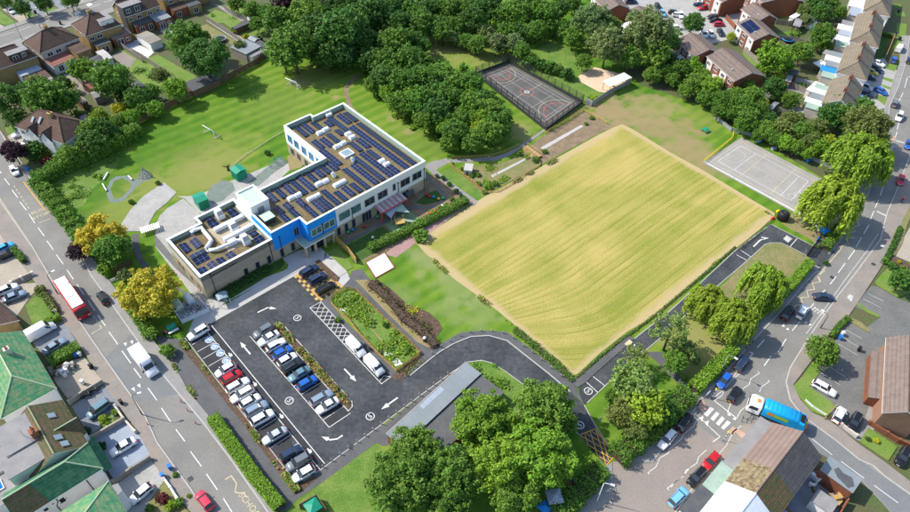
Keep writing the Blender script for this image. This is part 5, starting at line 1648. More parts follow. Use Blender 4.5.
for k,fl in((t,0),(0,1)):
 fs=[[(-.3,-.3,5.2+k),(2.5,3.4,8.0+k),(2.5,12.3,8.0+k),(-.3,12.3,5.2+k)][::-1]if False else[(-.3,-.3,5.2+k),(-.3,12.3,5.2+k),(2.5,12.3,8.0+k),(2.5,3.4,8.0+k)][::-1],[(-.3,-.3,5.2+k),(5.5,-.3,5.2+k),(2.5,3.4,8.0+k)],[(5.5,-.3,5.2+k),(5.5,12.3,5.2+k),(2.5,12.3,8.0+k),(2.5,3.4,8.0+k)]]
 for i,f in enumerate(fs):
  mb.poly(f[::-1]if fl else f,0 if i!=0 or True else 1)
mb.add([(-.3,-.3,5.2),(-.3,12.3,5.2),(-.3,12.3,5.36),(-.3,-.3,5.36)],[(3,2,1,0)],1)
mb.add([(-.3,12.3,5.2),(5.5,12.3,5.2),(2.5,12.3,8.0)],[(2,1,0)],1)
mb.add([(-.3,-.3,5.2),(5.5,-.3,5.2),(5.5,-.3,5.36),(-.3,-.3,5.36)],[(0,1,2,3)],1)
rw_=mb.build("wing_roof",[M['tile_green_dark'],M['white_paint']],hbm)
mb=MB()
mb.tube([(2.5,3.4,8.2),(2.5,12.3,8.2)],.13,6)
mb.tube([(2.5,3.4,8.2),(-.3,-.3,5.4)],.12,6)
mb.tube([(2.5,3.4,8.2),(5.5,-.3,5.4)],.12,6)
mb.build("ridge_tiles",M['ridge_pale'],rw_)
mb=MB()
mb.poly([(-.32,7.6,5.40),(-.32,12.2,5.40),(2.45,12.2,8.19),(2.45,8.6,8.19)][::-1])
mb.build("mossy_tiles",M['tile_moss'],rw_)
for x,z in((7.6,5.6),(8.9,2.4)):
 pass
F_w=((0,12.0),(0,-1))
for x,z,w,hh in((3.3,3.4,.8,.9),(4.4,3.9,.45,.5),(5.6,2.9,.9,1.4)):
 window(hbm,F_w,x,z,w,hh,bars=0)
mb=MB()
mb.tube([(-.06,7.4,.1),(-.06,7.4,3.2),(-.06,6.9,4.0),(-.06,6.9,5.1)],.07,6)
mb.tube([(-.06,6.9,3.2),(-.06,5.8,3.6)],.06,6)
mb.tube([(-.06,2.4,.1),(-.06,2.4,5.1)],.07,6)
mb.build("downpipe_or_lamp_pole",M['black'],hbm)
F_f=((0,0),(1,0))
for x in(2.6,9.6,13.6):
 window(hbm,((0,-.62),(1,0))if x==9.6 else F_f,x,3.2,1.8,1.3,bars=2)
 window(hbm,((0,-.62),(1,0))if x==9.6 else F_f,x,.6,2.0,1.5,bars=2)
mb=MB()
mb.box(1.0,8.0,-1.4,-.02,2.5,2.75)
mb.build("porch_roof",M['tile_green_dark'],hbm)
annex(hbm,9.6,15.4,4.2,9.6,7.5,'white_wall','felt_grey',0,"dormer",[('B',.5,5.6,2.0,1.2)])
annex(hbm,5.8,9.3,4.3,10.6,7.2,'white_wall','felt_grey',0,"dormer")
annex(hbm,5.6,10.5,10.8,16.0,3.0,'white_wall','felt_grey',0,"extension")
annex(hbm,11.0,15.2,9.8,14.5,3.4,'white_wall','felt_grey',0,"extension")
mb=MB()
q0=MB()
q0.box(8.0,9.9,12.2,14.0,3.12,3.4)
lq=q0.build("roof_lantern",M['white_paint'],hbm)
mb.add([(8.1,12.3,3.4),(9.8,12.3,3.4),(9.8,13.9,3.4),(8.1,13.9,3.4),(8.95,13.1,4.1)],[(0,1,4),(1,2,4),(2,3,4),(3,0,4)])
mb.build("pane",M['blue_paint'],lq)
chimney(hbm,10.2,5.0,7.3,9.0,'red_brick',.5,1.0,3)
mb=MB()
mb.tube([(11.2,6.4,7.5),(11.2,6.4,9.4)],.035,5)
for k in range(4):
 mb.tube([(10.8,6.1+.2*k,9.2+.02*k),(11.6,6.1+.2*k,9.2+.02*k)],.03,4)
mb.build("aerial",M['grey_metal'],hbm)
az_d=radians(-46.3)
od=G(107.8,484,5.2)
hd=thing("semi_detached_house","light green tiled house at the bottom edge beside white side wall","house",Vector((od.x,od.y,0))+Vector((cos(az_d),sin(az_d),0))*14,az_d+pi)
mb=MB()
four_walls(mb,0,14,0,8.4,-.3,5.22)
mb.build("wall",M['white_wall'],hd)
rm,rf=roof_mesh(0,14,0,8.4,5.2,8.0,0,4.2)
r=rm.build("roof",[M['tile_green'],M['white_paint']],hd)
ridge_tiles(r,rf,0,4.2,'ridge_pale')
mb=MB()
gable_walls(mb,0,14,0,8.4,5.2,7.95,0,4.2)
mb.build("gable_wall",M['white_wall'],hd)
for x in(3,7,11.5):
 window(hd,((0,0),(1,0)),x,3.2,1.8,1.3,bars=2)
mb=MB()
pts=[(11.2,0),(13.4,0),(13.0,-1.1),(11.6,-1.1)]
mb.prism(pts,-.1,5.1)
bay=mb.build("bay_window",M['white_wall'],hd)
mb=MB()
mb.prism([(11.1,.0),(13.5,.0),(13.1,-1.2),(11.5,-1.2)],5.1,5.25)
mb.build("roof",M['felt_grey'],bay)
hx,L,W,r=house("detached_house","brown tiled house at the left edge with ochre wall above bright green roof","house",(-30,268),(17.5,321),(-10,342),3.2,5.0,(0,0),'yellow_brick','tile_brown')
SAZ2=radians(-134.9)
so=G(774,424,5.5)
def shop_unit(name,label,x0,x1,mf,mbk,canopy,first=False,last=False):
 h=thing(name,label,"building",Vector((so.x,so.y,0)),SAZ2,"terrace of shops by the crossroads")
 W=8.0
 mb=MB()
 four_walls(mb,x0,x1,.02,W,-.3,5.5)
 mb.build("wall",M['white_wall'],h)
 mb=MB()
 t=.15
 ze,zr,ym=5.5,8.1,W/2
 for k,fl in((t,0),(0,1)):
  f1=[(x0,-.3,ze+k),(x1,-.3,ze+k),(x1,ym,zr+k),(x0,ym,zr+k)]
  f2=[(x1,W+.3,ze+k),(x0,W+.3,ze+k),(x0,ym,zr+k),(x1,ym,zr+k)]
  mb.poly(f1[::-1]if fl else f1,0)
  mb.poly(f2[::-1]if fl else f2,1)
 for y in(-.3,W+.3):
  mb.add([(x0,y,ze),(x1,y,ze),(x1,y,ze+t),(x0,y,ze+t)],[(0,1,2,3)],2)
 for x in(x0,x1):
  mb.add([(x,-.3,ze),(x,ym,zr),(x,ym,zr+t),(x,-.3,ze+t)],[(0,1,2,3)],2)
  mb.add([(x,ym,zr),(x,W+.3,ze),(x,W+.3,ze+t),(x,ym,zr+t)],[(0,1,2,3)],2)
  mb.poly([(x,0.02,ze-.05),(x,W,ze-.05),(x,ym,zr-.02)],2)
 r=mb.build("roof",[M[mf],M[mbk],M['white_wall']],h)
 mb=MB()
 mb.tube([(x0,ym,zr+t),(x1,ym,zr+t)],.12,6)
 mb.build("ridge_tiles",M['tile_plum' if not last else 'white_paint'],r)
 for s,y,d in(('F',0.02,1),('B',W,-1)):
  face=((x0,y),(1,0))if d>0 else((x1,y),(-1,0))
  for q in(.25,.7):
   window(h,face,(x1-x0)*q,3.6,1.4,1.3)
 mb=MB()
 mb.box(x0+.3,x1-.3,-.02,.02,.2,2.8)
 mb.build("shop_front",M['glass'],h)
 return h,r
s1,r1=shop_unit("shop_building","shop with plum tiled front slope and dark tiled rear slope at the crossroads corner",0,9.4,'tile_plum','tile_dark',0,first=True)
s2,r2=shop_unit("shop_building","shop with straw coloured lichen covered roof in the middle of the terrace",9.4,15.0,'tile_lichen','tile_moss',0)
s3,r3=shop_unit("shop_building","shop with white painted roof at the bottom end of the terrace",15.0,25.0,'white_paint','white_metal',0,last=True)
for un,xa,xb in((s1,0,9.4),(s2,9.4,15.0)):
 mb=MB()
 sl=(8.1-5.5)/(4.0+.3)
 for k in range(int((xb-xa)/.42)):
  x=xa+.2+k*.42
  mb.tube([(x,8.25,5.5+.17),(x,4.08,8.1+.13)],.055,4,caps=False)
 for k in range(12):
  y=8.2-k*.34
  mb.box(xa+.05,xb-.05,y-.05,y,5.5+.16+(8.3-y)*sl-.05,5.5+.2+(8.3-y)*sl)
 q=mb.build("tile_rolls",M['tile_dark' if un is s1 else 'tile_moss'],un)
 q["kind"]="stuff"
annex(s1,-1.4,10.6,-2.3,-.05,3.2,'white_wall','felt_grey',0,"shop_canopy")
annex(s2,10.7,16.4,-2.5,-.05,3.1,'white_wall','membrane',0,"shop_canopy")
annex(s3,16.5,22.5,-2.7,-.4,3.0,'white_wall','felt_dark',0,"shop_canopy")
annex(s1,-3.1,.2,9.2,14.4,3.0,'red_brick','metal_roof',0,"extension",[('L',.5,.9,1.2,1.1)])
mb=MB()
mb.sheet([(-2.3,11.0),(-1.4,10.6),(-.5,11.6),(.0,13.6),(-1.0,14.2),(-2.2,13.3),(-1.9,12.0)],3.15)
mb.build("roof_stain",M['felt_dark'],s1)
annex(s1,3.2,5.8,10.6,13.6,2.4,'white_wall','felt_grey',.2,"outhouse")
annex(s2,10.5,13.5,8.2,11.5,2.6,'white_wall','metal_roof',.3,"extension")
mb=MB()
mb.wall([(0.4,14.6),(8.6,14.8),(9.4,8.2)],.22,0,1.7)
mb.build("yard_wall",M['red_brick'],s1)
mb=MB()
mb.wall([(9.6,8.2),(9.4,16.0),(15.0,16.4)],.18,0,1.7)
mb.build("yard_fence",M['timber_brown'],s2)
mb=MB()
mb.sheet([(0.3,8.05),(9.2,8.05),(9.2,14.6),(.6,14.5)],.08)
mb.build("yard_paving",M['drive_grey'],s1)
mb=MB()
mb.sheet([(9.6,8.05),(22,8.05),(22,17.0),(9.6,17.0)],.08)
mb.build("yard_paving",M['felt_dark'],s2)
r1_,L,W,r=house("detached_house","brown roofed house at the right edge with sunlit brick gable wall","house",(912,350),(883.6,412.7),(918,419),4.6,7.2,(0,0),'tan_brick','tile_grey')
annex(r1_,L*.12,L*.75,-1.6,-.03,2.2,'red_brick','tile_grey',.7,"extension")
GB="brick houses around the parking court"
for nm,lab,p0,p1,p2,wl in(("brick_house","small red brick house with grey roof left of the long brick house, behind tree row",(681.3,40.6),(694,57),(718,50.8),1),("brick_house","long red brick house with white and orange front, largest grey roof by the bushes",(713,55.9),(734.6,81.2),(761.2,73.6),2),("brick_house","red brick house carrying a blue solar array on its grey roof",(739.7,24.2),(754.2,40.6),(777.8,37),3),("brick_house","red brick house with plain grey roof behind the one with solar panels",(739.7,10.3),(757.2,21.8),(777.8,20),4),("brick_house","brown roofed brick house at the top edge left of the parking court",(592,-4),(606.3,11.6),(629,8.5),5),("brick_house","low brown roofed house with white porch behind the two big trees",(630,12),(637.5,24),(660,18),6),("brick_house","red brick terrace house cut by the top edge with white glazed doors",(752,-16),(762,3),(800,-2),7),("brick_house","brick house at the top edge beside the parking court, orange wall",(706,-14),(722,2.5),(742,-4),8)):
 hh_,L,W,r=house(nm,lab,"house",p0,p1,p2,5.0 if wl!=6 else 3.2,6.9 if wl!=6 else 4.6,(0,0),'red_brick','tile_grey',group=GB)
 az=hh_.rotation_euler.z
 side='F' if cos(az)>0 else 'B'
 fo=((0,0),(1,0))if True else None
 for s in('F','B'):
  face=((0,0),(1,0))if s=='F' else((L,W),(-1,0))
  n_=max(2,int(L/3.2))
  o2,d2=Vector(face[0]),Vector(face[1])
  nrm=Vector((d2.y,-d2.x))
  for i in range(n_):
   x=L*(i+.5)/n_
   mb=MB()
   c=o2+d2*x+nrm*.02
   e=1.45
   a_,b__=c-d2*e,c+d2*e
   mb.prism([a_,b__,b__-nrm*.01,a_-nrm*.01],.1,2.3 if wl==6 else 4.9)
   mb.build("cladding",M['white_wall' if i%2==0 else 'tile_red'],hh_)
   if wl!=6:
    window(hh_,face,x,3.2,1.6,1.2,proud=.1)
   window(hh_,face,x,.7,1.6,1.3,proud=.1)
 if wl==3:
  for i in range(4):
   for j in range(2):
    mb=MB()
    sl=(6.9-5.0+.12)/(W/2+.3)
    x0,y0=1.0+i*1.5,.4+j*1.55
    side0=True
    f=lambda x,y:(x,y,5.0+.24+(y+.3)*sl*.96)
    mb.poly([f(x0,y0),f(x0+1.44,y0),f(x0+1.44,y0+1.48),f(x0,y0+1.48)])
    mb.build("solar_panel",M['solar'],r)
 if wl in(3,4,2):
  roof_window(r,L*.7,1.6,6.0,.4,.5,.6)
GTc="hipped terrace blocks along the east road"
terr=[("terraced_house","terrace block at the top edge with tan hipped roof and brick chimney",(869,-14),(863.6,11.5),(883.6,13.3),(0,3.4)),("terraced_house","tan hipped terrace block with two brick chimneys, second from the top",(857.5,15.7),(850.3,41.8),(871.5,45.4),(0,3.4)),("terraced_house","tan hipped terrace block behind the bright blue flat roof, third from the top",(846.6,47),(837,73),(859.4,81),(0,3.4)),("terraced_house","lowest tan terrace block with two chimneys, partly behind trees",(833,80),(822,104.5),(852,106),(0,0))]
ext_cols=[['felt_grey','white_paint','drive_blue'],['felt_grey','white_paint','drive_blue','white_paint','membrane'],['metal_roof','slabs_white','metal_roof','blue_paint','membrane'],['membrane','slabs_white','metal_roof','white_paint','membrane']]
for k,(nm,lab,p0,p1,p2,hips)in enumerate(terr):
 a,b_,c=G(*p0,5.0),G(*p1,5.0),G(*p2,5.0)
 x=(a-b_).normalized()
 L=(a-b_).length
 n_=Vector((-x.y,x.x,0))
 W=max(7.6,abs((c-b_).dot(n_)))
 h=thing(nm,lab,"house",(b_.x,b_.y,0),atan2(x.y,x.x),GTc)
 sgn=1 if(c-b_).dot(n_)>0 else-1
 y0,y1=(0,W)if sgn>0 else(-W,0)
 mb=MB()
 four_walls(mb,0,L,y0,y1,-.3,5.02)
 gable_walls(mb,0,L,y0,y1,5.0,7.75,hips[1],hips[0])
 mb.build("wall",M['white_wall'],h)
 rm,rf=roof_mesh(0,L,y0,y1,5.0,7.8,hips[1],hips[0],.3)
 r=rm.build("roof",[M['tile_tan'],M['white_paint']],h)
 ridge_tiles(r,rf,hips[1],hips[0],'tile_tan')
 ym=(y0+y1)/2
 for q in(.32,.82):
  chimney(r,L*q,ym,7.0,8.9,'tile_red',.45,.9,2)
 for s,face in(('r',((0,y0),(1,0))),('b',((L,y1),(-1,0)))):
  for i in range(4):
   window(h,face,L*(i+.5)/4,3.1,1.6,1.2)
   window(h,face,L*(i+.5)/4,.6,1.8,1.4)
 ec=ext_cols[k]
 ylo,yhi=((-3.5,-.05)if sgn>0 else(.05,3.5))
 for i,cm in enumerate(ec):
  x0=L-L*(i+1)/len(ec)
  x1=L-L*i/len(ec)
  annex(h,x0+.15,x1-.15,ylo-(.8 if i%2 else 0)*(1 if sgn>0 else 0),yhi+(.8 if i%2 else 0)*(0 if sgn>0 else 1),2.7+.1*(i%3),'pale_render',cm,0,"extension",[('F' if sgn>0 else 'B',.5,.3,2.0,2.0)])
 if hips[1]:
  annex(h,-2.4,-.1,y0+.5,y1-.5,2.8,'white_wall','white_paint',0,"side_extension")
pv,L,W=flat_building("sports_pavilion","long low building with pale metal roof beside the school car park","building",(381,428),(466,363.3),(481,373),3.0,'red_brick','metal_roof',slope=0.0)
for i in range(1,12):
 mb=MB()
 x=L*i/12
 mb.box(x-.025,x+.025,-.12,W+.12,3.16,3.2)
 mb.build("roof_seam",M['metal_roof'],pv)
mb=MB()
mb.box(L*.35,L*.62,W*.03,W*.33,3.165,3.185)
mb.build("roof_patch",M['drive_blue'],pv)
mb=MB()
mb.box(-.2,L+.2,-.22,-.14,2.85,3.2)
mb.build("fascia",M['pale_render'],pv)
mb=MB()
mb.box(L*.02,L*.02+1.2,-.08,-.02,.1,2.1)
mb.build("door",M['pink_paint'],pv)
annex(pv,.0,L+.4,W+.2,W+5.4,2.7,'red_brick','asphalt_path',0,"extension")if True else None
area("yard",[(393,446),(470,382),(482,374),(488,384),(495,398),(470,424),(440,445),(400,455)],.056,'asphalt_path')
sh=thing("shelter","white roofed open shelter on posts beside the sand pit","shelter",G(*zz(440,0,[(660,355)],3.939)[0]),0)
loc,az,L,W=px_frame(*zz(440,0,[(650,320),(672,340),(738,300)],3.939),2.6)
sh.location=loc
sh.rotation_euler=(0,0,az)
mb=MB()
mb.add([(-.2,-.2,2.6),(L+.2,-.2,2.6),(L+.2,W+.2,2.8),(-.2,W+.2,2.8),(-.2,-.2,2.72),(L+.2,-.2,2.72),(L+.2,W+.2,2.92),(-.2,W+.2,2.92)],[(3,2,1,0),(4,5,6,7),(0,1,5,4),(1,2,6,5),(2,3,7,6),(3,0,4,7)])
mb.build("roof",M['white_metal'],sh)
for x in(0.1,L-.1):
 for y in(.1,W-.1):
  mb=MB()
  mb.box(x-.07,x+.07,y-.07,y+.07,0,2.62)
  mb.build("post",M['timber_yellow'],sh)
mb=MB()
mb.box(.2,L-.2,W*.45,W*.45+.35,.42,.5)
mb.box(.3,.4,W*.45,W*.45+.3,0,.42)
mb.box(L-.4,L-.3,W*.45,W*.45+.3,0,.42)
mb.build("bench_seat",M['timber_brown'],sh)
# ================================================================== vehicles
def loft(mb,secs,m=0,smooth=True,cap=True):
 """secs: list of rings (same count), each a list of points"""
 n=len(secs[0])
 base=len(mb.v)
 vs=[p for s in secs for p in s]
 fs=[]
 for i in range(len(secs)-1):
  for k in range(n-1):
   fs.append((i*n+k,(i+1)*n+k,(i+1)*n+k+1,i*n+k+1))
 mb.add(vs,fs,m,smooth)
 if cap:
  mb.add(secs[0],[tuple(range(n))],m)
  mb.add(secs[-1],[tuple(range(n))[::-1]],m)
CAR_SHAPES={'hatch':dict(L=4.1,W=1.76,top=[(-2.05,.62),(-1.98,.92),(-1.7,.98),(.85,.97),(1.5,.90),(1.95,.74),(2.05,.55)],cab=(-1.95,1.05,-1.45,.35,1.47)),'suv':dict(L=4.5,W=1.86,top=[(-2.25,.68),(-2.2,1.02),(-1.9,1.08),(.9,1.08),(1.65,1.02),(2.15,.85),(2.25,.6)],cab=(-2.15,1.1,-1.75,.45,1.66)),'saloon':dict(L=4.6,W=1.80,top=[(-2.3,.6),(-2.22,.95),(-1.5,1.0),(.75,.96),(1.6,.88),(2.2,.72),(2.3,.52)],cab=(-1.65,1.05,-.95,.3,1.44)),'estate':dict(L=4.65,W=1.80,top=[(-2.32,.6),(-2.28,.94),(-1.9,.98),(.75,.97),(1.6,.88),(2.2,.72),(2.32,.52)],cab=(-2.22,1.05,-1.85,.35,1.5)),'mpv':dict(L=4.5,W=1.84,top=[(-2.25,.66),(-2.2,1.0),(-1.9,1.05),(1.1,1.06),(1.7,.96),(2.15,.78),(2.25,.55)],cab=(-2.15,1.45,-1.85,.6,1.75)),}
WHEEL=None
def wheel_meshes():
 t,r=MB(),MB()
 n=14
 for k in range(n):
  a0,a1=2*pi*k/n,2*pi*(k+1)/n
  for(r0,y0,r1,y1)in((.22,-.1,.315,-.1),(.315,-.1,.315,.1),(.315,.1,.22,.1)):
   t.add([(r0*cos(a0),y0,r0*sin(a0)),(r0*cos(a1),y0,r0*sin(a1)),(r1*cos(a1),y1,r1*sin(a1)),(r1*cos(a0),y1,r1*sin(a0))],[(0,1,2,3)],0,True)
 for s in(-1,1):
  r.poly([(.22*cos(2*pi*k/n),s*.07,.22*sin(2*pi*k/n))for k in range(n)][::s])
  for k in range(5):
   a=2*pi*k/5
   r.add([(.04*cos(a-1),s*.085,.04*sin(a-1)),(.2*cos(a-.2),s*.085,.2*sin(a-.2)),(.2*cos(a+.2),s*.085,.2*sin(a+.2)),(.04*cos(a+1),s*.085,.04*sin(a+1))],[(0,1,2,3)])
 return t.mesh("wheel",M['rubber']),r.mesh("rim",M['grey_metal'])
WHEEL=wheel_meshes()
def add_wheels(root,pts,sc=1.0):
 for(x,y)in pts:
  w=link("wheel",WHEEL[0],root,(x,y,.315*sc),scale=(sc,sc,sc))
  link("rim",WHEEL[1],w)
def make_car(kind,name,label,cat="car"):
 S=CAR_SHAPES[kind]
 L,W=S['L'],S['W']
 W*=.95
 hw=W/2
 root=thing(name,label,cat)
 root["paint"]=1
 mb=MB()
 secs=[]
 top=S['top']
 for i,(x,zt)in enumerate(top):
  f=1.0-.22*(abs(x)/(L/2))**6
  w=hw*f
  zb=.24 if 0<i<len(top)-1 else.38
  mz=zb+(zt-zb)*.62
  secs.append([(x,-w*.92,zb),(x,-w,zb+.14),(x,-w,mz),(x,-w*.95,zt-.03),(x,-w*.80,zt+.015),(x,0,zt+.035),(x,w*.80,zt+.015),(x,w*.95,zt-.03),(x,w,mz),(x,w,zb+.14),(x,w*.92,zb)])
 loft(mb,secs)
 br,bf,rr,rf,zr=S['cab']
 zat=lambda x:np.interp(x,[t[0]for t in top],[t[1]for t in top])
 wb,wr=hw*.90,hw*.70
 zc=zr+.04
 mb.add([(rr,-wr,zr),(rf,-wr,zr),(rf,0,zc),(rr,0,zc),(rf,wr,zr),(rr,wr,zr)],[(0,1,2,3),(3,2,4,5)],0,True)
 for s in(-1,1):
  for(xa,za,xb,d)in((br,zat(br),rr,.12),(bf,zat(bf),rf,.1),((br+bf)/2-.1,zat(0),(rr+rf)/2-.1,.08)):
   mb.add([(xa,s*wb,za),(xa+d,s*wb,za),(xb+d*.6,s*wr,zr),(xb-d*.3,s*wr,zr)],[(0,1,2,3)if s<0 else(3,2,1,0)],0)
 b_=mb.build("body",M['paint'],root)
 b_["paint"]=1
 g=MB()
 e=.02
 g.add([(bf,-wb+.04,zat(bf)),(bf,wb-.04,zat(bf)),(rf+.02,wr-.02,zr-.015),(rf+.02,-wr+.02,zr-.015)],[(0,1,2,3)])
 g.add([(br,wb-.04,zat(br)),(br,-wb+.04,zat(br)),(rr-.02,-wr+.02,zr-.015),(rr-.02,wr-.02,zr-.015)],[(0,1,2,3)])
 for s in(-1,1):
  g.add([(br+.1,s*(wb-e),zat(br)),(bf-.08,s*(wb-e),zat(bf)),(rf-.04,s*(wr-e),zr-.02),(rr+.06,s*(wr-e),zr-.02)],[(0,1,2,3)if s<0 else(3,2,1,0)])
 g.build("windows",M['glass'],root)
 for s in(-1,1):
  h=MB()
  x,w=L/2-.05,hw*.78
  h.add([(x-.22,s*(w+.08),.66),(x-.02,s*(w-.05),.62),(x+.02,s*(w-.34),.60),(x+.0,s*(w-.34),.74),(x-.04,s*(w-.05),.77),(x-.24,s*(w+.08),.82)],[(0,1,4,5)if s<0 else(5,4,1,0),(1,2,3,4)if s<0 else(4,3,2,1)])
  h.build("headlight",M['lamp_clear'],root)
  h=MB()
  h.box(-L/2-.02,-L/2+.16,min(s*hw*.93,s*hw*.62),max(s*hw*.93,s*hw*.62),.72,.93)
  h.build("tail_light",M['tail_red'],root)
  h=MB()
  h.box(bf-.38,bf-.22,min(s*(hw-.02),s*(hw+.17)),max(s*(hw-.02),s*(hw+.17)),.98,1.12)
  w_=h.build("wing_mirror",M['paint'],root)
  w_["paint"]=1
 for x,m_ in((L/2+.005,'white_paint'),(-L/2-.012,'yellow_paint')):
  h=MB()
  h.box(x-.01,x+.012,-.26,.26,.42,.53)
  h.build("number_plate",M[m_],root)
 if kind in('suv','estate'):
  for s in(-1,1):
   h=MB()
   h.tube([(rr+.1,s*(wr-.06),zr+.03),(rr+.2,s*(wr-.06),zr+.07),(rf-.25,s*(wr-.06),zr+.07),(rf-.12,s*(wr-.06),zr+.03)],.022,5)
   h.build("roof_rail",M['grey_metal'],root)
 wx=L*.30
 add_wheels(root,[(wx,-hw+.1),(wx,hw-.1),(-wx,-hw+.1),(-wx,hw-.1)])
 return root
def make_van(name,label,L=5.4,W=2.0,H=2.35,cat="van"):
 root=thing(name,label,cat)
 root["paint"]=1
 hw=W/2
 mb=MB()
 prof=[(-L/2,.35,1.9),(-L/2+.04,.3,H),(L/2-1.9,.3,H+.02),(L/2-1.55,.3,H-.06),(L/2-.95,.3,1.35),(L/2-.15,.32,1.12),(L/2,.4,.8)]
 secs=[]
 for i,(x,zb,zt)in enumerate(prof):
  w=hw*(1 if i not in(0,len(prof)-1)else.94)
  wt=w*(.90 if zt>1.5 else.88)
  secs.append([(x,-w,zb),(x,-w,zb+(zt-zb)*.55),(x,-wt,zt-.06),(x,-wt*.9,zt),(x,0,zt+.03),(x,wt*.9,zt),(x,wt,zt-.06),(x,w,zb+(zt-zb)*.55),(x,w,zb)])
 loft(mb,secs)
 b_=mb.build("body",M['paint'],root)
 b_["paint"]=1
 g=MB()
 x0,z0,x1,z1=L/2-.93,1.40,L/2-1.53,H-.12
 g.add([(x0+.02,-hw*.84,z0),(x0+.02,hw*.84,z0),(x1+.05,hw*.8,z1),(x1+.05,-hw*.8,z1)],[(0,1,2,3)])
 for s in(-1,1):
  g.add([(L/2-1.95,s*(hw+.005),1.35),(L/2-1.0,s*(hw+.005),1.3),(L/2-1.45,s*(hw*.93),H-.3),(L/2-1.95,s*(hw*.93),H-.3)],[(0,1,2,3)if s<0 else(3,2,1,0)])
 g.build("windows",M['glass'],root)
 for s in(-1,1):
  h=MB()
  h.box(L/2-.22,L/2+.0,min(s*hw*.9,s*hw*.6),max(s*hw*.9,s*hw*.6),.75,1.0)
  h.build("headlight",M['lamp_clear'],root)
  h=MB()
  h.box(-L/2-.02,-L/2+.1,min(s*hw*.97,s*hw*.85),max(s*hw*.97,s*hw*.85),.9,1.4)
  h.build("tail_light",M['tail_red'],root)
  h=MB()
  h.box(L/2-1.25,L/2-1.1,min(s*(hw),s*(hw+.22)),max(s*(hw),s*(hw+.22)),1.2,1.5)
  h.build("wing_mirror",M['black'],root)
 add_wheels(root,[(L*.31,-hw+.1),(L*.31,hw-.1),(-L*.3,-hw+.1),(-L*.3,hw-.1)],1.05)
 return root
PROTO={}
CARCOL=dict(white=(.78,.78,.78,1),silver=(.42,.45,.50,1),grey=(.13,.15,.175,1),dark=(.018,.022,.03,1),black=(.010,.011,.013,1),blue=(.012,.10,.42,1),navy=(.018,.035,.085,1),red=(.42,.012,.02,1),pink=(.55,.03,.07,1),steel=(.20,.27,.36,1),teal=(.10,.20,.26,1),lightblue=(.16,.42,.72,1),yellow=(.55,.42,.02,1),skyblue=(.05,.35,.75,1))
def place(kind,u,v,hd,col,label,group=None,z=0.08,name=None):
 c=G(u,v,.7)
 d=G(u+hd[0],v+hd[1],.7)-c
 rz=atan2(d.y,d.x)
 if kind not in PROTO:
  nm={'hatch':'hatchback_car','suv':'suv_car','saloon':'saloon_car','estate':'estate_car','mpv':'people_carrier'}.get(kind)
  PROTO[kind]=make_car(kind,nm,label)if nm else(make_van('panel_van',label,4.8,1.8,1.95)if kind=='van' else make_van('panel_van',label,5.7))
  o=PROTO[kind]
  o.location=(c.x,c.y,z)
  o.rotation_euler=(0,0,rz)
  if group:
   o["group"]=group
  for q in[o]+list(o.children_recursive):
   if q.get("paint"):
    q.color=CARCOL[col]
  o.scale=(.94,.93,.95)
  return o
 o=copy_tree(PROTO[kind],(c.x,c.y,z),rz,label,group,CARCOL[col])
 return o
GL_="cars in the left row of the car park"
NE,SWd=(18,-10.5),(-18,10.5)
for a in[('suv',198.3,332.5,SWd,'white',"white car with black glass roof, topmost in the left car park row"),('hatch',225.6,369.6,SWd,'white',"white car below the four disabled bays, left row"),('hatch',231.6,377.0,NE,'red',"red car with black roof in the left car park row"),('estate',237.6,385.3,NE,'white',"white estate car next below the red car, left row"),('estate',242.2,394.2,SWd,'white',"white car two places below the red car, nose to the hedge"),('hatch',250.2,401.2,NE,'white',"white car three places below the red car, left row"),('suv',256.6,409.0,NE,'steel',"blue grey car between two white cars in the left row"),('suv',262.4,418.0,NE,'white',"white car just above the first empty bay of the left row"),('saloon',274.6,435.6,SWd,'silver',"silver car alone between two empty bays, left row"),('hatch',290.8,453.0,NE,'navy',"dark navy car, third from the bottom of the left row"),('suv',298.6,462.0,SWd,'grey',"dark grey car, second from the bottom of the left row"),('hatch',303.8,473.4,SWd,'white',"white car at the bottom end of the left row beside dry planting"),]:
 place(*a,group=GL_)
GI="cars in the bays beside the planting island"
for a in[('suv',263.6,331.0,SWd,'grey',"grey car at the top end of the island row"),('saloon',268.6,338.0,SWd,'white',"white saloon, second from the top of the island row"),('hatch',276.0,344.8,NE,'white',"white hatchback directly above the bright blue car, island row"),('hatch',282.4,352.2,NE,'blue',"bright blue car in the upper half of the island row"),('hatch',287.2,359.4,NE,'white',"white car directly below the upper blue car, island row"),('suv',292.6,366.2,NE,'dark',"almost black car in the middle of the island row"),('saloon',299.2,374.0,SWd,'teal',"blue grey car directly above the lower blue car, island row"),('hatch',307.2,382.6,NE,'blue',"blue car with striped roof just above the empty island bay"),('estate',321.6,397.6,NE,'steel',"grey blue car below the empty bay of the island row"),('saloon',327.6,405.4,SWd,'white',"white car lowest in the island row"),]:
 place(*a,group=GI)
GY="cars on the yellow chequered bays"
place('estate',309.3,270.6,NE,'navy',"dark blue estate, nearest the school door on the yellow bays",GY)
place('suv',317.4,278.6,NE,'navy',"dark blue car in the middle of the yellow chequered bays",GY)
place('estate',325.6,288.0,NE,'black',"black car nearest the path on the yellow chequered bays",GY)
GV="white vans beside the hatched strip"
SE=(18,19)
place('van',356.0,347.6,SE,'white',"white panel van parked on the hatched strip, upper one",GV)
place('van',374.2,366.0,SE,'white',"white panel van parked at the lower end of the hatched strip",GV)
RD=(20,28)
place('hatch',14.2,170.6,RD,'white',"white car driving on the west road near the purple tree")
place('hatch',103,297.6,(-20,-28),'black',"black car passing the red bus on the west road")
place('hatch',204.4,500.5,(-20,-27),'pink',"red pink car at the bottom of the west road")
UR=(20,-13)
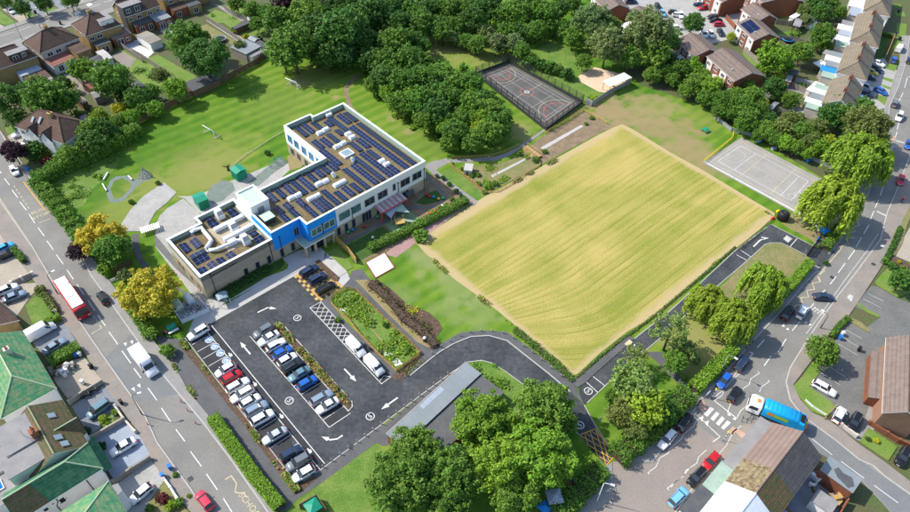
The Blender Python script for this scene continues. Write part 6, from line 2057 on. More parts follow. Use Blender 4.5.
place('bigvan',40.5,331.5,(20,-11),'white',"long white van on the drive by the bright green roof")
place('saloon',55,346,(20,-13),'steel',"silver blue saloon beside the clipped hedge on a drive")
place('mpv',98.8,409.2,(-18,13),'teal',"teal grey people carrier on a drive with planted corner")
place('saloon',123,446.6,(-20,12),'white',"white saloon on the pale blue paved drive")
place('hatch',141.3,493.2,(-17,14),'white',"white and teal hatchback on the lowest grey drive")
place('hatch',4.5,247.5,(18,-9),'skyblue',"bright blue car at the left edge beside a small hedge")
place('estate',6,254.5,(18,-8),'dark',"dark car below the bright blue car at the left edge")
place('suv',7,290,(18,-8),'white',"white car at the left edge next to blue grey saloon")
place('saloon',14.3,296.3,(18,-7),'steel',"blue grey saloon on the drive opposite the red bus")
place('saloon',20,133,(-18,8),'silver',"silver car on the drive of the hipped house by the field")
place('mpv',29.5,141.5,(-14,8),'white',"white van like car beside the purple tree")
place('hatch',2,4,(14,12),'white',"white car at the top left corner")
place('hatch',10.8,10.8,(14,10),'white',"white and blue car second from the top left corner")
place('hatch',20.6,1.4,(14,10),'lightblue',"light blue car cut by the top edge at left")
GP="cars around the parking court at the top"
for a in[('hatch',699,4.5,(-16,-3),'navy',"navy car at the top row of the parking court"),('hatch',703,7.6,(-16,3),'red',"red car next to the navy car in the parking court"),('hatch',681,15,(4,14),'white',"white car left of the round dark tree in the parking court"),('hatch',712.5,16.6,(-16,2),'dark',"dark blue car above a black car near the brick wall"),('saloon',715.5,20.2,(-16,0),'black',"black car directly above the pink red car"),('hatch',719,24,(16,-1),'pink',"pink red car parked by the brick wall"),('hatch',704,34,(8,12),'white',"white car, left one of two beside the round tree"),('hatch',711,34,(8,12),'white',"white car, right one of two beside the round tree"),('hatch',720.6,32.4,(8,12),'dark',"dark car next to two white cars and a lime shrub"),('estate',658,7,(8,14),'black',"black car in line behind the light blue car"),('hatch',662.6,13.2,(8,12),'lightblue',"light blue car on the parking court entrance"),('hatch',674,12.4,(16,2),'dark',"dark car behind a white car on the parking court"),('hatch',678,14.9,(16,1),'white',"white car in front of a dark car on the parking court"),('hatch',676.6,27.5,(16,-1),'white',"white car parked by the big leafy tree in the court"),('suv',631,1.6,(16,-1),'navy',"dark car at the top edge above the brown roofed house")]:
 place(*a,group=GP)
GD="cars on the drives of the terrace"
for a in[('saloon',878,63,(16,7),'white',"white car uppermost on the terrace drives"),('estate',876.3,68.6,(16,8),'navy',"dark blue car below the white car on the drives"),('hatch',871.5,71.8,(16,6),'yellow',"yellow car on the terrace drives"),('hatch',870,77,(16,5),'navy',"navy car just below the yellow car"),('mpv',865.4,87,(16,6),'silver',"silver people carrier on the terrace drives"),('suv',866,94,(16,4),'navy',"dark blue car below the silver people carrier"),('hatch',860.6,98,(16,4),'lightblue',"pale blue car low on the terrace drives"),('estate',862,104,(16,2),'black',"black car lowest on the terrace drives beside trees"),('hatch',881,91,(16,8),'blue',"blue car parked across the grass verge by the terrace"),('hatch',894,59.6,(4,-14),'blue',"blue car on the verge by the east road"),('van',899.3,48.4,(8,-14),'white',"small white van on the verge at the right edge")]:
 place(*a,group=GD)
place('hatch',895,103.4,(8,-16),'grey',"dark grey car driving up the east road near the terrace")
place('suv',899.3,116.6,(-7,18),'white',"white car driving down the east road by the big trees")
place('hatch',909.5,60,(6,-14),'navy',"navy car at the right edge on the east road")
place('hatch',908.6,144.5,(-5,16),'blue',"blue car at the right edge by the willow shadow")
place('hatch',901,180,(-5,18),'pink',"pink red car parked on the right hand pavement")
place('saloon',823.6,296.8,(20,1),'navy',"dark blue saloon turning across the east road")
place('suv',802.4,311.6,(12,-20),'white',"white car waiting beside a black car on the east road")
place('suv',788.0,313.0,(13,-18),'black',"black car at the kerb beside the tall hedge")
place('estate',742.4,363.2,(14,-18),'navy',"dark blue estate at the kerb near the bike stands")
place('hatch',724.3,380.3,(-13,17),'blue',"blue car with pale bonnet at the kerb above the crossing")
place('hatch',734.6,394.0,(13,-17),'black',"black car stopped above the zebra crossing")
place('suv',684.8,422.6,(12,-16),'black',"black car below the zebra crossing by the dark hedge")
place('estate',667.3,439.2,(-13,15),'white',"white car parked by the dark hedge below the crossing")
place('hatch',711.3,460.6,(-13,14),'red',"red hatchback parked outside the shops")
place('suv',697.0,476.6,(-13,14),'black',"black car parked between red and blue cars at the shops")
place('suv',678.3,497.0,(14,-14),'lightblue',"light blue car with dark blue roof glass at the shops")
place('estate',824.3,388.0,(18,10),'white',"long white car in the service yard bay")
place('hatch',839.4,414.6,(9,-15),'white',"white car with dark roof strips beside a black car")
place('suv',854.6,421.8,(-8,15),'black',"black car parked beside the white one at the fence")
place('suv',903,456.4,(-8,15),'black',"black car at the right edge beside the small lawn")
def make_bus():
 c=G(68.9,292.5,3.3)
 d=G(82.4-71.6+68.9+10,292.5+20,3.3)-c
 p0,p1=G(60.6,279,3.3),G(77,302.8,3.3)
 d=p1-p0
 L=10.6
 root=thing("bus","red single deck bus with white roof driving down the west road","bus",(c.x,c.y,.08),atan2(d.y,d.x))
 hw,H=1.25,3.15
 mb=MB()
 x0,x1=-L/2,L/2
 prof=[(x0,.4,H-.15),(x0+.15,.3,H-.02),(x1-.5,.3,H-.02),(x1-.1,.3,H-.3),(x1+.02,.4,1.3)]
 secs=[[(x,-hw,zb),(x,-hw,zt-.25),(x,-hw*.93,zt-.04),(x,0,zt),(x,hw*.93,zt-.04),(x,hw,zt-.25),(x,hw,zb)]for x,zb,zt in prof]
 loft(mb,secs)
 mb.build("body",M['red_paint'],root)
 mb=MB()
 mb.prism([(x0+.35,-hw*.84),(x1-.9,-hw*.84),(x1-.9,hw*.84),(x0+.35,hw*.84)],H-.01,H+.08)
 rf=mb.build("roof",M['white_paint'],root)
 mb=MB()
 mb.box(-1.2,1.2,-.6,.6,H+.08,H+.2)
 mb.build("roof_pod",M['white_paint'],rf)
 mb=MB()
 mb.add([(x1+.04,-hw*.92,1.25),(x1+.04,hw*.92,1.25),(x1-.07,hw*.9,H-.36),(x1-.07,-hw*.9,H-.36)],[(0,1,2,3)])
 mb.add([(x1-.06,-hw*.9,H-.34),(x1-.06,hw*.9,H-.34),(x1-.85,hw*.86,H+.03),(x1-.85,-hw*.86,H+.03)],[(0,1,2,3)])
 mb.build("windscreen",M['glass'],root)
 for s in(-1,1):
  for k in range(6):
   a=x0+.5+k*1.62
   mb=MB()
   y=s*(hw+.012)
   mb.add([(a,y,1.35),(a+1.5,y,1.35),(a+1.5,y,H-.45),(a,y,H-.45)],[(0,1,2,3)if s<0 else(3,2,1,0)])
   mb.build("window",M['glass'],root)
  mb=MB()
  mb.box(x1-.02,x1+.06,min(s*.7,s*1.1),max(s*.7,s*1.1),.6,.85)
  mb.build("headlight",M['lamp_clear'],root)
 mb=MB()
 mb.box(x1-.35,x1-.28,-.7,.7,H-.34,H-.1)
 mb.build("destination_display",M['black'],root)
 add_wheels(root,[(3.2,-hw+.12),(3.2,hw-.12),(-2.9,-hw+.12),(-2.9,hw-.12)],1.45)
make_bus()
def make_box_truck():
 p0,p1=G(132.8,346,2.9),G(145,361,2.9)
 d=p1-p0
 c=(p0+p1)/2
 root=thing("box_truck","white box bodied delivery truck on the west road","truck",(c.x,c.y,.08),atan2(d.y,d.x))
 hw=1.08
 Lb=d.length
 mb=MB()
 mb.box(-Lb/2,Lb/2,-hw,hw,.75,3.0)
 mb.build("cargo_box",M['white_paint'],root)
 mb=MB()
 x0=Lb/2+.03
 secs=[]
 for x,zt in((x0,2.35),(x0+.35,2.3),(x0+1.0,1.5),(x0+1.75,1.2),(x0+1.95,.85)):
  w=hw*.95
  secs.append([(x,-w,.35),(x,-w,.35+(zt-.35)*.6),(x,-w*.88,zt-.05),(x,0,zt),(x,w*.88,zt-.05),(x,w,.35+(zt-.35)*.6),(x,w,.35)])
 loft(mb,secs)
 mb.build("cab",M['white_paint'],root)
 mb=MB()
 mb.add([(x0+1.02,-hw*.8,1.53),(x0+1.02,hw*.8,1.53),(x0+.42,hw*.78,2.25),(x0+.42,-hw*.78,2.25)],[(0,1,2,3)])
 for s in(-1,1):
  mb.add([(x0+.1,s*hw*.955,1.5),(x0+.85,s*hw*.955,1.45),(x0+.5,s*hw*.9,2.1),(x0+.1,s*hw*.9,2.15)],[(0,1,2,3)if s<0 else(3,2,1,0)])
 mb.build("windows",M['glass'],root)
 mb=MB()
 secs=[[(x0-.25,-.85,3.0),(x0-.25,0,3.02),(x0-.25,.85,3.0)],[(x0+.1,-.85,2.9),(x0+.1,0,2.95),(x0+.1,.85,2.9)],[(x0+.5,-.7,2.32),(x0+.5,0,2.36),(x0+.5,.7,2.32)]]
 loft(mb,secs,cap=False)
 mb.build("wind_deflector",M['white_metal'],root)
 for s in(-1,1):
  mb=MB()
  mb.box(x0+.7,x0+.85,min(s*1.02,s*1.3),max(s*1.02,s*1.3),1.3,1.65)
  mb.build("wing_mirror",M['black'],root)
  mb=MB()
  mb.box(x0+1.82,x0+1.97,min(s*.6,s*.95),max(s*.6,s*.95),.75,.98)
  mb.build("headlight",M['lamp_clear'],root)
 add_wheels(root,[(x0+1.1,-.92),(x0+1.1,.92),(-Lb/2+1.0,-.92),(-Lb/2+1.0,.92)],1.1)
make_box_truck()
def make_refuse_truck():
 p0,p1=G(760,400.5,3.0),G(800,417.5,3.0)
 d=(p0-p1).normalized()
 c=G(781,413.5,0)
 c=Vector((c.x,c.y,0))
 pm=(p0+p1)/2
 root=thing("refuse_truck","bright blue refuse truck with white cab turning at the crossroads","truck",(pm.x,pm.y,.08),atan2(d.y,d.x))
 hw=1.25
 mb=MB()
 secs=[]
 for x,zt,zb in((2.6,2.6,.5),(2.75,2.75,.45),(4.3,2.75,.45),(4.75,2.3,.45),(4.85,1.4,.5)):
  secs.append([(x,-hw,zb),(x,-hw,zt-.3),(x,-hw*.92,zt-.04),(x,0,zt),(x,hw*.92,zt-.04),(x,hw,zt-.3),(x,hw,zb)])
 loft(mb,secs)
 mb.build("cab",M['white_paint'],root)
 mb=MB()
 mb.add([(4.87,-hw*.9,1.45),(4.87,hw*.9,1.45),(4.74,hw*.88,2.32),(4.74,-hw*.88,2.32)],[(0,1,2,3)])
 for s in(-1,1):
  mb.add([(3.1,s*1.262,1.45),(4.4,s*1.262,1.45),(4.35,s*1.262,2.3),(3.1,s*1.262,2.3)],[(0,1,2,3)if s<0 else(3,2,1,0)])
 mb.build("windows",M['glass'],root)
 mb=MB()
 mb.box(3.2,3.7,-.35,.35,2.74,2.9)
 mb.build("beacon",M['orange_paint'],root)
 mb=MB()
 secs=[]
 for x,zt in((-3.4,2.9),(-3.3,3.15),(2.2,3.15),(2.35,3.0)):
  secs.append([(x,-hw,.9),(x,-hw,zt-.35),(x,-hw*.85,zt-.02),(x,0,zt),(x,hw*.85,zt-.02),(x,hw,zt-.35),(x,hw,.9)])
 loft(mb,secs)
 bd=mb.build("body",M['truck_blue'],root)
 for k in range(8):
  mb=MB()
  x=-3.0+k*.7
  mb.box(x-.05,x+.05,-hw*.8,hw*.8,3.14,3.2)
  mb.build("roof_rib",M['truck_blue'],bd)
 for s in(-1,1):
  mb=MB()
  y=s*(hw+.012)
  mb.add([(-1.9,y,1.7),(1.6,y,1.7),(1.6,y,2.5),(-1.9,y,2.5)],[(0,1,2,3)if s<0 else(3,2,1,0)],0)
  y=s*(hw+.022)
  mb.add([(.5,y,1.8),(1.5,y,1.8),(1.5,y,2.4),(.5,y,2.4)],[(0,1,2,3)if s<0 else(3,2,1,0)],1)
  for k in range(7):
   x=-1.7+k*.3
   mb.add([(x,y,1.95),(x+.2,y,1.95),(x+.2,y,2.2),(x,y,2.2)],[(0,1,2,3)if s<0 else(3,2,1,0)],2)
  mb.build("side_panel",[M['lime_paint'],M['orange_paint'],M['yellow_paint']],bd)
 mb=MB()
 secs=[]
 for x,zt,zb in((-4.6,2.2,.9),(-4.3,2.85,.7),(-3.43,3.0,.7)):
  secs.append([(x,-hw,zb),(x,-hw,zt-.2),(x,-hw*.9,zt),(x,hw*.9,zt),(x,hw,zt-.2),(x,hw,zb)])
 loft(mb,secs,0,False)
 mb.build("tailgate",M['truck_blue'],root)
 mb=MB()
 mb.box(-4.25,-3.5,-.85,.85,2.95,3.02)
 mb.build("hopper",M['black'],root)
 for y,m_ in((-.75,'orange_paint'),(.75,'orange_paint'),(0,'yellow_paint')):
  mb=MB()
  mb.box(-4.8,-4.6,y-.3,y+.3,1.0,2.3)
  mb.build("rear_marking",M[m_],root)
 mb=MB()
 mb.box(-3.2,2.6,-.5,.5,.55,.9)
 mb.build("chassis",M['black'],root)
 for s in(-1,1):
  mb=MB()
  mb.box(4.4,4.55,min(s*1.25,s*1.55),max(s*1.25,s*1.55),1.6,2.1)
  mb.build("wing_mirror",M['black'],root)
 add_wheels(root,[(3.6,-1.08),(3.6,1.08),(-1.4,-1.08),(-1.4,1.08),(-2.7,-1.08),(-2.7,1.08)],1.55)
make_refuse_truck()
# ================================================================== vegetation
def np_mesh(name,verts,quads,mat_,smooth=None):
 me=bpy.data.meshes.new(name)
 nv,nf=len(verts),len(quads)
 k=quads.shape[1]
 me.vertices.add(nv)
 me.vertices.foreach_set("co",verts.astype(np.float32).ravel())
 me.loops.add(nf*k)
 me.loops.foreach_set("vertex_index",quads.astype(np.int32).ravel())
 me.polygons.add(nf)
 me.polygons.foreach_set("loop_start",np.arange(0,nf*k,k,dtype=np.int32))
 me.update(calc_edges=True)
 me.materials.append(mat_)
 return me
def leaf_quads(P,Nn,size,r,droop=None,aspect=1.5):
 """P (n,3) centres, Nn preferred normals -> quads"""
 n=len(P)
 Nn=Nn+r.normal(0,.55,(n,3))
 Nn/=np.linalg.norm(Nn,axis=1,keepdims=True)+1e-9
 t=r.normal(0,1,(n,3))if droop is None else droop+r.normal(0,.25,(n,3))
 t-=(t*Nn).sum(1,keepdims=True)*Nn
 t/=np.linalg.norm(t,axis=1,keepdims=True)+1e-9
 b_=np.cross(Nn,t)
 s=(size*r.uniform(.65,1.35,(n,1)))/2
 a=t*s*aspect
 c=b_*s
 V=np.stack([P-a,P-c*.9+a*.1,P+a,P+c*.9+a*.1],1).reshape(-1,3)
 return V,np.arange(4*n).reshape(n,4)
def crown_mesh(name,seed,nl=3600,kind='round',leaf=.075):
 """crown of unit radius centred on the origin: many leaf clumps spread over lumpy boughs"""
 r=np.random.default_rng(seed)
 C,R=[],[]
 if kind=='round':
  nb,sq=30,.82
 elif kind=='tall':
  nb,sq=30,1.15
 elif kind=='airy':
  nb,sq=24,.9
 else:
  nb,sq=18,.7
 for i in range(nb):
  z=1-(i+.5)/nb*1.75
  ph=i*2.39996+r.uniform(-.5,.5)
  q=sqrt(max(0,1-z*z))
  d=r.uniform(.45,.76)
  C.append((q*cos(ph)*d,q*sin(ph)*d,z*d*sq))
  R.append(r.uniform(.22,.36)if kind!='airy' else r.uniform(.14,.30))
 C,R=np.array(C),np.array(R)
 c2,r2=[],[]
 for i in range(nb):
  for k in range(9 if kind!='airy' else 6):
   v=r.normal(0,1,3)
   v[2]=abs(v[2])*.9 if r.random()<.75 else v[2]
   v/=np.linalg.norm(v)
   c2.append(C[i]+v*R[i]*r.uniform(.75,1.15))
   r2.append(R[i]*r.uniform(.28,.5))
 c2,r2=np.array(c2),np.array(r2)
 n2=int(nl*.78)
 idx=r.integers(0,len(c2),n2)
 v=r.normal(0,1,(n2,3))
 v[:,2]=np.where(r.random(n2)<.7,np.abs(v[:,2]),v[:,2])
 v/=np.linalg.norm(v,axis=1,keepdims=True)
 P=c2[idx]+v*(r2[idx]*r.uniform(.55,1.1,n2))[:,None]
 Nn=v*.8+np.array([0,0,.5])
 n1=nl-n2
 idx=r.integers(0,nb,n1)
 v1=r.normal(0,1,(n1,3))
 v1/=np.linalg.norm(v1,axis=1,keepdims=True)
 P1=C[idx]+v1*(R[idx]*r.uniform(.5,.95,n1))[:,None]
 P=np.concatenate([P,P1])
 Nn=np.concatenate([Nn,v1])
 V,Q=leaf_quads(P,Nn,leaf,r)
 return np_mesh(name,V,Q,M['foliage'])
def willow_mesh(name,seed,ns=640,nl=17):
 """weeping crown: arching strands of narrow leaves falling from a domed top"""
 r=np.random.default_rng(seed)
 Ps,Ns,Ts=[],[],[]
 nb=24
 bough=[]
 for i in range(nb):
  a=i*2.39996+r.uniform(-.3,.3)
  q=sqrt((i+.3)/nb)*.72
  bough.append((q*cos(a),q*sin(a),.80-.55*q*q+r.uniform(-.06,.1)))
 for i in range(ns):
  bx,by,bz=bough[r.integers(0,nb)]
  a=r.uniform(0,2*pi)
  out=atan2(by,bx)if hypot(bx,by)>.15 else a
  ang=out+r.normal(0,.85)
  ln=r.uniform(.55,1.25)
  sp=r.uniform(.12,.34)
  for k in range(nl):
   t=(k+.5)/nl
   x=bx+cos(ang)*sp*(1-(1-t)**1.8)+r.normal(0,.012)
   y=by+sin(ang)*sp*(1-(1-t)**1.8)+r.normal(0,.012)
   z=bz+.10*sin(min(1,t*2.2)*pi)-ln*t**1.7
   if z<-.78:
    break
   Ps.append((x,y,z))
   Ns.append((cos(ang)*.5,sin(ang)*.5,.7))
   Ts.append((cos(ang)*(1-t)*.8,sin(ang)*(1-t)*.8,-.2-t))
 V,Q=leaf_quads(np.array(Ps),np.array(Ns),.062,r,np.array(Ts),2.4)
 return np_mesh(name,V,Q,M['foliage'])
CROWN=dict(round=[crown_mesh("crown",20+i,5200,'round',.078)for i in range(7)],airy=[crown_mesh("crown",40+i,2600,'airy',.065)for i in range(3)],tall=[crown_mesh("crown",50+i,4600,'tall',.08)for i in range(2)],bush=[crown_mesh("crown",60+i,1500,'bush',.14)for i in range(5)],big=[crown_mesh("crown",70+i,15000,'round',.052)for i in range(4)],willow=[willow_mesh("crown",80+i)for i in range(3)])
def trunk_mesh(seed):
 """unit height trunk (0..1) with limbs reaching into the crown"""
 r=random.Random(seed)
 mb=MB()
 mb.tube([(0,0,-.05),(.01,0,.2),(r.uniform(-.03,.03),r.uniform(-.03,.03),.6),(r.uniform(-.04,.04),0,.95)],[.055,.042,.032,.012],7)
 for k in range(5):
  a=k*1.26+r.uniform(-.3,.3)
  z=r.uniform(.42,.62)
  l=r.uniform(.22,.34)
  mb.tube([(0,0,z),(cos(a)*l*.5,sin(a)*l*.5,z+.13),(cos(a)*l,sin(a)*l,z+.2)],[.022,.015,.006],5)
 return mb.mesh("trunk",M['bark'])
TRUNK=[trunk_mesh(i)for i in range(3)]
FOL=dict(green=(.105,.22,.027,1),mid=(.14,.265,.032,1),dark=(.07,.165,.026,1),deep=(.045,.12,.022,1),bright=(.185,.335,.028,1),lime=(.29,.39,.03,1),olive=(.165,.22,.05,1),grey=(.18,.255,.08,1),yellow=(.50,.41,.035,1),willow=(.235,.345,.03,1),purple=(.045,.018,.032,1),hedge=(.12,.25,.026,1),gold=(.5,.46,.025,1),birch=(.20,.28,.065,1),brown=(.13,.085,.045,1),maroon=(.14,.03,.03,1))
_tc=[0]
def tree(u,v,rpx,col,label,kind='round',group=None,name="tree",squash=1.0,hfac=None,cat="tree",jitter=True):
 """(u, v) centre and rpx radius of the crown as seen; trunk stands below"""
 i=_tc[0]
 _tc[0]+=1
 R=random.Random(i*7+3)
 zc=4.0
 for _ in range(3):
  p=G(u,v,zc)
  dist=(p-Vector((0,0,CAM_H))).length
  rm=rpx*dist/FPX
  zc={'round':1.12*rm,'big':1.12*rm,'airy':1.4*rm,'tall':1.5*rm,'bush':.42*rm,'willow':.82*rm}[kind]if hfac is None else hfac*rm
 p=G(u,v,zc)
 t=thing(name,label,cat,(p.x,p.y,0),R.uniform(0,6.28),group)
 c=FOL[col]if isinstance(col,str)else col
 k=1+(R.uniform(-.14,.14)if jitter else 0)
 hsh=R.uniform(-.1,.1)if jitter else 0
 c=(c[0]*k*(1+hsh),c[1]*k,c[2]*k,1)
 me=R.choice(CROWN[kind])
 s=rm*(1.0 if kind!='willow' else.98)
 link("crown",me,t,(0,0,zc),R.uniform(0,6.28),(s,s*R.uniform(.92,1.08),s*squash),c)
 if kind!='bush':
  link("trunk",R.choice(TRUNK),t,(0,0,0),0,(zc*.9 if kind!='willow' else rm*1.1,)*2+(zc*1.05,))
 else:
  link("stem",TRUNK[0],t,(0,0,0),0,(rm*.7,rm*.7,zc))
 return t
def trees(lst,group,dlabel=None,**kw):
 for a in lst:
  u,v,r,c=a[:4]
  lab=a[4]if len(a)>4 else dlabel
  if lab is None:
   sz="large " if r>=13 else "small " if r<=9 else ""
   if group==W2:
    lab=sz+CW[c]+" tree "+("at the top edge north of the sports court" if v<21 else "at the grass glade left of the sports court" if u<484 else "directly above the sports court corner")
   elif group==W5:
    lab=sz+CW[c]+" untidy shrub "+("at the left of" if u<770 else "in the middle of" if u<797 else "at the willow end of")+" the thicket above old playground"
   else:
    lab=sz+CW[c]+" bushy tree "+("near the white shelter" if u<690 else "below the small brick house" if u<716 else "in front of the long brick house" if u<742 else "right of the long brick house near the playground")
  k=dict(kw)
  if len(a)>5:
   k['kind']=a[5]
  tree(u,v,r,c,lab,group=group,**k)
W_="trees of the dense wood behind the school"
WL="dark green broadleaf tree in the dense wood between the playing field and the sports court"
wood=[(278,21,15,'green'),(294,47,22,'green'),(306,15,17,'mid'),(342,33,24,'dark'),(317,30,17,'dark'),(329,56,15,'dark'),(342,55,15,'deep'),(370,15,18,'dark'),(395,43,16,'green'),(380,14,16,'dark'),(398,25,14,'dark'),(362,43,15,'dark'),(385,62,14,'green'),(408,60,15,'green'),(424,63,11,'mid'),(382,79,13,'dark'),(403,83,15,'green'),(423,80,15,'green'),(441,76,13,'mid'),(398,103,12,'mid'),(420,101,15,'green'),(441,96,14,'green'),(437,114,15,'dark'),(424,122,11,'mid'),(373,86,9,'mid'),(455,84,13,'green'),(470,84,13,'green'),(450,101,13,'green'),(473,106,14,'mid'),(491,112,14,'mid'),(499,123,13,'green'),(455,133,14,'green'),(489,133,14,'mid'),(473,142,12,'green'),(502,132,10,'green'),(448,144,9,'mid'),(410,95,10,'lime'),(388,93,9,'bright'),(462,120,12,'green'),(481,121,12,'bright'),(446,125,11,'bright'),(470,95,10,'bright'),(355,22,16,'green'),(325,42,14,'green'),(398,8,14,'dark'),(423,25,14,'green'),(438,28,12,'green'),(426,10,13,'dark'),(443,33,11,'green'),(448,10,13,'green'),(473,20,14,'dark'),(455,28,12,'green'),(491,10,14,'dark'),(414,42,12,'dark'),(412,15,13,'green'),(460,8,12,'mid'),(350,8,14,'dark'),(336,8,12,'dark'),(421,46,10,'green'),(372,60,13,'dark'),(352,40,14,'deep'),(316,50,14,'dark'),(306,36,16,'green'),(418,70,12,'green'),(436,88,12,'dark'),(390,72,12,'mid'),(406,110,9,'mid'),(425,110,11,'dark'),(486,100,11,'dark'),(480,12,13,'dark'),(437,4,12,'green'),(480,128,10,'lime'),(430,72,9,'bright'),(456,92,9,'bright')]
CW=dict(green='mid green',mid='fresh green',dark='dark green',deep='very dark green',bright='bright green',lime='yellow green')
for q in wood:
 u,v,r_,c=q
 zn="at the top edge of the photo" if v<24 else "beside the sports court" if u>484 else "at the wood's left end by the back gardens" if u<312 else "at the front of the wood near the school path" if v>108 else "along the wood's left edge above the dirt path" if u<376 else "at the end of the grass glade" if v<70 and u>404 else "in the middle of the wood"
 tree(u,v,r_*1.13,c,("large " if r_>=15 else "small " if r_<=10 else "")+CW[c]+" tree "+zn,group=W_)
tree(283,53,18,'mid',"leafy tree at the left front edge of the wood, beside the field fence",group=None)
tree(355,62,8,'bright',"small bright green bush at the front of the wood by the dirt path",'bush')
tree(286,3,15,'purple',"dark purple leaved tree at the top edge, left one of two")
tree(324,4,12,'purple',"dark purple leaved tree at the top edge, right one of two")
CW.update(grey='grey green',olive='olive green')
W2="trees north of the sports court"
W2L="green tree in the belt along the top edge, north of the sports court"
trees([(516,15,17,'mid'),(503,17,14,'green'),(544,14,17,'green'),(526,4,14,'mid'),(536,31,12,'green'),(455,38,9,'grey'),(478,44,11,'mid'),(496,43,12,'grey'),(513,43,11,'grey'),(475,47,8,'mid'),(502,48,8,'mid'),(522,51,10,'mid'),(486,33,10,'grey'),(466,41,9,'mid'),(507,32,11,'green'),(555,26,11,'green'),(523,33,10,'dark'),(560,10,11,'dark'),(573,4,9,'green')],W2,None)
trees([(529,62,8,'green'),(539,64,8,'dark'),(549,67,8,'green'),(558,70,7,'green'),(567,74,8,'dark'),(522,56,7,'mid')],"bushes in a row behind the sports court","dense bush in the row behind the sports court fence",kind='bush',hfac=.7)
W3="big trees behind the shelter"
trees([(592,23,21,'grey',"tall grey green tree, leftmost of the big trees behind the shelter"),(607,45,21,'grey',"big leafy tree directly above the sand pit"),(649,35,27,'grey',"largest grey green tree behind the white roofed shelter")],W3,kind='big')
trees([(573,38,12,'mid',"small tree at the left end of the grass by the sand pit"),(610,31,14,'mid',"mid green tree between the two biggest trees above the sand pit"),(652,53,19,'mid',"leafy tree just right of the white shelter"),(630,58,14,'green',"low tree behind the white shelter roof"),(567,29,11,'green',"small tree beside dirt bank and blue roofed shed"),(636,46,15,'mid',"tree in front of the largest grey green tree"),(668,40,14,'mid',"tree right of the largest grey green tree"),(693,24,12,'dark',"round dark tree alone in the parking court"),(583,62,9,'mid',"bush at the edge of grass slope above the sand pit")],W3)
W5="shrubs along the old playground fence"
W4="trees and bushes between brick houses and the field"
W4L="bushy tree in the green belt between brick houses and the old playground"
trees([(652,75,9,'mid'),(680,69,11,'green'),(666,72,9,'mid'),(693,68,11,'bright'),(695,84,12,'mid'),(710,88,12,'bright'),(723,101,12,'green'),(741,106,13,'green'),(753,97,12,'mid'),(748,118,12,'green'),(766,128,9,'mid'),(685,91,8,'mid'),(731,115,8,'green'),(703,77,9,'bright'),(716,83,8,'lime'),(673,80,8,'green'),(735,95,9,'mid'),(760,110,10,'green'),(705,98,9,'mid'),(719,112,8,'green'),(757,128,8,'mid'),(671,62,9,'dark'),(747,86,8,'green')],W4,None)
trees([(743,125,9,'green'),(766,134,9,'mid'),(786,143,9,'bright'),(802,131,10,'mid'),(820,147,9,'bright'),(781,128,10,'olive'),(812,141,9,'olive'),(829,141,7,'lime'),(776,140,8,'mid'),(796,147,8,'mid'),(808,154,7,'bright'),(770,119,8,'dark'),(790,119,9,'olive'),(757,137,6,'green')],W5,None,kind='round')
tree(763,103,6,'gold',"yellow leaved bush beside a pale path end and dark trees",'bush')
trees([(774,58,17,'bright',"large bright tree right of the solar roofed brick house"),(802,53,12,'mid',"bright tree in gardens left of the trampoline"),(822,35,12,'green',"rounded tree in the terrace gardens near the greenhouse frames"),(775,88,12,'dark',"dark conifer like tree in the gardens below the long shed"),(790,100,9,'mid',"small tree in the gardens by white rubble"),(779,77,5.5,'lime',"small lime green tree beside the red shed"),(770,66,8,'dark',"dark tree by the garden path of the long brick house"),(804,51,7,'mid',"small tree beside the garden path near the bright tree"),(822,14,10,'dark',"dark tree at top right above greenhouse frames"),(830,5,9,'green',"tree at the top edge left of the white terrace yard"),(840,13,7,'green',"small tree touching the white terrace yard"),(804,11,7,'olive',"pale olive tree at the top right gardens"),(816,4,10,'dark',"dark tree at the top edge, right gardens"),(806,20,6,'grey',"small pale tree by the white van shaped shed"),(731,37,5,'lime',"lime shrub at the parking court edge beside brick house"),(826,47,6,'green',"small round tree next to a garden lawn strip"),(818,44,7,'mid',"tree in the terrace gardens above a pale shed"),(761,70,8,'bright',"bright bushy tree below the large bright tree"),(785,66,9,'green',"mid green tree touching the large bright tree")],None)
trees([(868,128,21,'olive',"large olive green tree overhanging the east road by the terrace")],None,kind='big')
trees([(830,116,13,'dark',"dark tree below the lowest terrace block, left one"),(843,116,13,'green',"green tree below the lowest terrace block, right one"),(818,128,10,'olive',"pale olive tree near the playground corner"),(879,140,9,'green',"small tree at the road edge beneath the large olive tree"),(840,107,12,'green',"tree overlapping the lowest tan terrace roof"),(864,109,11,'green',"tree beside the black car on terrace drives"),(851,128,11,'dark',"dark tree behind the topmost willow"),(848,142,9,'deep',"deep green bush in the shade behind the topmost willow")],None)
trees([(859,161,26,'willow',"weeping willow beside the east road, topmost of the willows"),(831,205,28,'willow',"round weeping willow covering the corner of the old playground"),(763,288,24,'willow',"weeping willow on the dry lawn beside the tall roadside hedge"),(707,304,20,'willow',"weeping willow touching the drive, left one of the touching pair"),(733,322,24,'willow',"weeping willow by the hedge, right one of the touching pair")],"weeping willows",kind='willow')
trees([(671,331,22,'birch',"airy birch tree beside the school drive, above dark hedge"),(636,357,15,'birch',"thin grey green birch overhanging the white gate blocks")],None,kind='airy')
trees([(684,351,13,'olive',"dull olive shrub mass behind the bright roadside hedge"),(676,362,13,'green',"green bush between birch and roadside hedge"),(662,410,15,'dark',"dark bushy tree at the hedge by the parked white car")],None)
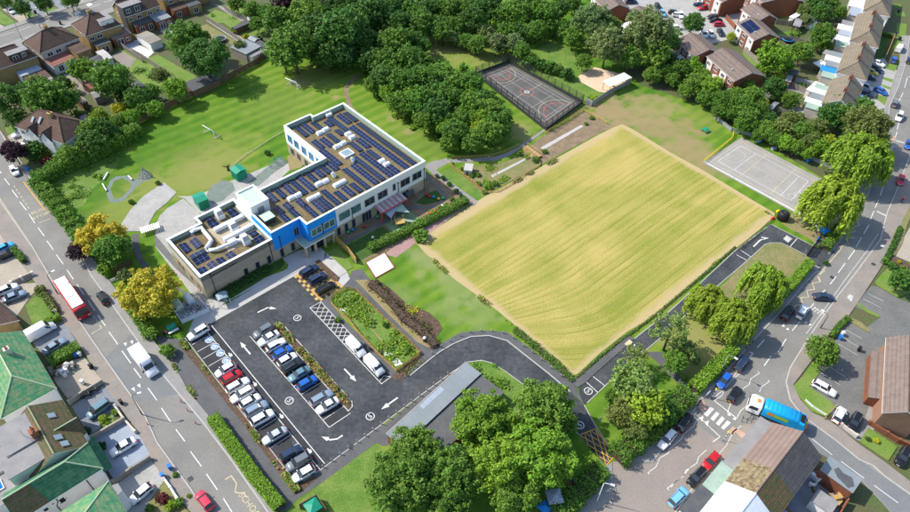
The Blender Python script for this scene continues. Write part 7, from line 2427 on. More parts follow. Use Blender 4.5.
trees([(633,384,25,'birch',"light yellowish tree at the yellow box entrance, upper crown"),(646,409,23,'lime',"light yellowish tree nearest the roadside hedge at the entrance"),(624,414,18,'olive',"light green tree beside the yellow box, lower crown"),(636,428,15,'olive',"light green tree nearest the zebra crossing corner"),(611,396,8,'green',"green bush at the foot of the light yellowish trees")],None,kind='round')
trees([(482,420,31,'bright',"big bright green tree just right of the pale metal roof"),(545,406,31,'mid',"tall light tree overhanging the curve of the drive"),(539,456,35,'bright',"huge bright green tree left of the yellow box"),(498,468,33,'bright',"big bright green tree at bottom centre"),(414,452,28,'mid',"large tree directly below the pale metal roof"),(403,482,36,'green',"large dark tree at the bottom beside the small lawn"),(452,476,32,'green',"dark shaded tree between two bright trees at bottom centre"),(512,498,26,'mid',"tree at the bottom edge below the huge bright one"),(447,506,26,'green',"tree at the bottom edge left of centre"),(563,424,14,'mid',"leafy tree leaning over the drive by the yellow box")],"great trees by the drive entrance",kind='big',hfac=1.05)
trees([(188,40,20,'mid',"tall light green tree standing over the back gardens, left of the darkest one"),(206,58,23,'dark',"huge dark tree at the field fence")],None,kind='big')
trees([(82.5,70,13,'bright',"bright green round tree below the salmon lean-to"),(110,80,20,'mid',"large leafy tree in the gardens beside the white patio"),(46,99,21,'green',"large dark green tree left of the hipped field house"),(6,100,16,'dark',"dark tree at the left edge among gardens"),(37,86,12,'olive',"pale green tree behind the brick extension"),(62,84,8,'dark',"small dark tree beside parked white garden car"),(66,101,12,'green',"green tree near the small grey shed"),(137,98,13,'green',"bushy tree at the fence below the striped lawn"),(152,92,9,'mid',"small tree at fence between bushy trees"),(175,90,13,'bright',"bright bushy tree next to the field fence"),(119,109,7,'gold',"yellow shrub in the gardens near the fence"),(99,117,9,'lime',"lime bush behind the hipped field house"),(155,109,9,'bright',"bright bush tight against the field fence"),(132,117,9,'bright',"light bush at the field fence corner"),(160,76,9,'olive',"thin olive tree over the back lawns"),(144,108,9,'green',"green bush in row along the field fence"),(74,135,8,'green',"small tree before the hipped house gable"),(90,131,13,'mid',"tree at the right end of the hipped field house"),(93,143,14,'dark',"dark tree at the hedge corner of the field house"),(104,130,12,'dark',"shaded tree between field house and fence"),(68,155,11,'mid',"hedge tree below the hipped house"),(13.5,152,12,'purple',"deep purple leaved tree at the road by the field house"),(78,252,10,'purple',"deep purple leaved tree on the west pavement opposite the drives"),(15,118,10,'dark',"dark tree at left edge beside house lawn"),(28,95,12,'dark',"dark tree behind the shaded garden at left"),(123,95,8,'dark',"dark shrub below large leafy tree"),(120,121,8,'mid',"bush at the fence end by the field"),(43,3,9,'dark',"dark garden shrub at the top edge with yellow bloom"),(22,8,8,'dark',"dark bush between two drives at top left"),(70,1,8,'green',"green bush at the top edge above the north road"),(5,2,6,'green',"hedge bush in top left corner"),(240,47,7,'olive',"thin tree beside wide garden building"),(237,4,9,'green',"green tree at the top edge left of purple tree"),(252,10,10,'mid',"light tree by black summerhouse"),(265,13,10,'green',"tree at the wood's left edge near summerhouse"),(257,24,8,'mid',"tree between summerhouse and the wood"),(234,31,4,'bright',"small round bush on the striped back lawn",'bush')],None)
trees([(35,152,11,'dark',"rounded dark shrub between purple tree and hipped house",'bush'),(48,151,6,'gold',"golden shrub in the front garden of the hipped house",'bush'),(59,151,6,'mid',"green shrub beside the golden shrub",'bush'),(46,161,4.5,'maroon',"maroon shrub at the hedge by the hipped house",'bush'),(24,151,6,'lime',"lime shrub beside the purple tree",'bush'),(257,40,5,'dark',"clipped dark shrub on the back lawn",'bush'),(246,37,4,'gold',"yellow shrub at the end of back lawn",'bush')],None)
trees([(101,236,22,'yellow',"golden yellow tree mixed with green one by the west road"),(151,293,28,'yellow',"big golden yellow tree beside the school wing")],None,kind='big',hfac=.85)
trees([(111,250,18,'green',"dark green tree in front of the upper golden tree"),(121,241,9,'olive',"olive tree at the right side of upper golden tree")],None)
trees([(105,270,8,'bright',"bright green round bush at the pavement below the green tree",'bush'),(125,275,8,'grey',"grey green shrub beside brown garden structure",'bush'),(167,351,8,'mid',"clipped round bush at the car park path junction",'bush'),(152,334,7,'mid',"bright round bush at the lower hedge end",'bush')],None,hfac=.75)
trees([(823,352,16,'mid',"round leafy street tree beside the service yard bays"),(901,281,11,'dark',"dark tree on the front lawn at the right edge")],None)
trees([(826,263,3,'dark',"small bush at the drive gate",'bush'),(886,261,4,'mid',"clipped bush at the right hand front gardens",'bush'),(893,267,4.5,'dark',"dark shrub in the red planted bed",'bush'),(903,270,4.5,'green',"green shrub at the end of the red planted bed",'bush'),(899,262,2,'gold',"tiny yellow shrub in the red planted bed",'bush'),(868,439,2.8,'dark',"small dark shrub on the front lawn near yellow one",'bush'),(876.5,441,3,'gold',"small yellow shrub on the front lawn",'bush'),(41,290,5.5,'olive',"rounded olive bush at the drive entrance opposite the bus",'bush'),(103,419,4.5,'lime',"lime shrub in the driveway planting corner",'bush'),(108,424,3,'bright',"small bright shrub in the driveway planting corner",'bush'),(115,412,3.5,'bright',"bright shrub at the drive wall end",'bush'),(87,431,4.5,'deep',"dark shrub at the front of the moss roofed house",'bush'),(101,446,5,'deep',"dark round shrub beside the pale blue drive",'bush'),(163,499,6,'maroon',"dark maroon shrub on the lowest front lawn",'bush'),(171,506,6,'lime',"lime shrub at the lowest front lawn",'bush'),(179,503,5,'mid',"green shrub at the front wall of the lowest lawn",'bush'),(158,496,3,'brown',"brown shrub on the lowest front lawn",'bush'),(150,508,4,'green',"green shrub at the bottom edge of the front lawn",'bush'),(175.5,474.5,3.2,'mid',"weedy grass tuft on the west pavement",'bush'),(188.5,496,2.5,'lime',"small weed clump at the kerb near red pink car",'bush'),(158,183,3,'green',"small bush on the field, right of the round play track",'bush'),(131,202,3,'green',"small bush on the field below the round play track",'bush'),(267,153,3.5,'dark',"low dark bush by the field goal line",'bush'),(338,320,4,'mid',"green bush in the fenced pond meadow, upper end",'bush'),(385,325,3.5,'green',"green bush in the pond meadow, right side",'bush'),(408,350,4,'mid',"green bush at the lower end of the pond meadow",'bush'),(352,300,3.5,'bright',"bright bush at the top of the pond meadow",'bush'),(380,352,3,'grey',"pale reeds at the lower pond bank",'bush')],None,hfac=.6)
tree(421,236,9,'mid',"bushy shrub among nursery hedge",'bush')
for i,(u,v,r_,c)in enumerate([(478,175,3.5,'mid'),(488,187,5,'bright'),(495,184,4.5,'mid'),(478,184,3.5,'bright'),(520,154,4,'mid'),(536,160,4.5,'green'),(545,152,3.5,'mid'),(471,176,3,'bright'),(462,169,2.6,'mid'),(484,192,3.5,'bright'),(592,118,3,'bright'),(586,124,2.5,'mid')]):
 tree(u,v,r_,c,"weedy green clump in the fenced bed beside the crop field",'bush',"weed clumps in the fenced bed",hfac=.35)
for i,(u,v,r_,c)in enumerate([(443,178,3,'deep'),(449,184,3,'dark'),(456,191,3.5,'deep'),(462,197,3.5,'deep'),(437,176,2.6,'dark'),(466,203,3,'dark'),(452,199,3,'mid'),(446,205,3,'bright'),(440,207,2.6,'lime')]):
 tree(u,v,r_,c,"dark shrub in the nursery garden planting by the school's right corner",'bush',"nursery garden shrubs",hfac=.7)
def hedge(label,px,w,h,col,group=None,rough=.12,leaf=.24,dens=70,name="hedge",cat="hedge",z0=0.0,drop=True):
 path=GL(px,0)
 if drop:
  path=[G(p[0],p[1],h*.8)for p in px]
 path=[Vector((p.x,p.y))for p in path]
 o=path[0]
 t=thing(name,label,cat,(o.x,o.y,z0),0,group)
 P,Nn=[],[]
 r=np.random.default_rng(int(abs(o.x*13+o.y*7))+5)
 core=MB()
 for i in range(len(path)-1):
  a,b_=path[i]-o,path[i+1]-o
  d=b_-a
  L=d.length
  d.normalize()
  n=Vector((-d.y,d.x))
  n_=int(dens*L*(w+2*h))
  s=r.uniform(-.3,L+.3,n_)
  q=r.uniform(-1,1,n_)*(w/2+h)
  side=np.abs(q)>w/2
  y=np.where(side,np.sign(q)*w/2,q)
  z=np.where(side,h-(np.abs(q)-w/2),h)
  lump=1+min(1,rough*4)**2*(.12*np.sin(s*1.7+i)+.1*np.sin(s*4.1+2*i))
  y,z=y*lump+r.normal(0,rough,n_),z*lump+r.normal(0,rough,n_)
  P.append(np.stack([a.x+d.x*s+n.x*y,a.y+d.y*s+n.y*y,np.maximum(z,.03)],1))
  nn=np.where(side[:,None],np.stack([n.x*np.sign(q),n.y*np.sign(q),np.zeros(n_)+.3],1),np.array([0,0,1.0]))
  Nn.append(nn)
  core.prism([a-n*w*.4,b_-n*w*.4,b_+n*w*.4,a+n*w*.4],0,h*.88)
 P,Nn=np.concatenate(P),np.concatenate(Nn)
 V,Q=leaf_quads(P,Nn,leaf,r)
 c=FOL[col]if isinstance(col,str)else col
 link("foliage",np_mesh("foliage",V,Q,M['foliage']),t,color=c)
 link("branches",core.mesh("branches",M['bark']),t)
 return t
hedge("tall overgrown hedge between the hipped house and the school field",[(36,179),(62,163),(90,152),(118,138),(137,127)],2.6,2.8,'hedge',rough=.3,leaf=.3)
hedge("overgrown roadside hedge along the west pavement, above the golden tree",[(36,180),(50,196),(66,216),(80,234),(92,248)],2.4,2.2,'hedge',rough=.28,leaf=.3)
hedge("low roadside hedge below the big golden tree",[(128,300),(140,318),(150,334)],1.8,1.6,'hedge',rough=.2)
hedge("long clipped hedge between west pavement and the car park path",[(213,417),(232,444),(252,472),(279,505)],1.9,1.5,'bright',rough=.07,leaf=.2,dens=110)
hedge("bright clipped hedge between bike stands and birch trees",[(695,387),(712,370),(733,348)],2.0,2.0,'bright',rough=.16)
hedge("clipped hedge along the east pavement below the drive gate",[(810,262),(792,283),(770,303),(747,324)],1.8,1.8,'bright',rough=.08,leaf=.2,dens=110)
hedge("dark hedge beside the white car below the zebra crossing",[(688,392),(668,412),(648,430),(618,455)],3.0,2.2,'green',rough=.3)
hedge("dark hedge at the bottom, left of the yellow box",[(602,468),(588,482),(572,500),(556,514)],2.6,1.8,'green',rough=.25)
hedge("thick box hedge beside the silver blue saloon",[(50,361),(63,354),(76,346)],2.0,1.7,'mid',rough=.08)
hedge("hedge strip at the end of long white van's drive",[(46,322),(58,316)],1.2,1.3,'bright',rough=.08)
hedge("hedge along front lawn opposite the red bus",[(44,294),(50,303),(55,311)],1.0,1.2,'olive',rough=.1)
hedge("small hedge at the left edge beside the bright blue car",[(13,248),(18,254),(23,260)],.9,1.2,'green',rough=.1)
hedge("nursery hedge along the pink path",[(370,247),(392,237),(420,223),(448,209),(466,199)],1.5,1.3,'mid',rough=.2)
hedge("dark planting hedge at the front of the school wing",[(216,297),(232,288),(250,277),(268,267)],1.4,.8,'deep',rough=.15)
hedge("young purple brown hedge line beside the pond footpath",[(370,282),(388,298),(404,318),(424,332),(436,345)],1.6,.9,'brown',rough=.3,dens=14)
hedge("roadside hedge by the drive gate and old playground",[(826,246),(834,236),(840,226)],1.8,1.6,'mid',rough=.15)
hedge("low hedge between crop field and drive, right part",[(628,335),(660,311),(700,277),(735,247)],.4,.28,'mid',rough=.1,leaf=.15)
hedge("low hedge between crop field and drive, lower part",[(577,377),(600,356),(628,334)],.45,.3,'mid',rough=.1,leaf=.15)
hedge("low planting strip on the curve of the drive beside crop field",[(515,329),(535,345),(552,360),(572,379)],1.0,.5,'green',rough=.2,leaf=.2)
hedge("clipped hedge before the service yard bays",zz(800,280,[(265,455),(330,370),(395,310)]),.8,.9,'green',rough=.1)
hedge("hedge along front gardens at the right edge, above red bed",zz(800,220,[(720,300),(780,180),(830,60)]),.7,.8,'dark',rough=.1)
hedge("shaded hedge across the terrace front garden",zz(800,0,[(640,270),(760,290)]),.8,1.1,'dark',rough=.1)
def planting(name,px,cols,n,hgt,leaf,z=0.08):
 pts=GL(px)
 xs,ys=[p.x for p in pts],[p.y for p in pts]
 r=np.random.default_rng(n)
 P=[]
 poly=[(p.x,p.y)for p in pts]
 def inside(x,y):
  c=False
  j=len(poly)-1
  for i in range(len(poly)):
   if(poly[i][1]>y)!=(poly[j][1]>y)and x<(poly[j][0]-poly[i][0])*(y-poly[i][1])/(poly[j][1]-poly[i][1])+poly[i][0]:
    c=not c
   j=i
  return c
 tries=0
 cl=[(r.uniform(min(xs),max(xs)),r.uniform(min(ys),max(ys)),r.uniform(.3,.9))for _ in range(max(6,n//60))]
 while len(P)<n and tries<n*30:
  tries+=1
  c=cl[r.integers(0,len(cl))]
  x,y=c[0]+r.normal(0,c[2]),c[1]+r.normal(0,c[2])
  if inside(x,y):
   P.append((x,y,z+r.uniform(0,hgt)))
 P=np.array(P)
 k=len(cols)
 for i,c in enumerate(cols):
  q=P[i::k]
  if len(q)==0:
   continue
  V,Q=leaf_quads(q,np.tile([0,0,1.0],(len(q),1)),leaf,r)
  o=link(name,np_mesh(name,V,Q,M['foliage']),color=FOL[c]if isinstance(c,str)else c)
  o["kind"]="stuff"
planting("ground_cover",[(274,326),(279,323),(284,327),(350,401),(350,408),(347,410)],['olive',(.36,.25,.08,1),'mid',(.30,.20,.07,1)],1900,.5,.34,.18)
planting("ground_cover",[(180,344),(184,341),(296,484),(300,490),(294,493),(240,420)],['mid',(.36,.27,.09,1),'olive','bright'],2600,.5,.34)
planting("pond_plants",zz(320,280,[(110,190),(135,130),(230,95),(300,110),(720,510),(810,610),(700,670),(640,730),(490,580)]),['mid','bright','lime','olive','bright'],3800,.5,.32)
planting("ground_cover",zz(330,330,[(545,350),(740,210),(790,262),(650,380),(545,405)]),[(.14,.08,.05,1),'olive'],260,.25,.25)
planting("ground_cover",zz(320,280,[(430,20),(480,10),(590,90),(720,210),(890,280),(980,350),(930,500),(860,430),(650,230)]),[(.09,.05,.03,1),'olive',(.07,.05,.03,1)],900,.4,.25)
planting("ground_cover",zz(320,280,[(660,180),(820,230),(880,300),(800,330),(700,240)]),['lime','gold'],160,.3,.22)
planting("long_grass",[(463,168),(497,165),(515,158),(529,148),(530,165),(500,186),(484,194),(470,184)],['bright','mid','lawn' if False else 'lime'],900,.3,.28)
planting("long_grass",zz(340,170,[(490,265),(540,270),(640,250),(720,200),(760,190),(700,240),(560,320),(520,310)],6.4),['lime','mid'],260,.4,.3)
planting("long_grass",[(48,187),(70,172),(100,160),(126,151),(112,172),(92,190),(84,206),(70,210)],['mid','green','bright'],1500,.35,.3,.03)
planting("ground_cover",zz(440,0,[(570,370),(650,380),(620,400),(580,395)],3.939),['lime','bright'],260,.4,.3)
planting("ground_cover",[(470,364),(482,361),(492,364),(504,372),(517,382),(530,395),(500,390),(480,375)],['mid','bright','green'],700,.35,.3,.17)
planting("ground_cover",[(366,86),(373,92),(390,108),(407,120),(418,128),(412,131),(396,120),(378,105),(366,93)],['bright','lime','mid'],600,.6,.4,.03)
planting("undergrowth",[(270,60),(275,20),(300,-5),(440,-5),(425,30),(430,50),(470,74),(480,90),(515,122),(505,140),(470,158),(445,152),(425,130),(395,112),(365,92),(362,72),(340,70),(300,70)],['mid','green','bright','dark'],9000,3.0,.6,.03)
planting("undergrowth",[(440,-5),(590,-5),(570,40),(520,56),(495,50),(440,38)],['mid','grey','green'],3500,2.2,.55,.03)
planting("undergrowth",[(655,70),(700,60),(745,85),(775,128),(740,130),(700,102),(670,88)],['mid','bright','green'],2600,2.0,.45,.03)
planting("undergrowth",[(740,118),(790,112),(838,135),(835,165),(800,156),(760,140)],['mid','olive','bright'],2200,1.6,.45,.03)
planting("garden_plants",[(0,78),(60,66),(95,88),(140,95),(160,108),(137,121),(100,136),(84,118),(50,106),(26,118),(0,120)],['mid','green','olive','lime'],2200,1.0,.4,.03)
planting("garden_plants",[(100,44),(118,52),(160,76),(222,78),(180,98),(130,82),(108,60)],['mid','green'],500,.8,.35,.035)
planting("garden_plants",[(760,45),(800,25),(850,5),(850,30),(826,62),(812,112),(780,118),(768,80)],['mid','green','olive','bright'],2200,1.1,.4,.03)
planting("garden_plants",[(205,18),(230,-2),(268,-2),(268,40),(240,42),(215,30)],['mid','bright'],260,.7,.3,.04)
planting("garden_plants",[(20,150),(40,142),(66,152),(60,164),(38,170)],['mid','dark','lime'],500,.9,.35,.03)
planting("verge_plants",[(640,385),(688,345),(700,360),(655,420),(615,448),(604,420)],['mid','green','olive'],1400,.7,.35,.03)
STRAW=(.34,.27,.11,1)
planting("field_margin",[(416,243),(446,222.5),(484,197),(550,162),(614,127.5),(616,130),(552,165),(486,200),(449,225),(420,246)],[STRAW,'olive'],1300,.35,.25,.04)
planting("field_margin",[(418,250),(424,250),(454,277),(489,302),(522,329),(572,373),(569,376),(520,333),(487,306),(452,281)],[STRAW,'lime','olive'],1300,.35,.25,.04)
planting("field_margin",[(622,124),(671,153),(752,200),(774,213),(771,216),(750,203),(669,156),(620,127)],[STRAW,'olive','mid'],1100,.35,.25,.04)
planting("field_margin",[(577,374),(628,331),(661,313),(700,279),(735,249),(773,218),(770,215),(733,246),(698,276),(659,310),(626,328),(575,371)],[STRAW,'lime'],1300,.35,.25,.04)
planting("verge_plants",[(170,355),(180,372),(192,386),(208,408),(204,412),(186,388),(172,366)],['olive',(.30,.24,.10,1),'mid'],700,.4,.3,.05)
# ================================================================== fences, walls, street furniture, small things
def fence(label,px,h,plen,style='boards',m='timber_brown',mp=None,group=None,name="fence",cat="fence",z0=0.0,world=False):
 path=[Vector((p[0],p[1]))for p in(px if world else GL(px))]
 o=path[0]
 t=thing(name,label,cat,(o.x,o.y,z0),0,group)
 mp=mp or m
 for i in range(len(path)-1):
  a,b_=path[i]-o,path[i+1]-o
  L=(b_-a).length
  n=max(1,round(L/plen))
  az=atan2((b_-a).y,(b_-a).x)
  sl=L/n
  key=(style,round(sl,2),h,m)
  if key not in FENCE:
   mb=MB()
   if style=='boards':
    k=max(4,int(sl/.3))
    for j in range(k):
     x0,x1=.06+(sl-.12)*j/k,.06+(sl-.12)*(j+.92)/k
     off=.02 if j%2 else-.02
     mb.box(x0,x1,off-.015,off+.015,.06,h-.03*(j%2))
    mb.box(.05,sl-.05,-.05,.05,h-.02,h+.03)
   elif style=='rail':
    for zz_ in(h*.45,h*.92):
     mb.box(.04,sl-.04,-.03,.03,zz_-.06,zz_+.06)
   elif style=='thin':
    mb.box(.04,sl-.04,-.03,.03,h-.1,h)
   elif style=='pales':
    k=max(4,int(sl/.22))
    for j in range(k):
     x0=.05+(sl-.1)*j/k
     mb.box(x0,x0+.11,-.02,.01,.05,h)
    for zz_ in(h*.3,h*.8):
     mb.box(.02,sl-.02,.012,.05,zz_-.04,zz_+.04)
   elif style=='mesh':
    k=max(6,int(sl/.22))
    for j in range(k):
     x0=.05+(sl-.1)*(j+.5)/k
     mb.box(x0-.016,x0+.016,-.012,.012,.05,h)
    for j in range(7):
     zz_=.1+(h-.15)*j/6
     mb.box(.03,sl-.03,-.02,.02,zz_-.02,zz_+.02)
    mb.box(.03,sl-.03,-.015,.015,.05,1.0)
   elif style=='wall':
    mb.box(0,sl+.001,-.12,.12,0,h)
    mb.box(0,sl+.001,-.16,.16,h,h+.07)
   FENCE[key]=mb.mesh({'boards':'panel','rail':'rail','thin':'rail','pales':'pale_panel','mesh':'mesh_panel','wall':'wall_bay'}[style],M[m])
  for j in range(n):
   q=a.lerp(b_,j/n)
   o_=link({'boards':'panel','rail':'rail','thin':'rail','pales':'pale_panel','mesh':'mesh_panel','wall':'wall_bay'}[style],FENCE[key],t,(q.x,q.y,0),az)
  for j in range(n+1 if i==len(path)-2 else n):
   q=a.lerp(b_,j/n)
   pk=('post',h,mp,style)
   if pk not in FENCE:
    mb=MB()
    w={'wall':.2,'mesh':.06,'rail':.05}.get(style,.06)
    mb.box(-w,w,-w,w,0,h+(.06 if style!='wall' else.18))
    FENCE[pk]=mb.mesh("post" if style!='wall' else "pier",M[mp])
   if style!='wall' or j in(0,n):
    link("post" if style!='wall' else "pier",FENCE[pk],t,(q.x,q.y,0),az)
 return t
FENCE={}
fence("long weathered timber fence along the far side of the playing field",[(137,124.5),(165,110.5),(200,93),(230,79.5),(255,66),(273,53)],1.9,1.83,'boards','timber_brown')
fence("tall dark mesh fence round the sports court",[(475.5,75.5),(546,131),(582.5,104),(508.5,63),(475.5,75.5)],3.0,2.5,'mesh','dark_metal')
fence("dark mesh fence running left from the sports court corner",[(475,75),(460,82)],1.8,2.5,'mesh','dark_metal')
fence("low grey fence between shelter and the sports court",zz(440,0,[(575,405),(595,420),(660,375),(750,330)],3.939),1.6,2.2,'boards','grey_metal')
pts=zz(320,280,[(90,190),(100,150),(140,115),(220,78),(300,90),(430,220),(560,350),(740,515),(830,610)])+zz(330,330,[(740,205),(548,345),(390,195),(230,25)])+zz(320,280,[(240,340),(110,220),(90,190)])
fence("yellow timber picket fence round the pond meadow",pts,.95,1.8,'pales','timber_yellow')
fence("orange timber rail fence slanting down to the nursery corner",zz(420,150,[(213,85),(220,120),(330,205),(455,305)],6.915),.95,1.8,'pales','timber_yellow')
fence("low timber edge fence along the bed by the crop field",zz(420,150,[(455,300),(540,290),(640,235),(760,150),(830,110),(815,55)],6.915),.6,2.2,'rail','timber_yellow')
fence("timber rail fence along the curved path to the sports court",zz(420,150,[(215,62),(330,58),(420,52),(500,45),(580,20),(680,-25)],6.915),.8,2.4,'rail','timber_yellow')
fence("long yellow rail fence above the crop field by the sports court",[(545,134),(583,111),(607,124)],.8,2.4,'rail','timber_yellow')
fence("timber board fence between forecourt lawn and nursery",zz(260,220,[(590,150),(660,205),(740,285),(795,360)]),1.8,1.8,'boards','timber_yellow')
fence("pale low rail along the near side of the playing field",zz(190,110,[(350,465),(470,370),(590,295),(690,230),(790,175)]),.4,2.6,'thin','stone_pale')
fence("yellow barrier at the left end of the old playground",zz(680,120,[(92,168),(150,120),(205,75),(208,55)],3.939),1.0,2.2,'rail','yellow_paint')
fence("grey wire fence above the old playground",zz(680,120,[(130,-10),(200,45),(320,75),(450,130),(600,195)],3.939),1.2,2.5,'mesh','grey_metal')
fence("dark rail fence at the top corner of crop field by the drive",zz(740,210,[(-20,335),(130,205),(255,90)]),.9,2.0,'rail','timber_brown')
fence("timber screen fence beside the stepping stone path",zz(80,230,[(285,365),(360,320),(440,285)]),1.5,1.8,'boards','timber_brown')
fence("timber bin yard fence at the bottom edge near small lawn",zz(220,382,[(318,500),(385,462),(420,515)],3.939),1.7,1.8,'boards','timber_brown')
WG="front garden walls of the green roofed houses"
fence("tan wall between cream drive and grey drive",zz(0,360,[(585,365),(700,285),(850,195)]),1.15,3.0,'wall','drive_cream',group=WG,name="garden_wall",cat="wall")
fence("tan wall above the pale blue drive",zz(0,382,[(365,228),(430,190),(490,155)],3.939),1.1,3.0,'wall','drive_cream',group=WG,name="garden_wall",cat="wall")
fence("brown wall below the pale blue drive",zz(90,450,[(205,280),(350,175),(500,80)]),1.15,3.0,'wall','timber_grey',group=WG,name="garden_wall",cat="wall")
fence("cream wall with white pier opposite the red bus",zz(0,260,[(105,205),(190,165),(278,128)]),1.0,3.0,'wall','drive_cream','white_wall',group=WG,name="garden_wall",cat="wall")
fence("low white front wall along the west pavement by dry lawn",zz(90,450,[(615,245),(670,320),(725,410)]),.7,3.0,'wall','white_wall',group=WG,name="garden_wall",cat="wall")
fence("low wall with white piers by the planted drive corner",zz(0,382,[(455,100),(490,150),(535,200)],3.939),.7,3.0,'wall','pale_render',group=WG,name="garden_wall",cat="wall")
fence("low pale wall between service yard verge and pavement",[(840,426),(855,437)],.8,2.0,'wall','pale_render',name="garden_wall",cat="wall")
fence("red brick wall round the front lawn of the right edge house",zz(800,400,[(560,200),(700,290),(800,350),(908,400)]),1.1,3.0,'wall','red_brick',name="garden_wall",cat="wall")
fence("orange brick garden wall by the parking court",zz(710,0,[(130,160),(200,240)]),1.4,3.0,'wall','red_brick',name="garden_wall",cat="wall")
GF="timber fences between back gardens"
for lab,px in(("garden fence between striped lawns behind the dormer house",zz(90,0,[(350,440),(440,490),(640,620),(780,760)])),("garden fence left of the white patio",zz(90,0,[(225,365),(310,430),(440,520)])),("garden fence beside the long garage roof",zz(0,50,[(600,200),(680,290),(760,370)])),("garden fence left of the salmon lean-to garden",zz(0,50,[(420,250),(520,340),(580,400)])),("garden fence along the sunny back lawn with trampoline",zz(180,0,[(215,165),(380,270),(520,365)])),("garden fence between the two lawns by black low shed",zz(180,0,[(370,80),(440,130),(560,180)])),("garden fence behind the long brick house",zz(670,40,[(600,100),(690,170),(790,270)])),("garden fence right of the solar roofed brick house",zz(710,0,[(540,200),(640,215),(740,190)])),("garden fence under the trampoline in the right gardens",zz(710,0,[(560,330),(680,350),(880,400)])),("dark garden fence behind the plain brick house",zz(710,0,[(540,110),(640,90),(730,100)])),("garden fence in the terrace gardens above the white gazebo",zz(800,0,[(60,340),(200,400),(300,430)])),("garden fence across the terrace gardens below red panels",zz(800,0,[(100,240),(230,290),(330,320)])),("garden fence along pale path of terrace gardens",zz(740,60,[(380,205),(470,250),(560,290)])),("garden fence below white rubble in the terrace gardens",zz(740,60,[(260,420),(380,460),(500,490)])),("garden fence left of the brick houses by white conservatory",zz(670,40,[(-150,120),(-50,160),(60,200),(150,240)]))):
 fence(lab,px,1.7,1.83,'boards','timber_grey',group=GF)
fence("sunlit boundary fence beside the terrace front garden",zz(800,0,[(770,315),(735,400),(695,490)]),1.5,1.8,'boards','timber_yellow')
fence("yellow post and rail fence at the end of service yard verge",zz(800,400,[(195,160),(240,110),(290,55)]),.9,2.0,'rail','timber_yellow')
fence("white low rail on the service yard verge kerb",zz(800,400,[(40,10),(100,65),(205,130)]),.6,2.0,'rail','white_paint')
def lamp_post(label,base,h,arm_az,m='grey_metal',rot=None):
 p=G(*base)
 t=thing("lamp_post",label,"lamp post",(p.x,p.y,.1),arm_az,"street lamp posts")
 mb=MB()
 mb.tube([(0,0,0),(0,0,1.2)],.11,8)
 mb.tube([(0,0,1.2),(0,0,h-.3),(.15,0,h),(1.1,0,h+.12)],[.08,.06,.05,.045],8)
 mb.build("pole",M[m],t)
 mb=MB()
 mb.box(.95,1.6,-.15,.15,h+.05,h+.22)
 mb.build("lamp_head",M['white_metal'],t)
 return t
for lab,b_,h,az,m in(("lamp post on the west pavement below tan wall",(142.5,415),6.0,radians(20),'dark_metal'),("lamp post on the west pavement beside the red bus",(58,294),5.6,radians(40),'dark_metal'),("lamp post at the hedge by the bus stop markings",(34.5,189.5),6.2,radians(200),'dark_metal'),("lamp post on the north road opposite driveways, left one",(22.4,40),7.0,radians(60),'grey_metal'),("lamp post on the north road behind the hipped roof",(40.6,28.5),6.0,radians(60),'grey_metal'),("pale lamp post by the roadside hedge above the zebra crossing",(718.8,374.5),6.0,radians(-40),'timber_grey'),("blue grey lamp post with white head at the bottom by the hedge",(597,501),6.3,radians(-20),'white_metal'),("short lamp post on the pavement before the service yard",(820,328.5),4.0,radians(130),'dark_metal'),("lamp post beside the front gardens at the right",(879,263),4.2,radians(150),'grey_metal'),("lamp post beside the east road below terrace",(896,97),6.0,radians(20),'grey_metal')):
 lamp_post(lab,b_,h,az,m)
for lab,b_ in(("slim lamp column at the top of the planting island",(271.5,319)),("slim lamp column on the island's lower end",(350,409)),("slim lamp column beside the drive dry lawn",(800,262)),("slim lamp column by the drive fence corner",(795,232))):
 p=G(*b_)
 t=thing("lamp_column",lab,"lamp post",(p.x,p.y,.1),0,"slim lamp columns of the school")
 mb=MB()
 mb.tube([(0,0,0),(0,0,4.0)],.05,6)
 mb.build("pole",M['grey_metal'],t)
 mb=MB()
 mb.cyl(0,0,4.0,4.15,.22,.16,8)
 mb.build("lamp_head",M['dark_metal'],t)
_b=MB()
_b.cyl(0,0,0,.85,.09,.08,8)
_b.ball((0,0,.86),.09,.6,0,8,4)
BOL={}
def bollard(p,m,label,group,z=.06):
 if m not in BOL:
  BOL[m]=(_b.mesh("post",M[m]),None)
  c=MB()
  c.cyl(0,0,.62,.72,.098,.098,8)
  BOL[m]=(BOL[m][0],c.mesh("band",M['white_paint' if m!='white_paint' else 'dark_metal']))
 t=thing("bollard",label,"bollard",(p.x,p.y,z),0,group)
 link("post",BOL[m][0],t)
 link("band",BOL[m][1],t)
for i in range(17):
 p=G(323,467.5).lerp(G(448,374.5),i/16)
 bollard(p,'grey_metal',"small post in the line along the car park's lower kerb","posts along the car park kerb")
for px in((432,354.5),(441,348),(450,342),(460,336.5),(470,333),(481,331.8),(492,332),(503,334),(513,339),(523,347),(532,353.5),(541,361),(551,369),(561,377)):
 bollard(G(*px),'timber_grey',"small post in the row on the curved footpath","posts on the curved footpath",.17)
for px in zz(660,340,[(520,262),(545,240),(572,213),(600,187),(627,157),(662,125),(710,75),(735,48),(760,22)]):
 bollard(G(*px),'black',"black bollard in the row on the pavement by parked blue cars","black bollards on the east pavement",.17)
for px in zz(560,440,[(375,365),(360,425),(318,468)],7):
 bollard(G(*px),'black',"black bollard beside the lamp at the bottom pavement corner","bollards at the bottom pavement corner",.17)
for px in zz(0,382,[(715,80),(740,115),(772,165),(585,170)],3.939):
 bollard(G(*px),'red_paint',"small red and white marker post at the west road kerb","red marker posts",.17)
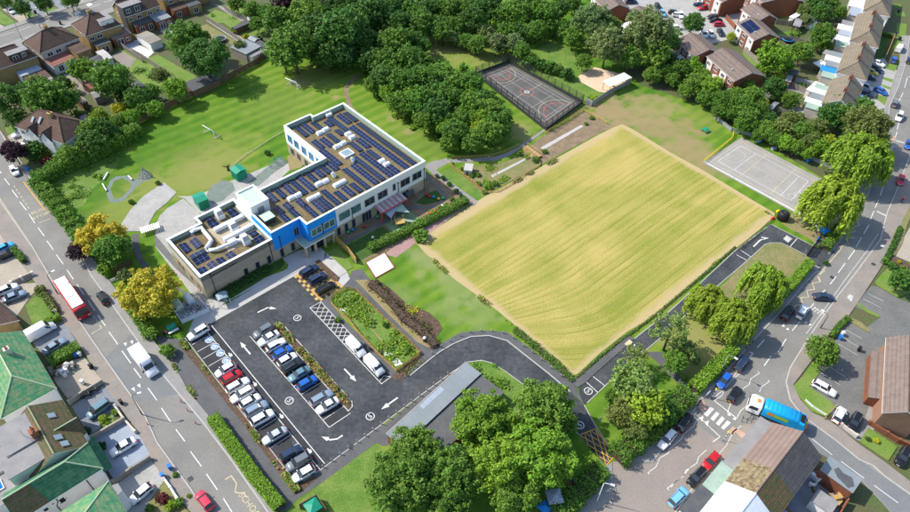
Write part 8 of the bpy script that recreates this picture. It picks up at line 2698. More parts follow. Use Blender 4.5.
for lab,b_ in(("striped beacon pole at the hedge side of the zebra crossing",(711.5,398.5)),("striped beacon pole at the shop side of the zebra crossing",(723,441))):
 p=G(*b_)
 t=thing("crossing_beacon",lab,"beacon",(p.x,p.y,.17),0,"crossing beacons")
 for k in range(6):
  mb=MB()
  mb.cyl(0,0,k*.45,k*.45+.45,.06,.06,8)
  mb.build("pole_band",M['white_paint' if k%2 else 'black'],t)
 mb=MB()
 mb.ball((0,0,2.88),.18)
 mb.build("globe",M['yellow_paint'],t)
for lab,b_,m in(("white sign board by the pavement at the zebra crossing",(706.5,397),'white_metal'),("small white road sign by the bus lane hedge end",(151,339.5),'white_metal'),("white cabinet sign below the green tree on pavement",(115,284),'white_paint'),("pale blue sign at the yellow box entrance",(599,423),'drive_blue')):
 p=G(*b_)
 t=thing("sign",lab,"sign",(p.x,p.y,.12),radians(40))
 mb=MB()
 mb.box(-.5,.5,-.03,.03,.8,1.5)
 mb.build("board",M[m],t)
 mb=MB()
 mb.tube([(-.4,0,0),(-.4,0,.8)],.04,6)
 mb.tube([(.4,0,0),(.4,0,.8)],.04,6)
 mb.build("legs",M['grey_metal'],t)
def bin_(u,v,col,label,group=None,z=.08):
 p=G(u,v)
 t=thing("wheelie_bin",label,"bin",(p.x,p.y,z),random.uniform(0,6),group)
 mb=MB()
 mb.add([(-.22,-.26,.06),(.22,-.26,.06),(.22,.26,.06),(-.22,.26,.06),(-.28,-.33,1.0),(.28,-.33,1.0),(.28,.33,1.0),(-.28,.33,1.0)],[(0,3,2,1),(0,1,5,4),(1,2,6,5),(2,3,7,6),(3,0,4,7)])
 o=mb.build("bin_body",M['plastic'],t)
 o.color=col
 mb=MB()
 mb.add([(-.3,-.36,1.0),(.3,-.36,1.0),(.3,.36,1.06),(-.3,.36,1.06),(-.28,-.3,1.08),(.28,-.3,1.08),(.28,.34,1.14),(-.28,.34,1.14)],[(4,5,6,7),(0,1,5,4),(1,2,6,5),(2,3,7,6),(3,0,4,7)])
 o=mb.build("lid",M['plastic'],t)
 o.color=col
 for s in(-1,1):
  mb=MB()
  mb.tube([(s*.2-.04,.3,.1),(s*.2+.04,.3,.1)],.1,8)
  mb.build("wheel",M['rubber'],t)
BL,GN,BK,WT,RD_=(.02,.16,.5,1),(.03,.22,.06,1),(.02,.02,.022,1),(.7,.7,.7,1),(.4,.02,.02,1)
for u,v,c,lab in((839.2,339.3,BL,"blue bin beside white sack in the service yard"),(841.5,335.3,WT,"white bin in the service yard bay"),(858,351,BK,"dark bin alone in the service yard"),(897.5,358,BL,"bin by the wall at the upper end of right edge house"),(896,355,GN,"green bin beside blue one at right edge house"),(883.7,385,GN,"green bin in front of the right edge house"),(884.5,381,BK,"black bin behind green bin at the right edge house"),(882,390,RD_,"brown red bin below green bin at the right edge house"),(876.5,400,BK,"black bin at the corner of the right edge house"),(80.5,356,WT,"white topped bin at the hedge end on drive"),(77,357,BL,"blue bin at the hedge end on drive"),(92,368,BK,"black bin on the cream drive apron"),(57,314,WT,"pale bin at lawn edge opposite the bus"),(83.5,384,WT,"pale bin at the end of tan wall"),(122,404,BK,"black bin by the planted drive corner wall"),(163.5,477,BL,"blue bin at the lowest drive entrance"),(170.5,469,BL,"blue lidded bin on the west pavement"),(51.5,209.5,BK,"black bin by the overgrown roadside hedge"),(29,171.5,BL,"dark blue bin at the hedge corner by the west road"),(899,40.5,BK,"black bin on the verge by terrace front garden"),(895,36,BK,"black bin at the end of terrace garden"),(898,13,BK,"black bin on the verge at the top right"),(30,18.5,GN,"green bin on the north road pavement"),(61,25,BK,"black bin on the north road pavement behind houses"),(36,14,BK,"black bin at the drive by the north road"),(817.5,241,BL,"blue bin beside the drive gate")):
 bin_(u,v,c,lab)
for lab,px,in(("white football goal in the middle of the playing field",zz(190,110,[(120,188),(192,228),(240,190),(160,150)])),("white football goal near the wood on the playing field",zz(220,0,[(262,336),(303,352),(312,345),(268,328)],3.939))):
 a,b_,c=G(*px[0]),G(*px[1]),G(*px[2])
 w=b_-a
 L=max(w.length,4.0)
 t=thing("football_goal",lab,"goal",(a.x,a.y,.02),atan2(w.y,w.x),"football goals")
 n=Vector((-w.y,w.x,0)).normalized()
 s=1 if(c-b_).dot(n)>0 else-1
 mb=MB()
 mb.tube([(0,0,0),(0,0,2.3),(L,0,2.3),(L,0,0)],.085,6)
 mb.tube([(0,0,2.3),(0,s*1.7,.05),(L,s*1.7,.05),(L,0,2.3)],.05,6)
 mb.tube([(0,0,.05),(0,s*1.7,.05)],.07,6)
 mb.tube([(L,0,.05),(L,s*1.7,.05)],.07,6)
 mb.build("frame",M['white_paint'],t)
 mb=MB()
 for i in range(13):
  x=L*i/12
  mb.tube([(x,0,2.3),(x,s*1.7,.05)],.013,3)
 for i in range(8):
  f=i/7
  y,z=s*1.7*f,2.3-2.25*f
  mb.tube([(0,y,z),(L,y,z)],.013,3)
 mb.build("net",M['white_metal'],t)
for lab,px in(("green storage container beside the school wing wall",zz(160,190,[(345,182),(415,140),(385,68)])),("green storage container near the playing field end of the playground",zz(220,120,[(58,220),(72,245),(103,222)],3.939))):
 loc,az,L,W=px_frame(*px,0)
 L,W=max(L,2.2),max(2.0,min(W,3.2))
 t=thing("storage_container",lab,"container",loc,az,"green storage containers")
 mb=MB()
 four_walls(mb,0,L,0,W,0,2.3)
 mb.build("wall",M['green_paint'],t)
 rm,rf=roof_mesh(0,L,0,W,2.3,2.65,0,0,.1)
 rm.build("roof",[M['green_paint'],M['green_paint']],t)
 for k in range(8):
  mb=MB()
  x=L*(k+.5)/8
  mb.box(x-.05,x+.05,-.04,0,.05,2.25)
  mb.build("rib",M['green_paint'],t)
p=G(145,176)
t=thing("play_tipi","timber pole tipi beside the round play track on the field","play frame",(p.x,p.y,.03),0)
for k in range(8):
 a=2*pi*k/8
 mb=MB()
 mb.tube([(1.5*cos(a),1.5*sin(a),0),(-.2*cos(a),-.2*sin(a),2.6)],.07,6)
 mb.build("pole",M['timber_grey'],t)
for z_ in(.6,1.3):
 mb=MB()
 r_=1.5*(1-z_/2.4)
 mb.tube([(r_*cos(2*pi*k/12),r_*sin(2*pi*k/12),z_)for k in range(13)],.04,5)
 mb.build("hoop",M['timber_grey'],t)
for lab,pts in(("white balance beam at the field edge, upper one",zz(90,160,[(115,172),(150,112)])),("white balance beam at the field edge, lower one",zz(90,160,[(107,205),(140,262)])),("pale timber balance beam inside round play track",zz(90,160,[(318,140),(350,170)]))):
 a,b_=G(*pts[0]),G(*pts[1])
 t=thing("balance_beam",lab,"beam",(a.x,a.y,.03),atan2((b_-a).y,(b_-a).x),"balance beams")
 L=(b_-a).length
 mb=MB()
 mb.box(0,L,-.12,.12,.25,.45)
 mb.build("beam",M['white_paint'],t)
 mb=MB()
 mb.box(.1,.25,-.1,.1,0,.25)
 mb.box(L-.25,L-.1,-.1,.1,0,.25)
 mb.build("feet",M['timber_grey'],t)
p=G(228.5,170.5)
t=thing("driftwood_sculpture","dark branching stump at the end of low field rail","stump",(p.x,p.y,.03),0)
mb=MB()
mb.tube([(0,0,0),(.1,0,.8),(.05,.1,1.7)],[.35,.25,.1],7)
mb.build("stem",M['bark'],t)
mb=MB()
mb.tube([(.05,0,.7),(-.6,.1,1.1),(-1.3,.0,1.2)],[.2,.16,.06],6)
mb.tube([(.05,0,.9),(.5,.2,1.4),(.6,.3,2.0)],[.15,.1,.04],6)
mb.build("branches",M['bark'],t)
loc,az,L,W=px_frame(*zz(0,120,[(553,425),(560,445),(620,450)],3.939),1.0)
t=thing("white_pergola","white slatted bench canopy between the two play pads","pergola",(loc.x,loc.y,.05),az)
L,W=max(L,1.4),max(W,3.6)
for k in range(9):
 mb=MB()
 y=W*k/8
 mb.box(-.1,L+.1,y-.16,y+.16,.9,1.0)
 mb.build("slat",M['white_paint'],t)
for x in(0,L):
 for y in(0,W):
  mb=MB()
  mb.box(x-.07,x+.07,y-.07,y+.07,0,.9)
  mb.build("post",M['white_paint'],t)
for lab,uv,k in(("small teal climbing frame on the playground rubber",(274,166),3),("dark timber climber on the playground rubber",(279,162.5),4)):
 p=G(*uv)
 t=thing("climbing_frame",lab,"play frame",(p.x,p.y,.1),radians(44))
 mb=MB()
 for x in(-1,1):
  for y in(-.6,.6):
   mb.tube([(x,y,0),(x,y,1.4)],.06,6)
 mb.build("post",M['timber_grey'],t)
 mb=MB()
 for i in range(k):
  y=-.6+1.2*i/(k-1)
  mb.tube([(-1,y,1.4),(1,y,1.2)],.05,6)
 mb.build("bar",M['green_paint'],t)
loc,az,L,W=px_frame(*zz(140,270,[(285,345),(352,445),(575,345)]),0)
fence("white mesh fence round the plant compound by the school wing",zz(140,270,[(285,345),(352,445),(575,345),(475,238)]),1.3,2.0,'mesh','white_metal')
area("compound_slab",zz(140,270,[(285,345),(352,445),(575,345),(475,238),(380,240)]),.075,'slabs_pale')
for lab,uv in(("pale round topped tank in the plant compound, left one",(325,315)),("pale round topped tank in the plant compound, right one",(415,265))):
 p=G(*zz(140,270,[uv])[0])
 t=thing("tank",lab,"tank",(p.x,p.y,.08),radians(-46),"tanks of the plant compound")
 mb=MB()
 n=8
 for i in range(n):
  t0,t1=pi*i/n,pi*(i+1)/n
  mb.add([(-1.1,.7*cos(t0),1.2+.5*sin(t0)),(1.1,.7*cos(t0),1.2+.5*sin(t0)),(1.1,.7*cos(t1),1.2+.5*sin(t1)),(-1.1,.7*cos(t1),1.2+.5*sin(t1))],[(0,1,2,3)],0,True)
 for x in(-1.1,1.1):
  mb.poly([(x,.7*cos(pi*i/n),1.2+.5*sin(pi*i/n))for i in range(n+1)])
 four_walls(mb,-1.1,1.1,-.7,.7,0,1.2)
 mb.build("casing",M['membrane_pale' if uv[0]<350 else 'white_metal'],t)
 mb=MB()
 mb.tube([(1.1,0,.6),(1.7,0,.6),(1.7,0,0)],.08,6)
 mb.build("pipe",M['grey_metal'],t)
for i,(uv,s)in enumerate((((400,320),1.0),((440,370),.8),((485,320),.9),((385,390),.7),((430,345),.7))):
 p=G(*zz(140,270,[uv])[0])
 t=thing("pump_unit","small grey pump unit standing on the plant compound slab","pump",(p.x,p.y,.08),radians(44+10*i),"pump units")
 mb=MB()
 mb.box(-s/2,s/2,-s/3,s/3,0,s*.9)
 mb.build("casing",M['white_metal' if i%2 else 'grey_metal'],t)
 mb=MB()
 mb.cyl(0,0,s*.9,s*1.1,s*.22,s*.2,8)
 mb.build("fan",M['dark_metal'],t)
loc,az,L,W=px_frame(*zz(140,270,[(625,232),(652,285),(745,258)]),1.0)
t=thing("cycle_shelter","glass roofed cycle shelter at the wing's lower corner","shelter",(loc.x,loc.y,.12),az)
mb=MB()
for i in range(6):
 a0,a1=pi*i/6,pi*(i+1)/6
 f=lambda a:(W/2-W/2*cos(a),1.7+.5*sin(a))
 (y0,z0_),(y1,z1_)=f(a0),f(a1)
 mb.add([(0,y0,z0_),(L,y0,z0_),(L,y1,z1_),(0,y1,z1_)],[(0,1,2,3)])
mb.build("canopy",M['glass_roof'],t)
for x in(0,L):
 for y in(0,W):
  mb=MB()
  mb.tube([(x,y,0),(x,y,1.7)],.05,6)
  mb.build("post",M['white_metal'],t)
p=G(172.5,329.5)
t=thing("grit_bin","dark green box at the path corner by the golden tree","box",(p.x,p.y,.06),radians(40))
mb=MB()
mb.box(-.75,.75,-.5,.5,0,1.1)
mb.build("bin_body",M['green_paint'],t)
mb=MB()
mb.add([(-.8,-.55,1.1),(.8,-.55,1.1),(.8,.55,1.1),(-.8,.55,1.1),(-.8,.1,1.35),(.8,.1,1.35)],[(0,1,5,4),(4,5,2,3),(1,2,5),(3,0,4)])
mb.build("lid",M['green_paint'],t)
p=G(174,332.5)
t=thing("bench","white bench in front of the dark green box","bench",(p.x,p.y,.06),radians(40))
mb=MB()
mb.box(-1.0,1.0,-.25,.25,.4,.48)
mb.build("seat",M['white_paint'],t)
mb=MB()
mb.box(-.9,-.8,-.2,.2,0,.4)
mb.box(.8,.9,-.2,.2,0,.4)
mb.build("legs",M['grey_metal'],t)
loc,az,L,W=px_frame(*zz(440,120,[(330,105),(385,150),(402,140)],3.939),.6)
t=thing("boardwalk","pale timber boardwalk bridge crossing the planted bed","bridge",(loc.x,loc.y,.05),az)
W=max(W,1.4)
for k in range(int(L/.3)):
 mb=MB()
 mb.box(k*.3,k*.3+.26,0,W,.45+.01*(k%2),.52+.01*(k%2))
 mb.build("plank",M['timber_yellow' if k%3 else 'timber_grey'],t)
for y in(0,W):
 mb=MB()
 mb.box(0,L,y-.05,y+.05,0,.45)
 mb.box(0,L,y-.04,y+.04,1.2,1.28)
 for k in range(5):
  mb.box(L*k/4-.05,L*k/4+.05,y-.05,y+.05,.45,1.2)
 mb.build("handrail",M['timber_yellow'],t)
loc,az,L,W=px_frame(*zz(420,150,[(305,150),(355,158),(362,110)],6.915),1.0)
t=thing("play_hut","cream flat roofed cube hut in the fenced bed","hut",(loc.x,loc.y,.05),az)
L,W=max(1.8,L),max(1.8,min(W,2.6))
mb=MB()
four_walls(mb,0,L,0,W,0,1.5)
mb.build("wall",M['stone_pale'],t)
mb=MB()
mb.box(-.12,L+.12,-.12,W+.12,1.5,1.62)
mb.build("roof",M['slabs_pale'],t)
mb=MB()
mb.box(L*.3,L*.6,-.03,0,.02,1.2)
mb.build("door",M['timber_brown'],t)
p=G(396,218)
t=thing("shade_sail","grey triangular shade sails over the green play square","sail",(p.x,p.y,.07),radians(44))
for k,(pts,m)in enumerate(((((-2.6,2.4,2.6),(-2.2,-1.2,2.0),(1.6,.8,2.7)),'drive_blue'),(((-.4,-.2,2.3),(2.2,-2.2,1.8),(2.4,1.2,2.5)),'membrane'))):
 mb=MB()
 mb.poly(pts)
 mb.poly([(x,y,z-.03)for x,y,z in pts[::-1]])
 mb.build("sail",M[m],t)
 for q in pts:
  mb=MB()
  mb.tube([(q[0],q[1],0),(q[0],q[1],q[2]+.1)],.06,6)
  mb.build("post",M['timber_yellow'],t)
p=G(400,224.5)
t=thing("climbing_frame","timber climbing frame on the green play square","play frame",(p.x,p.y,.08),radians(20))
mb=MB()
for x in(-1,1):
 for y in(-.8,.8):
  mb.tube([(x,y,0),(x,y,1.8)],.08,6)
mb.build("post",M['timber_yellow'],t)
mb=MB()
mb.box(-1.1,1.1,-.9,.9,.9,1.0)
mb.build("platform",M['timber_yellow'],t)
mb=MB()
mb.add([(1.1,-.4,1.0),(1.1,.4,1.0),(3.0,.4,.1),(3.0,-.4,.1)],[(0,1,2,3)])
mb.add([(1.1,-.4,.97),(1.1,.4,.97),(3.0,.4,.07),(3.0,-.4,.07)],[(3,2,1,0)])
mb.build("slide",M['membrane_pale'],t)
p=G(409.5,197.5)
t=thing("playhouse","small dark timber playhouse beside the red canopy","hut",(p.x,p.y,.07),radians(44))
mb=MB()
four_walls(mb,-1,1,-.6,.6,0,1.2)
gable_walls(mb,-1,1,-.6,.6,1.2,1.75,0,0)
mb.build("wall",M['timber_brown'],t)
rm,rf=roof_mesh(-1,1,-.6,.6,1.2,1.8,0,0,.12)
rm.build("roof",[M['felt_dark'],M['timber_brown']],t)
TOYC=[(.6,.02,.02,1),(.02,.3,.5,1),(.02,.45,.15,1),(.7,.5,.02,1),(.75,.75,.7,1)]
for i,(uv,c,nm)in enumerate((((555,165),0,"red"),((572,178),0,"red"),((600,180),1,"blue"),((660,188),2,"green"),((632,192),3,"yellow"),((575,287),0,"red"),((610,272),0,"red"),((655,238),4,"white"),((240,305),2,"green"),((155,370),0,"red"),((160,325),1,"blue"),((80,390),1,"teal"),((52,405),2,"green"),((318,250),1,"blue"),((210,440),4,"white"),((240,300),2,"green"))):
 if i==15:
  continue
 p=G(*zz(340,170,[uv],6.4)[0])
 t=thing("play_toy",nm+" plastic toy "+["by the round nursery lawn, left","by the round nursery lawn, right","near the middle of the round nursery lawn","at the loop path of the nursery","beside the nursery loop path","at the nursery hedge, lower one","at the nursery hedge, upper one","next to the nursery hedge and loop path","under the red canopy end","on the soil before the white wall","against the school's front wall","low by the window row","at the left nursery flower bed","under the red canopy middle","on the long nursery lawn"][i],"toy",(p.x,p.y,.08),i)
 mb=MB()
 mb.ball((0,0,.35),.36,.8)
 o=mb.build("toy_body",M['plastic'],t)
 o.color=TOYC[c]
 mb=MB()
 mb.box(-.4,.4,-.12,.12,0,.14)
 mb.build("base",M['black'],t)
pad=zz(170,250,[(770,50),(845,10),(885,70),(810,112)],3.939)
mb=MB()
mb.wall(GL(pad+[pad[0]]),.22,-.02,.2)
o=mb.build("pad_edging",M['red_brick'],bpy.data.objects["concrete_pad"])
a,b_=G(807,256),G(817.5,242.7)
t=thing("drive_gate","black metal gate across the school drive","gate",(a.x,a.y,.07),atan2((b_-a).y,(b_-a).x))
L=(b_-a).length
for s in(0,1):
 mb=MB()
 x0,x1=L/2*s+.05,L/2*(s+1)-.05
 for k in range(14):
  x=x0+(x1-x0)*(k+.5)/14
  mb.box(x-.05,x+.05,-.03,.03,.1,1.9)
 for z_ in(.15,1.0,1.85):
  mb.box(x0,x1,-.04,.04,z_-.05,z_+.05)
 mb.build("gate_leaf",M['black'],t)
for x in(0,L):
 mb=MB()
 mb.box(x-.12,x+.12,-.12,.12,0,2.1)
 mb.build("gate_post",M['black'],t)
p=G(782,219)
t=thing("water_tank","large black rounded tank at the drive corner by the old playground","tank",(p.x,p.y,.04),.4)
mb=MB()
mb.tube([(0,0,0),(0,0,.15),(0,0,1.7),(0,0,2.0)],[1.2,1.3,1.25,.9],14)
mb.build("tank_body",M['black'],t)
mb=MB()
mb.cyl(0,0,2.0,2.1,.4,.35,10)
mb.build("lid",M['dark_metal'],t)
for lab,uv,m,nm in(("yellow salt box beside the black tank",(777.5,212),'yellow_paint',"salt_box"),("small red box by the black tank",(772.5,219),'red_paint',"red_box"),("blue storage box on the grass by the old playground, upper one",(759,142),'blue_paint',"storage_box"),("lilac box on the grass by the old playground",(773.5,149.5),'drive_blue',"storage_box"),("blue storage box on the grass near the topmost willow",(808,161),'blue_paint',"storage_box")):
 p=G(*uv)
 t=thing(nm,lab,"box",(p.x,p.y,.04),.5,None,(.6,.6,.7)if nm in('salt_box','red_box')else None)
 mb=MB()
 mb.box(-.65,.65,-.4,.4,0,.55)
 mb.build("box_body",M[m],t)
 mb=MB()
 mb.add([(-.7,-.45,.55),(.7,-.45,.55),(.7,.45,.55),(-.7,.45,.55),(-.6,0,.75),(.6,0,.75)],[(0,1,5,4),(2,3,4,5),(1,2,5),(3,0,4)])
 mb.build("lid",M[m],t)
p=G(796,155)
t=thing("totem_post","carved timber post on the grass beside the grey wire fence","post",(p.x,p.y,.04),0)
mb=MB()
mb.tube([(0,0,0),(0,0,.8),(0,0,1.6),(0,0,2.0)],[.3,.24,.3,.2],8)
mb.build("stem",M['timber_grey'],t)
mb=MB()
mb.ball((0,0,2.15),.28)
mb.build("head",M['timber_grey'],t)
p=G(705,131.5)
t=thing("picnic_table","green picnic table on the rough grass","table",(p.x,p.y,.04),.6)
for nm,y,z_,w in(("table_top",0,.72,.45),("bench_seat",-.75,.42,.16),("bench_seat",.75,.42,.16)):
 mb=MB()
 mb.box(-.9,.9,y-w,y+w,z_,z_+.06)
 mb.build(nm,M['green_paint'],t)
mb=MB()
for x in(-.6,.6):
 mb.tube([(x,-.8,0),(x,-.2,.72)],.05,5)
 mb.tube([(x,.8,0),(x,.2,.72)],.05,5)
mb.build("legs",M['timber_brown'],t)
def gazebo(lab,uv,w,h,m,az=.5,group=None):
 p=G(*uv)
 t=thing("gazebo",lab,"gazebo",(p.x,p.y,.04),az,group)
 mb=MB()
 q=[(-w,-w,h),(w,-w,h),(w,w,h),(-w,w,h)]
 for i in range(4):
  mb.poly([q[i],q[(i+1)%4],(0,0,h+w*.45)])
  mb.poly([(q[i][0],q[i][1],h-.22),(q[(i+1)%4][0],q[(i+1)%4][1],h-.22),q[(i+1)%4],q[i]])
 mb.build("canopy",M[m],t)
 for x,y,_ in q:
  mb=MB()
  mb.tube([(x*.95,y*.95,0),(x*.95,y*.95,h)],.03,5)
  mb.build("leg",M['grey_metal'],t)
gazebo("bright blue gazebo canopy at the drive gate corner",(820.5,235.5),1.0,1.9,'blue_paint')
gazebo("small white gazebo beside the bright blue canopy",(816.5,232),.7,1.7,'white_paint')
gazebo("pale blue gazebo under the trees at the bottom edge",(553,502),1.2,2.0,'drive_blue',.2)
gazebo("bright blue tent at the bottom edge under trees",(544,511),.9,1.4,'blue_paint',.7)
gazebo("white garden gazebo in the terrace gardens",(819,70.5),1.8,2.1,'white_paint')
gazebo("green cloth awning over the bin yard at the bottom edge",(314,510),1.1,1.5,'green_paint',.7)
gazebo("white and blue garden gazebo by the top edge left of parking court",(575,12.5),1.8,2.1,'blue_paint')
gazebo("white garden canopy before the long brick house",(715,83),1.5,2.0,'white_paint')
for lab,uv,m in(("blue rimmed trampoline in the right hand gardens",(787,41.5),'blue_paint'),("grey trampoline on the back lawn by the garden path",(221,41),'drive_blue'),("dark trampoline in the terrace gardens beside greenhouse",(809,24.5),'dark_metal')):
 p=G(*uv)
 t=thing("trampoline",lab,"trampoline",(p.x,p.y,.03),0,"garden trampolines")
 mb=MB()
 mb.cyl(0,0,.72,.76,1.45,1.45,18)
 mb.build("mat",M['black'],t)
 mb=MB()
 mb.tube([(1.6*cos(2*pi*k/20),1.6*sin(2*pi*k/20),.8)for k in range(21)],.16,5,caps=False)
 mb.build("rim",M[m],t)
 for k in range(4):
  a=pi/4+pi/2*k
  mb=MB()
  mb.tube([(1.5*cos(a),1.5*sin(a),0),(1.5*cos(a),1.5*sin(a),.75)],.05,5)
  mb.build("leg",M['grey_metal'],t)
shed("long blue grey roofed shed with red end wall in the terrace gardens",*zz(740,60,[(375,175),(415,185),(435,135)]),2.2,'metal_roof','red_paint')
shed("dark blue shed roof beside the red ended shed",*zz(740,60,[(395,110),(470,130),(480,90)]),2.1,'felt_dark','timber_brown')
flat_building("garden_room","white garden room with dark roof panel beside the terrace extensions","outbuilding",*zz(740,60,[(560,240),(620,275),(650,190)]),2.4,'white_wall','slabs_white')
shed("pale grey shed in gardens right of the plain brick house",*zz(710,0,[(685,210),(740,225),(755,165)]),2.2,'felt_grey','timber_brown')
flat_building("caravan","white caravan like shed behind the brick houses","caravan",*zz(710,0,[(660,140),(690,155),(735,115)]),2.2,'white_wall','white_paint')
flat_building("greenhouse","glass roofed greenhouse in gardens at the top right","greenhouse",*zz(710,0,[(815,175),(870,200),(895,140)]),2.2,'upvc','glass_roof')
flat_building("conservatory","white roofed conservatory left of the small brick house","conservatory",*zz(670,40,[(40,160),(80,185),(110,130)]),2.4,'upvc','white_metal')
flat_building("porch","white porch between the brown roofed house and two big trees","porch",*zz(550,0,[(455,165),(480,185),(535,150)],6.479),2.4,'white_wall','slabs_white')
shed("small pale shed at the end of the right gardens near dark trees",*zz(740,60,[(205,290),(240,310),(255,275)]),2.0,'felt_grey','timber_grey')
shed("grey roofed narrow shed by the yellow bush in right gardens",*zz(740,60,[(235,400),(260,415),(290,345)]),2.0,'metal_roof','timber_grey')
shed("grey shed in terrace gardens near green netting",*zz(800,0,[(190,440),(230,460),(255,420)]),2.0,'felt_grey','timber_grey')
flat_building("garden_shed","red roofed low shed in the terrace gardens","shed",*zz(800,0,[(235,250),(320,275),(335,250)]),1.8,'timber_brown','tile_red')
flat_building("garden_shed","low dark red shed under the greenhouse frames","shed",*zz(800,0,[(145,215),(195,235),(205,200)]),1.8,'red_brick','red_paint')
p=G(*zz(800,0,[(270,170)])[0])
t=thing("fruit_cage","row of dark hooped fruit cages in the terrace gardens","frame",(p.x,p.y,.03),radians(-20))
for k in range(4):
 mb=MB()
 x=-3+k*2.0
 for y in(-1.6,1.6):
  mb.tube([(x,y,0),(x+.3,y,1.4),(x+1.0,y,1.8),(x+1.7,y,1.4),(x+2.0,y,0)],.05,5)
 for q in((.3,1.4),(1.0,1.8),(1.7,1.4)):
  mb.tube([(x+q[0],-1.6,q[1]),(x+q[0],1.6,q[1])],.04,5)
 mb.build("hoop",M['dark_metal'],t)
for lab,uv,n,sp,cols in(("heap of white rubble and boards in the terrace gardens",(797,113.5),16,2.0,['white_wall','slabs_pale','timber_grey']),("trailer heap of boards and sheets on the cream drive",(68,370.5),18,1.3,['slabs_pale','timber_brown','metal_roof','white_wall']),("clutter of boxes and pale boards in the yard behind the corner shop",(816,481),14,1.7,['timber_brown','white_wall','drive_blue','tile_red']),("pile of dark crates and planks at the bottom yard fence",(836,500),12,1.4,['timber_brown','felt_grey','timber_yellow'])):
 p=G(*uv)
 t=thing("junk_heap",lab,"heap",(p.x,p.y,.06),radians(25))
 rr_=random.Random(n)
 for k in range(n):
  mb=MB()
  x,y=rr_.gauss(0,sp*.6),rr_.gauss(0,sp*.35)
  mb.obox((x,y),(cos(k*1.7),sin(k*1.7)),rr_.uniform(.3,.9),rr_.uniform(.1,.35),.0,.25+.8*math.exp(-(x*x+y*y)/2)+.02*k)
  mb.build("board",M[cols[k%len(cols)]],t)
for lab,uv,az in(("black motorbike against tan wall on the grey drive, upper one",(94.5,392.5),radians(35)),("black motorbike against tan wall on the grey drive, lower one",(87.5,397),radians(30)),("dark motorbike beside the vans and pond fence",(367.5,348.5),radians(-40))):
 p=G(*uv)
 t=thing("motorbike",lab,"motorbike",(p.x,p.y,.07),az,None)
 for x in(-.7,.7):
  mb=MB()
  n=12
  mb.tube([(x+.3*cos(2*pi*k/n),0,.32+.3*sin(2*pi*k/n))for k in range(n+1)],.07,5,caps=False)
  mb.build("wheel",M['rubber'],t)
 mb=MB()
 mb.tube([(-.6,0,.45),(-.2,0,.55),(.2,0,.75),(.55,0,.7)],[.1,.2,.22,.1],7)
 mb.build("body",M['black'],t)
 mb=MB()
 mb.tube([(-.75,0,.8),(-.1,0,.82)],[.12,.15],6)
 mb.build("saddle",M['rubber'],t)
 mb=MB()
 mb.tube([(.7,0,.35),(.5,0,1.0)],.05,5)
 mb.tube([(.45,-.36,1.05),(.5,0,1.0),(.45,.36,1.05)],.03,5)
 mb.build("handlebar",M['grey_metal'],t)
for i,uv in enumerate(zz(710,400,[(262,165),(300,180),(330,140),(345,170)])):
 p=G(*uv)
 t=thing("cycle_stand","metal hoop cycle stand on the paving before the refuse truck","cycle stand",(p.x,p.y,.17),radians(60),"hoop cycle stands")
 mb=MB()
 mb.tube([(-.4,0,0),(-.4,0,.7),(-.25,0,.85),(.25,0,.85),(.4,0,.7),(.4,0,0)],.045,6)
 mb.build("hoop",M['dark_metal'],t)
 mb=MB()
 mb.box(-.5,-.3,-.1,.1,0,.03)
 mb.box(.3,.5,-.1,.1,0,.03)
 mb.build("foot",M['grey_metal'],t)
p=G(424.6,341.5)
t=thing("litter_bin","pale hooded litter bin at the end of pond footpath","litter bin",(p.x,p.y,.06),0)
mb=MB()
mb.cyl(0,0,0,1.0,.3,.33,10)
mb.build("bin_body",M['dark_metal'],t)
mb=MB()
mb.ball((0,0,1.05),.36,.7)
mb.build("hood",M['white_metal'],t)
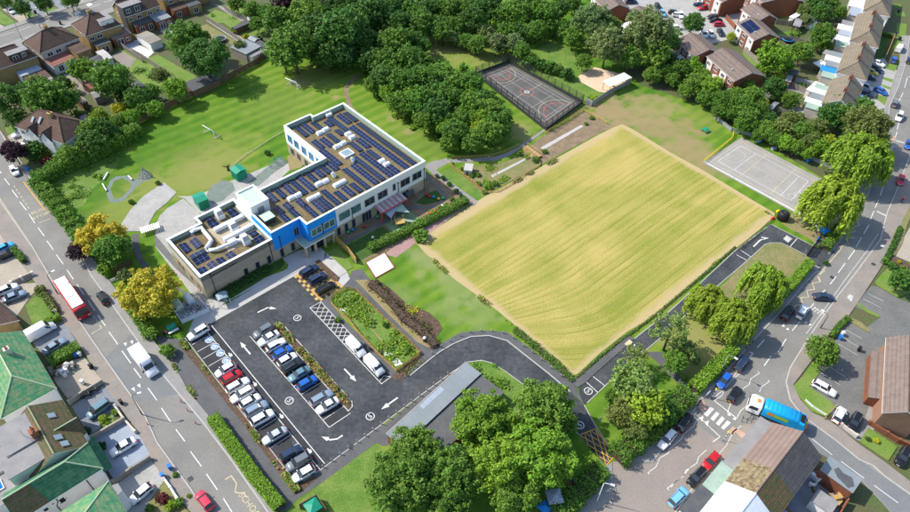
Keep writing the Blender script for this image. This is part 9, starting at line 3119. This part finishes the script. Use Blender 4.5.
def person(uv,az,top,legs,label,z=.1,stride=.22):
 p=G(*uv)
 t=thing("person",label,"person",(p.x,p.y,z),az)
 me=bpy.data.meshes.new("body")
 V=[(0,0,.93),(0,0,1.15),(0,0,1.40),(0,0,1.52),(.02,0,1.66),(0,.10,.90),(stride,.10,.48),(stride*.9,.10,.06),(stride+.14,.10,.04),(0,-.10,.90),(-stride*.6,-.10,.48),(-stride*1.4,-.10,.08),(-stride*1.4+.13,-.10,.04),(0,.20,1.40),(-.12,.25,1.12),(.02,.26,.88),(0,-.20,1.40),(.14,-.25,1.13),(.26,-.24,.93)]
 E_=[(0,1),(1,2),(2,3),(3,4),(0,5),(5,6),(6,7),(7,8),(0,9),(9,10),(10,11),(11,12),(2,13),(13,14),(14,15),(2,16),(16,17),(17,18)]
 Rr=[.15,.15,.16,.065,.11,.10,.075,.055,.05,.10,.075,.055,.05,.075,.055,.045,.075,.055,.045]
 me.from_pydata(V,E_,[])
 o=bpy.data.objects.new("body",me)
 COL.objects.link(o)
 o.parent=t
 me.materials.append(M['cloth'])
 o.color=top
 md=o.modifiers.new("skin",'SKIN')
 for i,r_ in enumerate(Rr):
  me.skin_vertices[0].data[i].radius=(r_,r_)
 me.skin_vertices[0].data[0].use_root=True
 md.use_smooth_shade=True
 sb=o.modifiers.new("smooth",'SUBSURF')
 sb.levels=sb.render_levels=1
 for s in(-1,1):
  mb=MB()
  if s>0:
   mb.tube([(0,.1,.95),(stride,.1,.48),(stride*.9,.1,.1)],[.125,.095,.075],8)
  else:
   mb.tube([(0,-.1,.95),(-stride*.6,-.1,.48),(-stride*1.4,-.1,.12)],[.125,.095,.075],8)
  q=mb.build("trouser_leg",M['cloth'],t)
  q.color=legs
 mb=MB()
 mb.ball((-.01,0,1.70),.115,1.05)
 q=mb.build("hair",M['cloth'],t)
 q.color=(.03,.02,.015,1)
 mb=MB()
 mb.ball((.04,0,1.66),.10,1.15)
 mb.build("face",M['skin'],t)
person((326,258),radians(200),(.03,.03,.05,1),(.02,.02,.03,1),"person in dark clothes walking to the school door",.13)
person((900.3,203),radians(250),(.35,.02,.04,1),(.02,.03,.08,1),"person in dark red top walking on the right hand pavement",.18)
person((165.5,337),radians(120),(.02,.02,.025,1),(.02,.02,.02,1),"person in black at the path corner, left of two")
person((168.5,336),radians(100),(.30,.12,.10,1),(.03,.03,.04,1),"person in brown top at the path corner, right of two")
person((181.8,331.5),radians(30),(.015,.015,.018,1),(.02,.02,.02,1),"person in black near the first disabled bay")
person((569,487),radians(20),(.5,.03,.10,1),(.03,.06,.3,1),"child in pink top on the grass under the trees at the bottom")
person((571,484),radians(120),(.02,.1,.45,1),(.03,.03,.05,1),"child in blue top under the trees at the bottom")
for i,uv in enumerate(((190.5,479),(466.5,348),(471,352),(501,347),(503,353),(873,264.7),(832,277.5),(461,354),(399,402),(359,313),(351,446))):
 p=G(*uv)
 mb=MB()
 mb.obox((p.x,p.y),(1,1),.42,.42,.05,.082 if 270<uv[0]<520 else(.075 if uv[0]!=873 else.185))
 par=car_park if 250<uv[0]<520 else(west_road if uv[0]<250 else east_road)
 mb.build("drain_cover",M['dark_metal'],par)
